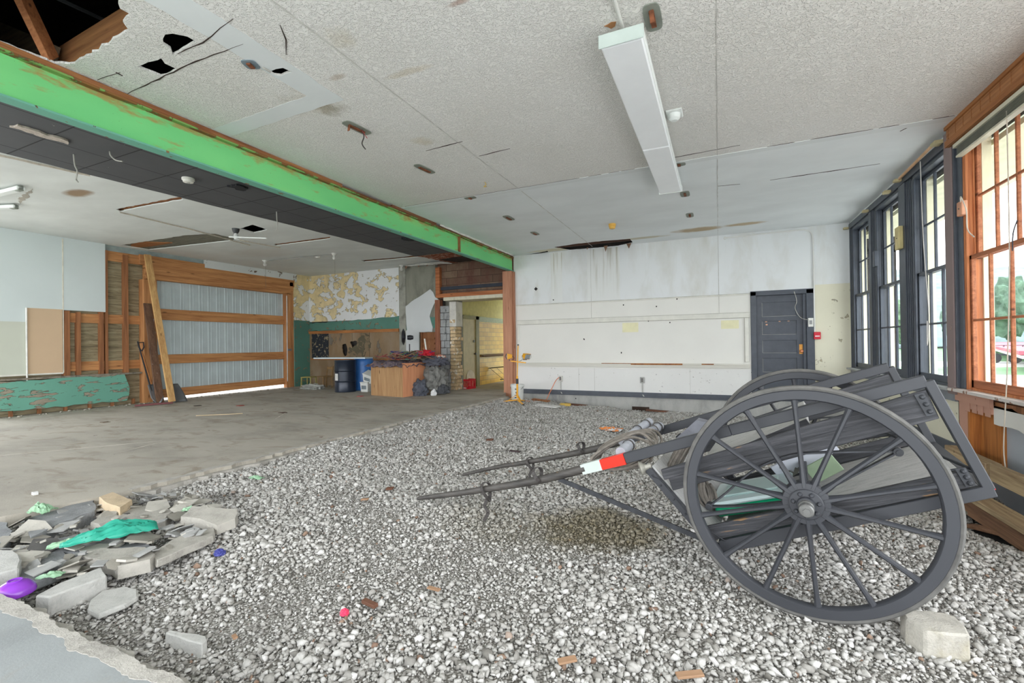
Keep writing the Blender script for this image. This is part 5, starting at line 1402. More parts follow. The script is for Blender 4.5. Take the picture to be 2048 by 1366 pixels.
# hanging wires and broken bits on the black strip
for (x, y, z0), pts, lab in [((-6.93, 2.78, ZC - .036), [(0, 0, 0), (0, .01, -.12), (.03, .02, -.20), (-.02, .03, -.28), (.05, .02, -.33)], 'pale frayed wire hanging nearest the left edge of the black tiled strip'),
                       ((-6.46, 2.92, ZC - .036), [(0, 0, 0), (.02, 0, -.05), (.06, .03, -.10), (.14, .06, -.12)], 'grey curved wire hanging from the middle of the black strip'),
                       ((-6.85, 5.44, ZC - .036), [(0, 0, 0), (.01, 0, -.15), (.02, 0, -.2), (0, 0, -.3), (-.03, 0, -.33)], 'white thin wire hanging at the far part of the black strip'),
                       ((-3.45, 2.62, ZC), [(0, 0, 0), (.01, .01, -.01), (.02, .06, -.015)], 'tiny wire stub beside the small ceiling hole')]:
    o = MB().tube(catmull(pts), .008, 6).build('hanging_wire', plain('wire_grey', (170, 168, 160), .6), smooth=True); o.location = (x, y, z0); tag(o, lab, 'wire')
mb = MB(); plate(mb, ragged([(-.06, -.22), (.06, -.2), (.05, .2), (-.05, .24)], .02, .04), [], f_at(-.02), f_at(0)); o = mb.build('plaster_scrap', plain('torn_plaster', (196, 184, 172), .9, bump=.02, sc=30)); o.location = (-6.55, 2.36, ZC - .036)
tag(o, 'ragged strip of pale plaster stuck on the black tiles near the left edge', 'plaster scrap')
mb = MB(); plate(mb, ragged([(-.09, -.1), (.08, -.08), (.09, .09), (-.06, .12)], .03, .04), [], f_at(-.025), f_at(0)); o = mb.build('torn_bracket', plain('black_torn', (30, 30, 34), .9)); o.location = (-6.25, 4.34, ZC - .036); tag(o, 'torn black bracket hanging under the black strip, past the smoke detector', 'bracket')
mb = MB(); plate(mb, ragged([(-.09, -.1), (.12, -.1), (.1, .1), (-.06, .1)], .03, .04), [], f_at(-.05), f_at(0)); o = mb.build('torn_bracket', plain('black_torn_2', (34, 34, 38), .9)); o.location = (-6.05, 8.0, ZC - .036); tag(o, 'torn black fitting under the far end of the black strip', 'bracket')
e = empty('paint_flake', (-.72, 2.75, ZC), label='brown bare patch where paint fell off beside the ceiling conduit', cat='paint flake')
mb = MB(); plate(mb, ragged([(-0.740, 3.361), (-0.708, 3.353), (-0.683, 3.341), (-0.649, 3.352), (-0.666, 3.396), (-0.698, 3.410)], .008, .03), [], lambda x, y: (x + .72, y - 2.75, -.004), lambda x, y: (x + .72, y - 2.75, 0)); mb.build('patch', plain('brown_paper', (166, 118, 76), .9), e)
# torn plaster flaps hanging from the ceiling near the opening and the far wall
mb = MB()
fl_ = ragged([(-8.3, YB - .25), (-7.6, YB - .35), (-6.95, YB - .55), (-6.6, YB - .42), (-7.1, YB - .28), (-7.5, YB - .12), (-8.2, YB - .1)], .035, .08)
plate(mb, fl_, [], lambda x, y: (x, y, ZC - .03 - .10 * max(0, x + 7.6)), lambda x, y: (x, y, ZC - .018 - .10 * max(0, x + 7.6)))
mb.build('trim_44', plain('torn_ceiling_flap', (206, 206, 200), .9, bump=.02, sc=18), kind='structure')
mb = MB()
for (x, w_, h) in ((-2.45, .10, .16), (-1.9, .12, .14), (-2.9, .05, .07), (-8.35, .14, .12), (-7.9, .1, .1), (-7.6, .16, .09)):
    mb.prism([(x - w_ / 2, YB - .12, ZC), (x + w_ / 2, YB - .14, ZC), (x + w_ * .1, YB - .20, ZC - h)], (0, .008, 0))
mb.build('trim_45', plain('brown_paper_flap', (150, 118, 96), .9), kind='structure')
# crumbs of plaster and dirt along the foot of the left and far walls
rc_ = random.Random(3); mb = MB()
for k in range(260):
    if k % 2: x, y = XL + .1 + abs(rc_.gauss(0, .12)), rc_.uniform(3.9, 10.3)
    else: x, y = rc_.uniform(-12.2, -7.6), YB - .08 - abs(rc_.gauss(0, .15))
    r = rc_.uniform(.008, .035); mb.blob((x, y, r * .4), [r, r * .8, r * .5], 1, .5, 2, seed=k)
tag(mb.build('plaster_crumbs', concrete('plaster_crumb', (170, 164, 152), .25, 10)), 'scattered crumbs of plaster along the foot of the left and far walls', 'debris', kind='stuff')
# far-room lamps
e = empty('ceiling_lamp', (-8.66, 5.96, ZC), label='black lamp holder with a bulb and bare strip beside the square ceiling hole', cat='lamp')
MB().lathe([(0, 0), (.07, 0), (.06, -.05), (.04, -.09), (0, -.09)], (0, 0, 0), (0, 0, 1), 16).build('holder', plain('black_bakelite', (52, 54, 56), .5), e, smooth=True)
MB().lathe([(.02, -.09), (.04, -.13), (.045, -.17), (.03, -.21), (0, -.22)], (0, 0, 0), (0, 0, 1), 16).build('bulb', plain('glass_bulb', (214, 216, 214), .2, var=0), e, smooth=True)
MB().bar((-.05, -.1, -.18), (.55, .25, -.2), .04, .02).build('strip', m_fix, e)
for (x, y), lab in [((-8.81, 8.64), 'white bulb holder with pull string at the right end of the far ceiling cable'), ((-11.13, 8.47), 'white bulb holder at the left end of the far ceiling wire run'), ((-8.43, 10.84), 'white bulb holder in the far room corner near the torn white board')]:
    e = empty('bulb_holder', (x, y, ZC), label=lab, cat='lamp')
    MB().lathe([(0, 0), (.07, 0), (.06, -.03), (.03, -.06), (.035, -.09), (.05, -.12), (.03, -.16), (0, -.165)], (0, 0, 0), (0, 0, 1), 16).build('holder', plain('grey_white_holder', (206, 206, 200), .4), e, smooth=True)
    MB().tube([(.02, 0, -.1), (.02, 0, -.75)], .003, 5).build('pull_string', plain('string', (120, 116, 108), .8), e)
tag(MB().tube([(-11.1, 8.47, ZC - .02), (-8.85, 8.64, ZC - .02)], .012, 6).build('wire_run', plain('grey_cable', (150, 150, 146), .6), smooth=True), 'grey cable along the far ceiling between two bulb holders', 'cable')
for (p, q, lab) in [((-9.9, 2.95, ZC - .06), (-8.98, 3.02, ZC - .05), 'long bare fluorescent strip at the left edge of the far-room ceiling'), ((-10.9, 3.1, ZC - .06), (-10.2, 3.38, ZC - .05), 'second bare fluorescent strip at the left edge, nearer the wall')]:
    c = (Vector(p) + Vector(q)) / 2; e = empty('strip_light', c, label=lab, cat='strip light')
    MB(c).bar(p, q, .10, .05).build('housing', m_fix, e, bevel=.01)
    MB(c).bar(Vector(q) - (Vector(q) - Vector(p)).normalized() * .1, Vector(q), .07, .07).build('end_socket', m_plateg, e, bevel=.01)
mb = MB(); plate(mb, ragged([(-9.808, 3.274), (-9.326, 3.204), (-9.061, 3.166), (-9.518, 3.287), (-10.149, 3.411)], .02, .06), [], f_at(ZC - .004), f_at(ZC)); mb.build('trim_43', plain('bare_plaster_patch', (178, 172, 160), .9), kind='structure')

# ================================================================== THINGS IN THE FAR ROOM
# plywood crate
bx = empty('plywood_box', (-7.11, 9.14, 0), math.radians(-7), label='big plywood box standing on the slab, brown in front and salmon on its side', cat='box')
def loc_box(name, parent, x0, x1, y0, y1, z0, z1, mat, **k): return MB().box(x0, x1, y0, y1, z0, z1).build(name, mat, parent, **k)
loc_box('front_panel', bx, -1.13, 0, 0, .02, 0, .80, wood('brown_plywood', (178, 142, 100), (142, 104, 66), 'z', spots=((96, 66, 44), .68)), label='brown plywood front')
loc_box('side_panel', bx, -.02, 0.004, .001, .93, 0, .84, wood('salmon_plywood', (226, 160, 118), (204, 136, 96), 'z', knots=False), label='salmon plywood side')
loc_box('back_panel', bx, -1.13, -.02, .91, .93, 0, .80, m_stud); loc_box('side_panel', bx, -1.13, -1.11, .02, .91, 0, .80, m_stud); loc_box('top_panel', bx, -1.13, 0, 0, .93, .80, .82, m_stud)
def cloth(name, c, sx, sy, amp, mat, seed, drop=0.0, n=26, rz=0.0, fr=4.0, th=.01):
    mb = MB(); vs = []
    for j in range(n):
        for i in range(n):
            u = i / (n - 1) * 2 - 1; v = j / (n - 1) * 2 - 1
            q = Vector((u * fr, v * fr, seed * 5.1)); z = amp * mnoise.noise(q) + amp * .5 * mnoise.noise(q * 2.3)
            edge = max(abs(u), abs(v)); z -= drop * max(0, edge - .72) / .28 * (1 + .6 * mnoise.noise(q * 1.3))
            x = u * sx / 2 * (1 + .08 * mnoise.noise(q + Vector((3, 3, 3)))); y = v * sy / 2 * (1 + .08 * mnoise.noise(q + Vector((7, 1, 3))))
            vs.append((x, y, z))
    mb.add(vs, [(j * n + i, j * n + i + 1, (j + 1) * n + i + 1, (j + 1) * n + i) for j in range(n - 1) for i in range(n - 1)])
    o = mb.build(name, mat, smooth=True); o.location = c; o.rotation_euler = (0, 0, rz)
    s_ = o.modifiers.new('thick', 'SOLIDIFY'); s_.thickness = th
    return o
o = cloth('rug', (-7.66, 9.66, .875), 1.32, 1.1, .06, peel('purple_brown_rug', (112, 98, 104), (86, 74, 92), .52, 9, edge=(190, 176, 150), var=.2), 2, drop=.12, rz=math.radians(-12))
tag(o, 'crumpled purple-brown rug with a pale edge draped over the plywood box', 'rug')
def tangle(name, c, R_, n, cols, lab, seed, thick=.008, h=.15):
    rnd = random.Random(seed); e = empty(name, c, label=lab, cat='cable heap')
    for k, col in enumerate(cols):
        mb = MB()
        for q in range(n):
            pts = []; p = Vector((rnd.uniform(-R_, R_) * .7, rnd.uniform(-R_, R_) * .5, rnd.uniform(0, h)))
            for t in range(7): pts.append(p.copy()); p = p + Vector((rnd.uniform(-.2, .2), rnd.uniform(-.15, .15), rnd.uniform(-.07, .07))); p.z = min(h * 1.4, max(.0, p.z))
            mb.tube(catmull(pts, 4), thick, 5)
        mb.build('cable', plain('cable_colour', col, .5, var=.05), e, smooth=True, kind='stuff')
tangle('cable_heap', (-7.35, 9.75, .93), .6, 12, [(46, 46, 50), (120, 84, 60), (150, 120, 90), (52, 110, 90), (150, 48, 52), (60, 60, 120)], 'tangled heap of dark, brown and coloured cables on the plywood box', 5)
def heap(name, c, rad, mat, lab, cat, seed, amp=.35, fr=2.4, flat=None, rz=0):
    mb = MB(); bm = bmesh.new(); bmesh.ops.create_icosphere(bm, subdivisions=5, radius=1)
    vs = []
    for v in bm.verts:
        q = v.co.normalized(); s5 = Vector((seed * 3.7, seed * 1.3, 0))
        ridg = 1 - abs(mnoise.noise(q * fr * 1.6 + s5)) * 2
        k = 1 + amp * (mnoise.noise(q * fr + s5) + .35 * ridg + .25 * mnoise.noise(q * fr * 3 + s5))
        p = Vector((q.x * rad[0], q.y * rad[1], q.z * rad[2])) * k
        if p.z < -rad[2] * .6: p.z = -rad[2] * .6
        vs.append(p)
    mb.add(vs, [tuple(v.index for v in f.verts) for f in bm.faces]); bm.free()
    o = mb.build(name, mat, smooth=True); o.location = c; o.rotation_euler = (0, 0, rz)
    return tag(o, lab, cat)
cl = lambda nm, c, v=.15: plain(nm, c, .85, var=v, sc=9, bump=.01)
heap('rolled_tarp', (-6.72, 9.98, .36), (.30, .28, .36), cl('grey_tarp', (118, 118, 114)), 'big rolled grey tarpaulin bundle beside the salmon side of the plywood box', 'tarpaulin', 1, .3, 3.2)
heap('jacket', (-6.98, 9.62, .14), (.22, .16, .24), cl('dark_grey_cloth', (84, 88, 98)), 'dark grey jacket slumped on the floor against the plywood box', 'jacket', 3, .4)
heap('jacket', (-6.66, 9.95, .84), (.30, .22, .14), cl('slate_cloth_2', (90, 92, 102)), 'slate grey jacket lying on top of the rolled tarpaulin', 'jacket', 6, .45, 3)
heap('jacket', (-6.88, 9.8, 1.06), (.20, .13, .08), cl('red_cloth', (196, 34, 52)), 'bright red jacket on top of the clothes heap', 'jacket', 7, .5, 3)
heap('cloth_bundle', (-6.56, 9.98, .93), (.14, .12, .09), peel('orange_white_cloth', (226, 122, 84), (226, 214, 204), .5, 9), 'orange and white patterned cloth at the right of the clothes heap', 'cloth', 8, .4, 3)
heap('cloth_bundle', (-7.62, 9.80, .98), (.24, .16, .08), cl('navy_cloth', (66, 64, 120)), 'blue-violet cloth half buried in the cable heap', 'cloth', 9, .5, 3)
heap('black_bag', (-6.45, 9.9, .12), (.16, .12, .14), cl('black_bag', (70, 72, 76)), 'small black bag on the floor right of the rolled tarpaulin', 'bag', 10, .4)
heap('paper_scrap', (-6.62, 9.75, .05), (.07, .06, .09), cl('white_paper', (222, 222, 222), .05), 'small crumpled white paper in front of the rolled tarpaulin', 'paper', 11, .4)
o = tag(MB().tube([(-6.95, 9.95, 1.0), (-7.02, 9.95, 1.45)], .02, 8).build('white_tube', plain('white_tube_m', (222, 222, 214), .5), smooth=True), 'white plastic tube sticking up from the clothes heap', 'tube')
fan = empty('pedestal_fan', (-7.86, 10.42, 0), label='black pedestal fan with round guard standing behind the cable heap', cat='fan')
m_fan = plain('black_fan', (44, 46, 52), .45, .2, var=.1)
MB().tube([(0, 0, .03), (0, 0, 1.32)], [.018, .014], 8).build('pole', m_fan, fan, smooth=True)
MB().lathe([(0, 0), (.18, 0), (.17, .025), (.03, .05), (0, .05)], (0, 0, 0), (0, 0, 1), 24).build('base', m_fan, fan, smooth=True)
axf = Vector((-.85, -.52, 0)).normalized(); fc = Vector((-.14, -.08, 1.52))
MB().lathe([(0, -.02), (.06, -.02), (.07, .06), (.05, .14), (0, .15)], (-.03, -.02, 1.5), -axf, 16).build('motor', m_fan, fan, smooth=True)
mb = MB()
for r in np.linspace(.05, .22, 9): 
    for o_ in (-.05, .05):
        rr = r; a_ = axf.orthogonal().normalized(); b_ = axf.cross(a_)
        mb.tube([fc + axf * (o_ * math.cos(r / .22 * 1.4)) + (a_ * math.cos(t) + b_ * math.sin(t)) * rr for t in np.linspace(0, 2 * PI, 25)[:-1]], .004, 5, closed=True)
for t in np.linspace(0, 2 * PI, 25)[:-1]:
    a_ = axf.orthogonal().normalized(); b_ = axf.cross(a_); d = a_ * math.cos(t) + b_ * math.sin(t)
    mb.tube([fc + axf * .05 + d * .03, fc + axf * .04 + d * .15, fc + d * .225, fc - axf * .04 + d * .15], .003, 4)
mb.build('guard', m_fan, fan, smooth=True)
for k in range(3):
    a_ = axf.orthogonal().normalized(); b_ = axf.cross(a_); t = 2 * PI * k / 3; d = a_ * math.cos(t) + b_ * math.sin(t); s_ = a_ * -math.sin(t) + b_ * math.cos(t)
    MB().prism([fc + d * .03 - s_ * .03, fc + d * .19 - s_ * .08 + axf * .02, fc + d * .19 + s_ * .06 - axf * .01, fc + d * .03 + s_ * .03], axf * .004).build('blade', m_fan, fan)
# drums and plank
def drum(x, y, mat, lab, name='steel_drum'):
    e = empty(name, (x, y, 0), label=lab, cat='drum')
    MB().lathe([(0, 0), (.285, 0), (.295, .015), (.285, .03), (.285, .28), (.298, .295), (.285, .31), (.285, .57), (.298, .585), (.285, .60), (.285, .86), (.295, .875), (.292, .89), (.27, .89), (.27, .875), (0, .875)], (0, 0, 0), (0, 0, 1), 40).build('body', mat, e, smooth=True)
    return e
dr = drum(-9.62, 9.8, plain('glossy_navy', (40, 48, 62), .3, .2, var=.15), 'dark navy steel drum under the white board')
lbl = MB(); 
for k in range(6):
    t0 = math.radians(-118 + k * 5); t1 = t0 + math.radians(5)
    lbl.add([(.288 * math.cos(t0), .288 * math.sin(t0), .33), (.288 * math.cos(t1), .288 * math.sin(t1), .33), (.288 * math.cos(t1), .288 * math.sin(t1), .52), (.288 * math.cos(t0), .288 * math.sin(t0), .52)], [(0, 1, 2, 3)])
lbl.build('paper_label', plain('white_label', (216, 216, 212), .7), dr)
MB().lathe([(.02, .875), (.02, .9), (0, .9)], (.15, 0, 0), (0, 0, 1), 10).build('bung', m_iron, dr)
dr2 = empty('plastic_drum', (-9.52, 10.42, 0), label='tall blue plastic drum behind the dark steel drum', cat='drum')
MB().lathe([(0, 0), (.28, 0), (.29, .05), (.29, .68), (.28, .72), (.29, .76), (.28, .86), (.25, .92), (0, .92)], (0, 0, 0), (0, 0, 1), 40).build('body', plain('blue_plastic', (62, 122, 196), .4, var=.1), dr2, smooth=True)
MB().lathe([(.04, .92), (.04, .94), (0, .94)], (.12, 0, 0), (0, 0, 1), 12).build('cap', plain('blue_cap', (50, 100, 170), .4), dr2)
o = MB().bar((-.86, 0, 0), (.86, .0, 0), .38, .035).build('white_board', plain('white_painted_plank', (206, 222, 230), .5, var=.05), bevel=.003); o.location = (-9.85, 9.95, .942); o.rotation_euler = (0, 0, math.radians(8)); tag(o, 'white painted plank lying across the two drums', 'board')
# small chair and table
def small_stool(c, rz, mat, lab, back):
    e = empty('small_chair' if back else 'small_table', c, rz, label=lab, cat='chair' if back else 'table')
    MB().box(-.17, .17, -.16, .16, .33, .355).build('seat' if back else 'top', mat, e, bevel=.004)
    for sx_ in (-1, 1):
        for sy_ in (-1, 1): MB().bar((sx_ * .15, sy_ * .14, .33), (sx_ * .155, sy_ * .15, 0), .03, .03).build('leg', mat, e)
    if back:
        for sx_ in (-1, 1): MB().bar((sx_ * .15, .15, .34), (sx_ * .15, .19, .66), .03, .02).build('back_post', mat, e)
        MB().bar((-.15, .19, .60), (.15, .19, .60), .02, .08).build('back_rail', mat, e)
small_stool((-11.55, 10.25, 0), .25, plain('olive_yellow_paint', (158, 150, 84), .6), 'low olive-yellow table with thin legs in the far corner', False)
small_stool((-11.2, 10.55, 0), -.2, plain('brownish_paint', (140, 110, 70), .6), 'small brownish wooden chair beside the low table in the far corner', True)
heap('plastic_sheet', (-11.1, 10.0, .06), (.36, .18, .09), cl('grey_plastic_sheet', (166, 168, 162)), 'crumpled grey plastic sheet on the floor by the low table', 'plastic sheet', 12, .5, 3)
# buckets and tubs
def bucket(c, lab, r=.13, h=.3, tilt=(0, 0, 0), mat=None, label_=False, name='bucket', handle=True):
    e = empty(name, c, label=lab, cat='bucket'); e.rotation_euler = tilt
    MB().lathe([(0, 0), (r * .86, 0), (r * .96, h * .86), (r * 1.04, h * .87), (r * 1.04, h * .92), (r, h * .93), (r, h), (r * .94, h), (r * .84, .012), (0, .012)], (0, 0, 0), (0, 0, 1), 28).build('body', mat or m_bk, e, smooth=True)
    if handle: MB().tube([(r * 1.03 * math.cos(t), -.02 - .10 * math.sin(t), h * .9 - .12 * math.sin(t)) for t in np.linspace(0, PI, 9)], .004, 5).build('bail', m_iron, e, smooth=True)
    return e
m_bk = plain('white_bucket_plastic', (216, 218, 214), .4, var=.06)
def tubb(c, w, d, h, lab, rot=(0, 0, 0)):
    e = empty('plastic_tub', c, label=lab, cat='tub'); e.rotation_euler = rot
    MB().hexa([(-w * .43, -d * .43, 0), (w * .43, -d * .43, 0), (-w * .43, d * .43, 0), (w * .43, d * .43, 0), (-w / 2, -d / 2, h), (w / 2, -d / 2, h), (-w / 2, d / 2, h), (w / 2, d / 2, h)]).build('body', m_bk, e, bevel=.015)
    MB().box(-w * .52, w * .52, -d * .52, d * .52, h, h + .02).build('lid', m_bk, e, bevel=.008)
    MB().box(-w * .3, w * .3, -d * .48, -d * .468, h * .3, h * .7).build('print', plain('grey_print', (120, 130, 136), .6), e)
tubb((-8.98, 9.95, 0.0), .28, .26, .26, 'square white tub with printing on the floor, right of the blue drum')
tubb((-8.93, 10.0, .29), .3, .28, .24, 'tilted white tub balanced on the printed white tub', (.35, .3, .2))
tubb((-8.42, 9.78, 0.0), .24, .2, .18, 'small pale tub on the floor right against the plywood box')
bucket((-8.55, 10.28, .0), 'grey-white bucket at the bottom of the stack behind the plywood box', .15, .3)
bucket((-8.53, 10.28, .305), 'dusty white bucket stacked on another behind the plywood box', .15, .26, handle=False)
o = cloth('yellow_bag', (-8.42, 10.0, .25), .3, .25, .06, plain('ochre_bag', (168, 138, 60), .7), 4, drop=.1); tag(o, 'ochre yellow bag between the buckets and the plywood box', 'bag')
bucket((-4.50, 10.22, -.12), 'white plastic bucket with dark printing behind the yellow lamp stand', .165, .42)
mb = MB(); 
for (z, w_) in ((.30, .06), (.22, .03), (.15, .08), (.10, .08)): mb.box(-4.46 - w_ / 2, -4.46 + w_ / 2, 10.22 - .168, 10.22 - .158, -.12 + z, -.12 + z + .025)
for o in [x for x in bpy.data.objects if x.name.startswith('bucket') and 'lamp stand' in x.get('label', '')]:
    mb2_ = MB(o.location); mb2_.v = [v - o.location for v in mb.v]; mb2_.f = mb.f; mb2_.build('print', plain('dark_print', (60, 60, 64), .6), o)
# milk crate in the corridor mouth
cr = empty('milk_crate', (-6.70, 11.62, 0), -.12, label='red plastic milk crate on the floor in the opening', cat='crate')
mc = plain('crate_red', (206, 30, 50), .4, var=.05)
mb = MB()
for (x0, x1, y0, y1) in ((-.17, .17, -.17, -.155), (-.17, .17, .155, .17), (-.17, -.155, -.17, .17), (.155, .17, -.17, .17)):
    mb.box(x0, x1, y0, y1, 0, .05); mb.box(x0, x1, y0, y1, .23, .28)
for k in range(9):
    t = -.16 + k * .04
    for y in (-.1625, .1625): mb.bar((t, y, .04), (min(.165, t + .04), y, .24), .012, .012, (0, 1, 0))
    for x in (-.1625, .1625): mb.bar((x, t, .04), (x, min(.165, t + .04), .24), .012, .012, (1, 0, 0))
mb.build('sides', mc, cr); MB().box(-.16, .16, -.16, .16, .0, .012).build('bottom', mc, cr)
MB().box(-.08, .08, -.176, -.170, .015, .04).build('white_print', plain('crate_print', (232, 222, 222), .5), cr)
tag(MB().box(-6.88, -6.82, 11.5, 11.56, 0.0, .78).build('white_tube', plain('white_box_tube', (222, 224, 220), .5), bevel=.01), 'tall white boxed tube standing by the block pier', 'tube')
o = MB().lathe([(0, 0), (.25, 0), (.25, .01), (0, .01)], (0, 0, 0), (1, 0, .1), 32).build('round_disc', plain('pale_disc', (206, 196, 170), .6)); o.location = (-6.78, 11.95, .27); tag(o, 'pale round disc leaning behind the red milk crate', 'disc')
# slatted rack leaning in the corridor
rk = empty('slatted_rack', (-6.2, 13.6, 0), label='slatted metal rack lying tipped in the yellow corridor', cat='rack')
mr = plain('aluminium_rack', (170, 166, 140), .4, .5)
p = [Vector((-.70, -.4, .50)), Vector((.5, 1.0, .60)), Vector((-.35, -.1, .12)), Vector((.75, .9, .22))]
MB().bar(p[0], p[1], .03, .04).build('rail', mr, rk); MB().bar(p[2], p[3], .03, .04).build('rail', mr, rk)
for k in range(8): MB().bar(p[0].lerp(p[1], (k + .5) / 8), p[2].lerp(p[3], (k + .5) / 8), .05, .01).build('slat', mr, rk)
MB().bar(p[2].lerp(p[3], .3), Vector((0, .2, 0)), .03, .03).build('leg', mr, rk)
MB().bar(p[2].lerp(p[3], .8), Vector((.5, .75, 0)), .03, .03).build('leg', mr, rk)

# ---- tools and boards at the metal door
def leaning(name, p0, p1, w, h, mat, lab, cat='board', up=(1, 0, 0)):
    c = Vector(p0); o = MB(c).bar(p0, p1, w, h, up).build(name, mat, bevel=.004); o.location = c
    return tag(o, lab, cat)
leaning('leaning_plank', (-11.52, 6.36, .05), (-12.26, 6.26, 3.5), .14, .04, wood('fresh_plank', (216, 176, 118), (178, 132, 80), 'z'), 'long light pine plank leaning from the floor to the top of the metal door', 'plank')
leaning('leaning_plank', (-11.72, 6.22, .03), (-12.30, 6.27, 2.35), .16, .04, wood('dark_plank', (124, 92, 70), (82, 58, 44), 'z', spots=((170, 160, 150), .66)), 'dark brown stained plank leaning beside the light pine plank', 'plank')
MBo = (-11.7, 6.1, .02)
o = MB(MBo).bar((-11.72, 5.72, .03), (-11.5, 6.36, .03), .07, .035).build('floor_strip', plain('maroon_strip', (116, 64, 66), .6, var=.1)); o.location = MBo; tag(o, 'maroon painted strip lying on the floor at the foot of the leaning planks', 'strip')
o = MB().tube([(-11.75, 6.12, .05), (-12.22, 6.03, 1.45)], .016, 8).build('steel_bar', plain('black_bar', (40, 42, 46), .5, .3), smooth=True); tag(o, 'thin black steel bar leaning on the wall left of the shovel', 'bar')
sv = empty('shovel', (-11.85, 6.2, .0), label='shovel with a wooden shaft and black D-grip, standing blade down behind the dark plank', cat='shovel')
OS = (-11.85, 6.2, 0)
b0, t0 = Vector((-11.90, 6.16, .42)), Vector((-12.24, 6.12, 1.22))
MB(OS).tube([b0, t0], .017, 10).build('shaft', wood('shovel_shaft', (186, 124, 70), (150, 92, 48), 'z', knots=False), sv, smooth=True)
MB(OS).tube([t0, t0 + Vector((-.02, -.05, .10)), t0 + Vector((-.04, -.06, .20)), t0 + Vector((-.05, .06, .21)), t0 + Vector((-.03, .06, .10)), t0 + Vector((0, 0, 0))], .014, 8).build('grip', plain('black_grip', (44, 48, 60), .5), sv, smooth=True)
mb = MB(OS); n = 9; vs = []
for j in range(10):
    v = j / 9; w_ = .13 * (1 if v > .35 else (v / .35) ** .55 + .02); z = .02 + .44 * v
    for i in range(n): u = i / (n - 1) * 2 - 1; vs.append((-11.70 - .2 * v + .04 * u * u, 6.17 + u * w_, z))
mb.add(vs, [(j * n + i, j * n + i + 1, (j + 1) * n + i + 1, (j + 1) * n + i) for j in range(9) for i in range(n - 1)])
o = mb.build('blade', plain('galvanised_blade', (150, 154, 158), .4, .6, var=.12), sv, smooth=True); o.modifiers.new('t', 'SOLIDIFY').thickness = .004
mb = MB(); n = 9; vs = []
for j in range(8):
    v = j / 7
    for i in range(n): u = i / (n - 1) * 2 - 1; vs.append((-11.55 - .25 * v + .03 * u * u, 6.55 + u * .15 * (1 - .5 * v * v), .02 + .42 * v))
mb.add(vs, [(j * n + i, j * n + i + 1, (j + 1) * n + i + 1, (j + 1) * n + i) for j in range(7) for i in range(n - 1)])
o = mb.build('spare_shovel', plain('dark_blade', (110, 112, 114), .4, .5, var=.12), smooth=True); o.modifiers.new('t', 'SOLIDIFY').thickness = .004; tag(o, 'second grey shovel blade showing behind the foot of the pine plank', 'shovel')
leaning('thin_stick', (-8.95, 5.35, .012), (-8.35, 5.85, .012), .02, .012, plain('pale_stick', (206, 184, 150), .8), 'thin pale stick lying on the concrete slab', 'stick', up=(0, 0, 1))

# ---- yellow work light stand
ws = empty('work_light_stand', (-4.28, 9.72, -.085), label='yellow tripod work light stand with two lamp heads in front of the wooden post', cat='work light')
OW = Vector((-4.40, 9.72, -.085))
my = plain('yellow_powder_coat', (240, 172, 36), .4, var=.06)
mblk = plain('black_plastic', (50, 50, 54), .5)
MB().tube([(0, 0, .10), (0, 0, .62)], .022, 12).build('lower_tube', my, ws, smooth=True)
MB().tube([(0, 0, .6), (.035, 0, 1.33)], .013, 10).build('upper_tube', my, ws, smooth=True)
MB().tube([(0, 0, .44), (0, 0, .56)], .030, 12).build('clamp', mblk, ws, smooth=True)
MB().lathe([(.018, 0), (.02, .03), (0, .03)], (.035, 0, 1.33), (0, 0, 1), 10).build('top_knob', mblk, ws, smooth=True)
MB().bar((-.16, 0, .97), (.22, .01, .93), .03, .025).build('cross_bar', my, ws, bevel=.003)
for (ex, ey) in ((-.46, -.22), (.30, -.36), (.05, .30)):
    lg = MB().bar((0, 0, .07), (ex, ey, .015), .035, .022).build('leg', my, ws, bevel=.003)
    MB().bar((0, 0, .20), (ex * .45, ey * .45, .045), .018, .010).build('brace', my, lg)
    MB().bar((ex * .96, ey * .96, .012), (ex * 1.03, ey * 1.03, .012), .04, .026).build('rubber_foot', mblk, lg)
def head(c, d, nm='lamp_head'):
    d = Vector(d).normalized(); c = Vector(c); sd_ = d.cross(Vector((0, 0, 1))).normalized(); up = sd_.cross(d)
    mb = MB(); vs = []
    for (dd, k) in ((-.07, .55), (.05, 1.0)):
        for b_ in (-1, 1):
            for a_ in (-1, 1): vs.append(c + d * dd + sd_ * (.095 * a_ * k) + up * (.07 * b_ * k))
    mb.add(vs, [(0, 1, 3, 2), (4, 6, 7, 5), (0, 4, 5, 1), (2, 3, 7, 6), (0, 2, 6, 4), (1, 5, 7, 3)])
    h = mb.build(nm, my, ws, bevel=.008)
    MB().bar(c + d * .051 - sd_ * .08, c + d * .051 + sd_ * .08, .006, .115, up).build('glass', plain('lamp_glass', (180, 186, 190), .15, var=0), h)
    mb = MB()
    for k in np.linspace(-.08, .08, 5): mb.tube([c + d * .055 + sd_ * k - up * .07, c + d * .09 + sd_ * k, c + d * .055 + sd_ * k + up * .07], .003, 5)
    mb.build('wire_guard', m_iron, h)
    q = catmull([c - d * .07, c - d * .12 - up * .05, c - d * .05 - up * .11 + sd_ * .03, (c.x * .3, 0, c.z - .12)])
    MB().tube(q, .006, 6).build('cable', mblk, h, smooth=True)
    MB().bar(c - up * .10, c - up * .07, .12, .012, d).build('bracket', mblk, h)
head((-.19, -.02, 1.08), (-1, -.55, -.05)); head((.24, -.02, 1.09), (1, -.4, -.45))

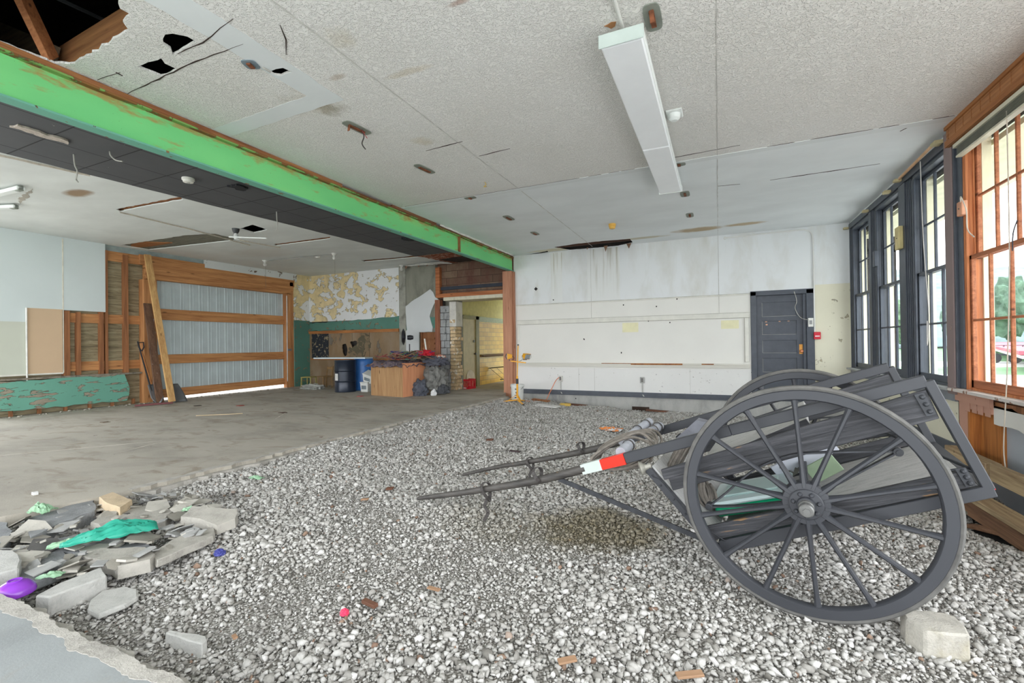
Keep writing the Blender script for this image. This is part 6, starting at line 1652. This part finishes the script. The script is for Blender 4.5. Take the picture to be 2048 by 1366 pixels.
# ================================================================== THINGS ON THE GRAVEL
def slab(name, poly, ztop, th, mat, lab, cat='concrete slab', tilt=(0, 0), group=None, rag=.012, bev=.008):
    cx = sum(p[0] for p in poly) / len(poly); cy = sum(p[1] for p in poly) / len(poly)
    pts = ragged([(x - cx, y - cy) for x, y in poly], rag, .07)
    mb = MB(); zf = lambda x, y: tilt[0] * x + tilt[1] * y
    plate(mb, pts, [], lambda x, y: (x * 1.03, y * 1.03, zf(x, y) - th), lambda x, y: (x, y, zf(x, y)))
    o = mb.build(name, mat, bevel=bev); o.location = (cx, cy, ztop)
    return tag(o, lab, cat, group)
m_sl = [concrete('broken_slab_pale', (170, 166, 157), .14, 8, bump=.008), concrete('broken_slab_grey', (138, 140, 141), .18, 8, bump=.01), concrete('broken_slab_white', (186, 185, 180), .10, 9, bump=.01), concrete('tan_brick', (192, 172, 142), .12, 8, bump=.005)]
slab('concrete_slab', [(-4.868, 1.646), (-4.967, 1.984), (-5.007, 2.130), (-4.597, 1.961), (-4.531, 1.722), (-4.374, 1.509)], -.02, .11, m_sl[1], 'long grey concrete kerb block nearest the slab edge in the rubble')
slab('brick', [(-4.806, 2.079), (-4.856, 2.199), (-4.444, 2.146), (-4.315, 1.999), (-4.564, 2.020)], .03, .11, m_sl[3], 'tan brick block at the top of the rubble, beside the long grey kerb block', 'brick', rag=.004)
slab('concrete_slab', [(-3.740, 2.119), (-3.818, 2.245), (-3.470, 2.376), (-3.352, 2.279), (-3.381, 2.162), (-3.582, 2.163)], .0, .07, m_sl[0], 'pale wedge of concrete at the right end of the rubble', tilt=(-.1, .15))
slab('concrete_slab', [(-4.354, 1.833), (-4.555, 2.008), (-4.368, 2.234), (-4.030, 2.224), (-3.900, 2.095), (-4.008, 1.925), (-4.105, 1.824)], -.03, .07, m_sl[0], 'wide flat pale slab behind the teal plastic bag')
slab('concrete_slab', [(-3.709, 1.517), (-3.749, 1.625), (-3.485, 1.751), (-3.305, 1.716), (-3.256, 1.663), (-3.333, 1.532), (-3.428, 1.547)], -.035, .08, m_sl[0], 'thick pale slab in front of the teal plastic bag')
slab('concrete_slab', [(-3.392, 1.750), (-3.504, 1.978), (-3.423, 2.166), (-3.283, 2.070), (-3.260, 1.870), (-3.236, 1.694)], -.05, .05, m_sl[0], 'long narrow slab between the wedge and the thick front slab')
slab('concrete_slab', [(-4.302, 1.313), (-4.151, 1.345), (-3.917, 1.310), (-3.772, 1.249), (-3.785, 1.155)], .0, .12, m_sl[2], 'whitish concrete block at the left edge of the picture')
slab('concrete_slab', [(-3.383, 1.181), (-3.438, 1.305), (-3.451, 1.505), (-3.285, 1.456), (-3.278, 1.397), (-3.293, 1.208)], -.045, .13, m_sl[2], 'long whitish kerb between the rubble and the gravel hollow')
slab('concrete_slab', [(-5.001, 1.528), (-4.879, 1.558), (-4.543, 1.465), (-4.369, 1.334)], -.01, .08, m_sl[1], 'grey slab corner at the left picture edge next to the pale green bag')
slab('flat_stone', [(-3.121, 1.298), (-3.216, 1.351), (-3.272, 1.428), (-3.207, 1.502), (-3.091, 1.516), (-3.005, 1.474), (-2.979, 1.399), (-2.992, 1.294)], -.115, .03, m_sl[2], 'large flat oval pale stone plate in front of the rubble', 'stone', rag=.006)
slab('concrete_slab', [(-2.522, 1.351), (-2.530, 1.378), (-2.308, 1.417), (-2.280, 1.404), (-2.263, 1.371)], -.13, .1, m_sl[2], 'half-buried pale block among the stones near the bottom left', rag=.005)
slab('concrete_slab', [(-4.426, 1.375), (-4.213, 1.424), (-4.010, 1.548), (-3.673, 1.465), (-3.643, 1.251), (-3.715, 1.133)], -.07, .05, m_sl[1], 'low grey slab under the loose tile pieces')
slab('concrete_slab', [(-4.422, 1.546), (-4.253, 1.784), (-3.972, 1.901), (-3.606, 1.842), (-3.851, 1.615), (-4.138, 1.495)], -.075, .05, m_sl[1], 'flat grey slab under the teal plastic bag')
# concrete block beside the near wheel
bl_top = [(0.826, 2.943), (0.923, 2.979), (1.022, 2.989), (1.056, 2.976), (1.062, 2.891), (1.046, 2.810), (0.939, 2.780), (0.872, 2.776), (0.825, 2.859)]
slab('concrete_block', bl_top, -.10, .17, concrete('rough_block', (178, 174, 164), .14, 10, bump=.012, stain=((160, 150, 120), .5)), 'large pale concrete block lying against the bottom of the near cart wheel', 'concrete block', bev=.012)
# shards of tile, each its own thing
m_tl = [concrete('grey_tile', (156, 156, 153), .1, 6, bump=.003), concrete('cream_tile', (182, 178, 168), .1, 6, bump=.003), concrete('taupe_tile', (140, 136, 126), .1, 6, bump=.003), concrete('dark_tile', (96, 94, 92), .15, 6)]
rs = random.Random(21)
zone = [(-5.0, 1.62), (-4.85, 2.25), (-4.6, 2.5), (-3.75, 2.5), (-3.35, 2.1), (-3.3, 1.62), (-3.5, 1.3), (-4.3, 1.25)]
def inside(x, y, P_):
    c = False; j = len(P_) - 1
    for i in range(len(P_)):
        if (P_[i][1] > y) != (P_[j][1] > y) and x < (P_[j][0] - P_[i][0]) * (y - P_[i][1]) / (P_[j][1] - P_[i][1]) + P_[i][0]: c = not c
        j = i
    return c
desc = ['flat grey tile shard lying loose in the rubble by the slab edge', 'cream tile shard lying loose in the rubble by the slab edge', 'taupe-brown tile shard lying loose in the rubble by the slab edge', 'dark broken tile shard lying loose in the rubble by the slab edge']
grp = ['grey tile shards in the rubble', 'cream tile shards in the rubble', 'taupe tile shards in the rubble', 'dark tile shards in the rubble']
cnt = 0
while cnt < 210:
    x = rs.uniform(-5, -3.3); y = rs.uniform(1.2, 2.5)
    if not inside(x, y, zone): continue
    r = rs.choice((.025, .03, .04, .05, .06, .08, .11)); n_ = rs.choice((4, 4, 5, 5, 6)); a0 = rs.uniform(0, 6)
    pts = [(r * rs.uniform(.7, 1.2) * math.cos(a0 + 2 * PI * k / n_), r * rs.uniform(.6, 1.1) * math.sin(a0 + 2 * PI * k / n_), 0) for k in range(n_)]
    k = rs.choices((0, 1, 2, 3), (5, 5, 5, 1))[0]
    o = MB().prism(pts, (0, 0, rs.choice((.006, .008, .014)))).build('tile_shard', m_tl[k])
    o.location = (x, y, rs.uniform(-.075, -.02)); o.rotation_euler = (rs.gauss(0, .2), rs.gauss(0, .2), 0)
    tag(o, desc[k], 'tile shard', grp[k]); cnt += 1
# plastic bags, bowl, small litter
def film(name, c):
    n = NT(name); n.b.inputs['Transmission Weight'].default_value = 0.0
    tr = n.t.nodes.new('ShaderNodeBsdfTranslucent'); tr.inputs[0].default_value = srgb(*c)
    mx = n.t.nodes.new('ShaderNodeMixShader'); mx.inputs[0].default_value = .35
    n.t.links.new(n.b.outputs[0], mx.inputs[1]); n.t.links.new(tr.outputs[0], mx.inputs[2]); n.t.links.new(mx.outputs[0], n.out.inputs[0])
    n.done(srgb(*c), .3)
    return n.m
def bag(c, sx_, sy_, h, mat, lab, seed, rz=0.0, twist=None):
    mb = MB(); n = 30; vs = []
    for j in range(n):
        for i in range(n):
            u = i / (n - 1) * 2 - 1; v = j / (n - 1) * 2 - 1
            r2 = min(1, u * u * .8 + v * v * .8); q = Vector((u * 2.2, v * 2.2, seed * 3.3))
            ridge = 1 - 2 * abs(mnoise.noise(q * 1.5)); pin = 1 - .55 * max(0, -u)
            z = h * (1 - r2) * (.55 + .5 * mnoise.noise(q)) + h * .3 * ridge * (1 - r2 * .5)
            vs.append((u * sx_ / 2, v * sy_ / 2 * pin * (1 + .3 * mnoise.noise(q + Vector((5, 5, 5)))), max(z, 0)))
    mb.add(vs, [(j * n + i, j * n + i + 1, (j + 1) * n + i + 1, (j + 1) * n + i) for j in range(n - 1) for i in range(n - 1)])
    o = mb.build('plastic_bag', mat, smooth=True); o.location = c; o.rotation_euler = (0, 0, rz); o.modifiers.new('t', 'SOLIDIFY').thickness = .002
    return tag(o, lab, 'plastic bag')
fm_teal = film('teal_film', (62, 186, 160)); fm_gr = film('pale_green_film', (168, 208, 172))
b_ = [(-3.818, 1.716)][0]; bag((b_[0], b_[1], .0), .50, .20, .10, fm_teal, 'crumpled teal green plastic bag lying on the rubble', 1, math.radians(68))
b_ = [(-3.966, 1.567)][0]; bag((b_[0], b_[1], -.02), .24, .10, .05, fm_gr, 'pale green plastic scrap just left of the teal bag', 2, math.radians(60))
b_ = [(-4.908, 1.751)][0]; bag((b_[0], b_[1], 0), .17, .12, .08, fm_gr, 'pale green plastic bag lying on the long grey kerb block', 3, .5)
b_ = [(-3.538, 1.299)][0]; bag((b_[0], b_[1], -.03), .12, .06, .03, fm_gr, 'small pale green plastic scrap near the purple bowl', 4, .8)
b_ = [(-3.839, 2.249)][0]; bag((b_[0], b_[1], -.01), .14, .08, .04, fm_gr, 'small pale green plastic scrap by the pale concrete wedge', 5, .3)
b_ = [(-4.411, 3.229)][0]; bag((b_[0], b_[1], -.085), .16, .07, .03, fm_gr, 'pale green plastic scrap on the dark gravel near the slab edge', 6, .2)
b_ = [(-3.506, 1.145)][0]
bw = empty('purple_bowl', (b_[0], b_[1], -.035), label='shiny purple plastic bowl upside down at the left edge of the rubble', cat='bowl')
MB().lathe([(.082, -.01), (.085, .0), (.078, .025), (.055, .05), (.03, .06), (0, .062)], (0, 0, 0), (0, 0, 1), 32, cap=False).build('body', plain('purple_plastic', (136, 62, 186), .2, var=.04), bw, smooth=True)
MB().lathe([(.030, .056), (.031, .066), (.026, .066), (.026, .058)], (0, 0, 0), (0, 0, 1), 24, cap=False).build('foot_ring', plain('purple_plastic_2', (140, 60, 196), .2, var=.04), bw, smooth=True)
def on_ground(x, y): return float(ground(x, y))
m_chip = wood('wood_chip', (176, 142, 112), (140, 106, 78), 'x', knots=False)
def chip(x, y, L, w_, th, rz, mat, lab, cat='wood scrap', dz=.03):
    o = MB().bar((-L / 2, 0, 0), (L / 2, 0, .01), w_, th).build('wood_scrap' if cat == 'wood scrap' else cat.replace(' ', '_'), mat, bevel=.002)
    o.location = (x, y, on_ground(x, y) + dz); o.rotation_euler = (.08, .05, rz); tag(o, lab, cat)
m_dkchip = wood('dark_chip', (116, 78, 58), (90, 56, 40), 'x', knots=False)
b_ = [(-0.647, 1.993), (-0.137, 2.172), (-1.782, 1.979), (-1.576, 2.299), (-2.215, 1.500), (-2.966, 3.244)]
chip(*b_[0], .085, .035, .01, .6, m_chip, 'pinkish wood chip at the bottom centre of the gravel', dz=.035)
chip(*b_[1], .12, .035, .012, .5, m_chip, 'pale wood scrap at the bottom right of the gravel', dz=.035)
chip(*b_[2], .11, .03, .02, -.2, m_dkchip, 'dark reddish wood splinter left of the bottom centre gravel')
chip(*b_[3], .09, .025, .01, -.1, m_chip, 'thin pale pink splinter above the dark reddish one')
chip(*b_[4], .05, .02, .01, -.4, m_chip, 'small orange-brown wood bit near the near slab corner')
chip(*b_[5], .07, .03, .01, .2, m_chip, 'small tan wood chip in the middle left of the gravel')
b_ = [(-3.000, 3.634), (-3.046, 5.903), (-2.520, 5.616), (-6.975, 9.869), (-5.154, 4.754), (-5.077, 5.918)]
chip(*b_[0], .07, .05, .015, .3, m_dkchip, 'rusty brown scrap left of the near shaft tip')
chip(*b_[1], .10, .06, .015, .2, m_dkchip, 'small brown wood scrap beyond the far shaft tip')
chip(*b_[2], .16, .05, .01, -.1, plain('black_red_scrap', (70, 56, 58), .6), 'flat dark scrap with a red edge beyond the far shaft', 'flat scrap')
chip(*b_[4], .08, .03, .01, .3, m_dkchip, 'small dark wood scrap close to the slab edge')
o = heap('pink_lump', (*[(-1.834, 1.846)][0], -.14), (.022, .02, .02), plain('pink_rubber', (226, 60, 96), .5), 'small bright pink ball of rubber among the stones', 'rubber scrap', 14, .3)
o = heap('blue_lump', (*[(-3.121, 2.013)][0], -.12), (.035, .03, .025), plain('navy_rubber', (62, 66, 140), .4), 'small navy blue lump among the stones', 'rubber scrap', 15, .3)
b_ = [(-1.721, 7.838)][0]
o = bag((b_[0], b_[1], on_ground(*b_) + .015), .40, .30, .05, peel('orange_wrapper_m', (232, 140, 70), (224, 224, 226), .52, 8), 'flattened orange and white wrapper on the gravel beyond the shafts', 9); o.name = 'wrapper'; o['category'] = 'wrapper'
b_ = [(-3.168, 6.488), (-3.450, 9.464), (-3.377, 10.530), (-5.032, 9.779)]
chip(*b_[1], .55, .18, .02, -.15, plain('white_scrap', (214, 212, 208), .8), 'white flat board scrap on the gravel below the far wall', 'flat scrap')
chip(*b_[2], .25, .12, .06, .1, plain('yellow_foam', (224, 190, 96), .8), 'small yellow foam block on the gravel below the far wall', 'foam block')
chip(-4.0, 10.5, .5, .12, .03, -.3, m_stud, 'old brown wood piece lying by the orange cord', dz=.04)
chip(-3.2, 10.8, .6, .1, .03, -.1, m_dkchip, 'dark wood strip on the gravel against the footing', dz=.05)
chip(-1.3, 10.9, .5, .1, .03, -.1, m_dkchip, 'dark board scrap right of the footing hole', dz=.05)
# litter on the slab
for k, ((x, y), c_, lab) in enumerate(zip([(-8.332, 8.977), (-5.534, 1.936), (-7.749, 6.242), (-10.557, 6.342), (-9.827, 4.343), (-9.604, 6.667)], [(196, 84, 92), (222, 222, 220), (90, 70, 60), (70, 60, 54), (110, 96, 80), (150, 60, 50)],
        ['flat red paper scrap on the slab in front of the white tubs', 'tiny white paper ball on the slab at the left', 'small brown scrap in the middle of the slab', 'dark scrap on the slab below the metal door', 'flat brown stain-coloured scrap on the slab left', 'small reddish scrap on the slab near the metal door'])):
    mb = MB(); pts = ragged([(-.08, -.03), (.08, -.04), (.1, .03), (-.05, .05)], .015, .05); plate(mb, pts, [], lambda x_, y_: (x_, y_, .0), lambda x_, y_: (x_, y_, .008)); o = mb.build('litter_scrap', plain('litter_%d' % k, c_, .8)); o.location = (x, y, .0); o.scale = (.9, 1.4, 1) if k != 1 else (.25, .5, 3); tag(o, lab, 'scrap')


# ================================================================== OUTSIDE
MB().box(-160, 260, 52, 260, -.75, -.7).build('ground_lawn', plain('lawn', (112, 150, 104), .9, var=.15, sc=.3), kind='structure')
MB().box(-160, 260, 33, 42, -.75, -.7).build('ground_lawn', plain('lawn_strip', (112, 150, 104), .9, var=.15, sc=.3), kind='structure')
mb = MB(); mb.box(-160, 260, -120, 33, -.75, -.7); mb.box(-160, 260, 42, 52, -.75, -.7)
mb.build('ground_drive', concrete('pale_driveway', (200, 199, 194), .06, .4), kind='structure')
MB().box(XL - 14, XL - .3, -20, 30, -.7, -.10).build('ground_apron', concrete('apron_concrete', (214, 212, 206), .06, .6), kind='structure')
OC_ = Vector((14.5, 33.1, -.7))
can = empty('canopy_building', OC_, label='long low red-edged canopy roof outside, seen through the windows', cat='building')
a, b = Vector((14.5, 33.1, 0)), Vector((40, 104, 0)); sd_ = (b - a).normalized().cross(Vector((0, 0, 1)))
MB(OC_).bar(a + sd_ * 2.5 + Vector((0, 0, .48)), b + sd_ * 2.5 + Vector((0, 0, .48)), 5.0, .2).build('red_fascia', plain('red_fascia', (200, 70, 84), .6, var=.05), can)
MB(OC_).bar(a + sd_ * 2.5 + Vector((0, 0, .25)), b + sd_ * 2.5 + Vector((0, 0, .25)), 4.8, .16).build('canopy_soffit', plain('canopy_white', (226, 228, 226), .7, var=.03), can)
for k in range(6):
    q = a.lerp(b, k / 5) + sd_ * 2.5
    MB(OC_).box(q.x - .12, q.x + .12, q.y - .12, q.y + .12, -.7, .2).build('post', plain('white_post', (224, 224, 224), .7), can)
OB2 = Vector((20.5, 49, -.7))
bike = empty('parked_trailer', OB2, label='small dark trailer frame parked on the pale strip outside the orange window', cat='trailer')
mb = MB(OB2); mb.box(19.3, 21.7, 48.8, 49.8, -.1, .0)
for x in (19.3, 20.5, 21.6): mb.box(x, x + .06, 48.8, 48.9, .0, .7)
mb.box(19.3, 21.7, 48.8, 48.9, .65, .72); mb.build('frame', plain('dark_frame', (90, 94, 100), .6), bike)
for x in (19.9, 21.1): MB(OB2).lathe([(.1, -.1), (.4, -.1), (.4, .1), (.1, .1)], (x, 48.7, -.3), (0, 1, 0), 20).build('wheel', plain('tyre_black', (60, 60, 62), .8), bike, smooth=True)
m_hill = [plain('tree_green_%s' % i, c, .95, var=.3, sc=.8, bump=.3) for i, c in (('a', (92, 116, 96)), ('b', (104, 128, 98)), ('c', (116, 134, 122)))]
m_bark = plain('bark', (96, 84, 74), .9)
rt = random.Random(4)
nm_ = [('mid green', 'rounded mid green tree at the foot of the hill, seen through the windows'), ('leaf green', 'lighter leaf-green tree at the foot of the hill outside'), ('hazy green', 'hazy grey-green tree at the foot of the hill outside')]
for i in range(11):
    x = 26 + i * 8.5; y = 118 + rt.uniform(-3, 3); h = rt.uniform(9, 14); k = i % 3
    t = empty('tree', (x, y, -.7), label=nm_[k][1], cat='tree', group=nm_[k][0] + ' trees beyond the lawn')
    mb = MB((x, y, -.7)); c0 = Vector((x, y, -.7 + h * .6)); bm = bmesh.new(); bmesh.ops.create_icosphere(bm, subdivisions=4, radius=1)
    vs = []
    for v in bm.verts:
        q = v.co.normalized(); kk = 1 + .32 * mnoise.noise(q * 2.2 + Vector((i * 3, 0, 0))) + .2 * mnoise.noise(q * 7 + Vector((0, i * 5, 0)))
        vs.append(c0 + Vector((q.x * 3.4, q.y * 3.4, q.z * h * .42)) * kk)
    mb.add(vs, [tuple(v.index for v in f.verts) for f in bm.faces]); bm.free()
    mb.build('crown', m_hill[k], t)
    MB((x, y, -.7)).tube([(x, y, -.75), (x + .2, y, h * .5)], [.35, .2], 8).build('trunk', m_bark, t)
hl = MB()
gxx = np.linspace(-60, 260, 50); gyy = np.linspace(120, 260, 16); vs = []
for b in gyy:
    for a in gxx: vs.append((a, b, -1 + 26 * min(1, (b - 120) / 80) * (1 + .3 * mnoise.noise(Vector((a * .02, b * .02, 3)))) + 2.5 * mnoise.noise(Vector((a * .12, b * .12, 0)))))
hl.add(vs, [(j * 50 + i, j * 50 + i + 1, (j + 1) * 50 + i + 1, (j + 1) * 50 + i) for j in range(15) for i in range(49)])
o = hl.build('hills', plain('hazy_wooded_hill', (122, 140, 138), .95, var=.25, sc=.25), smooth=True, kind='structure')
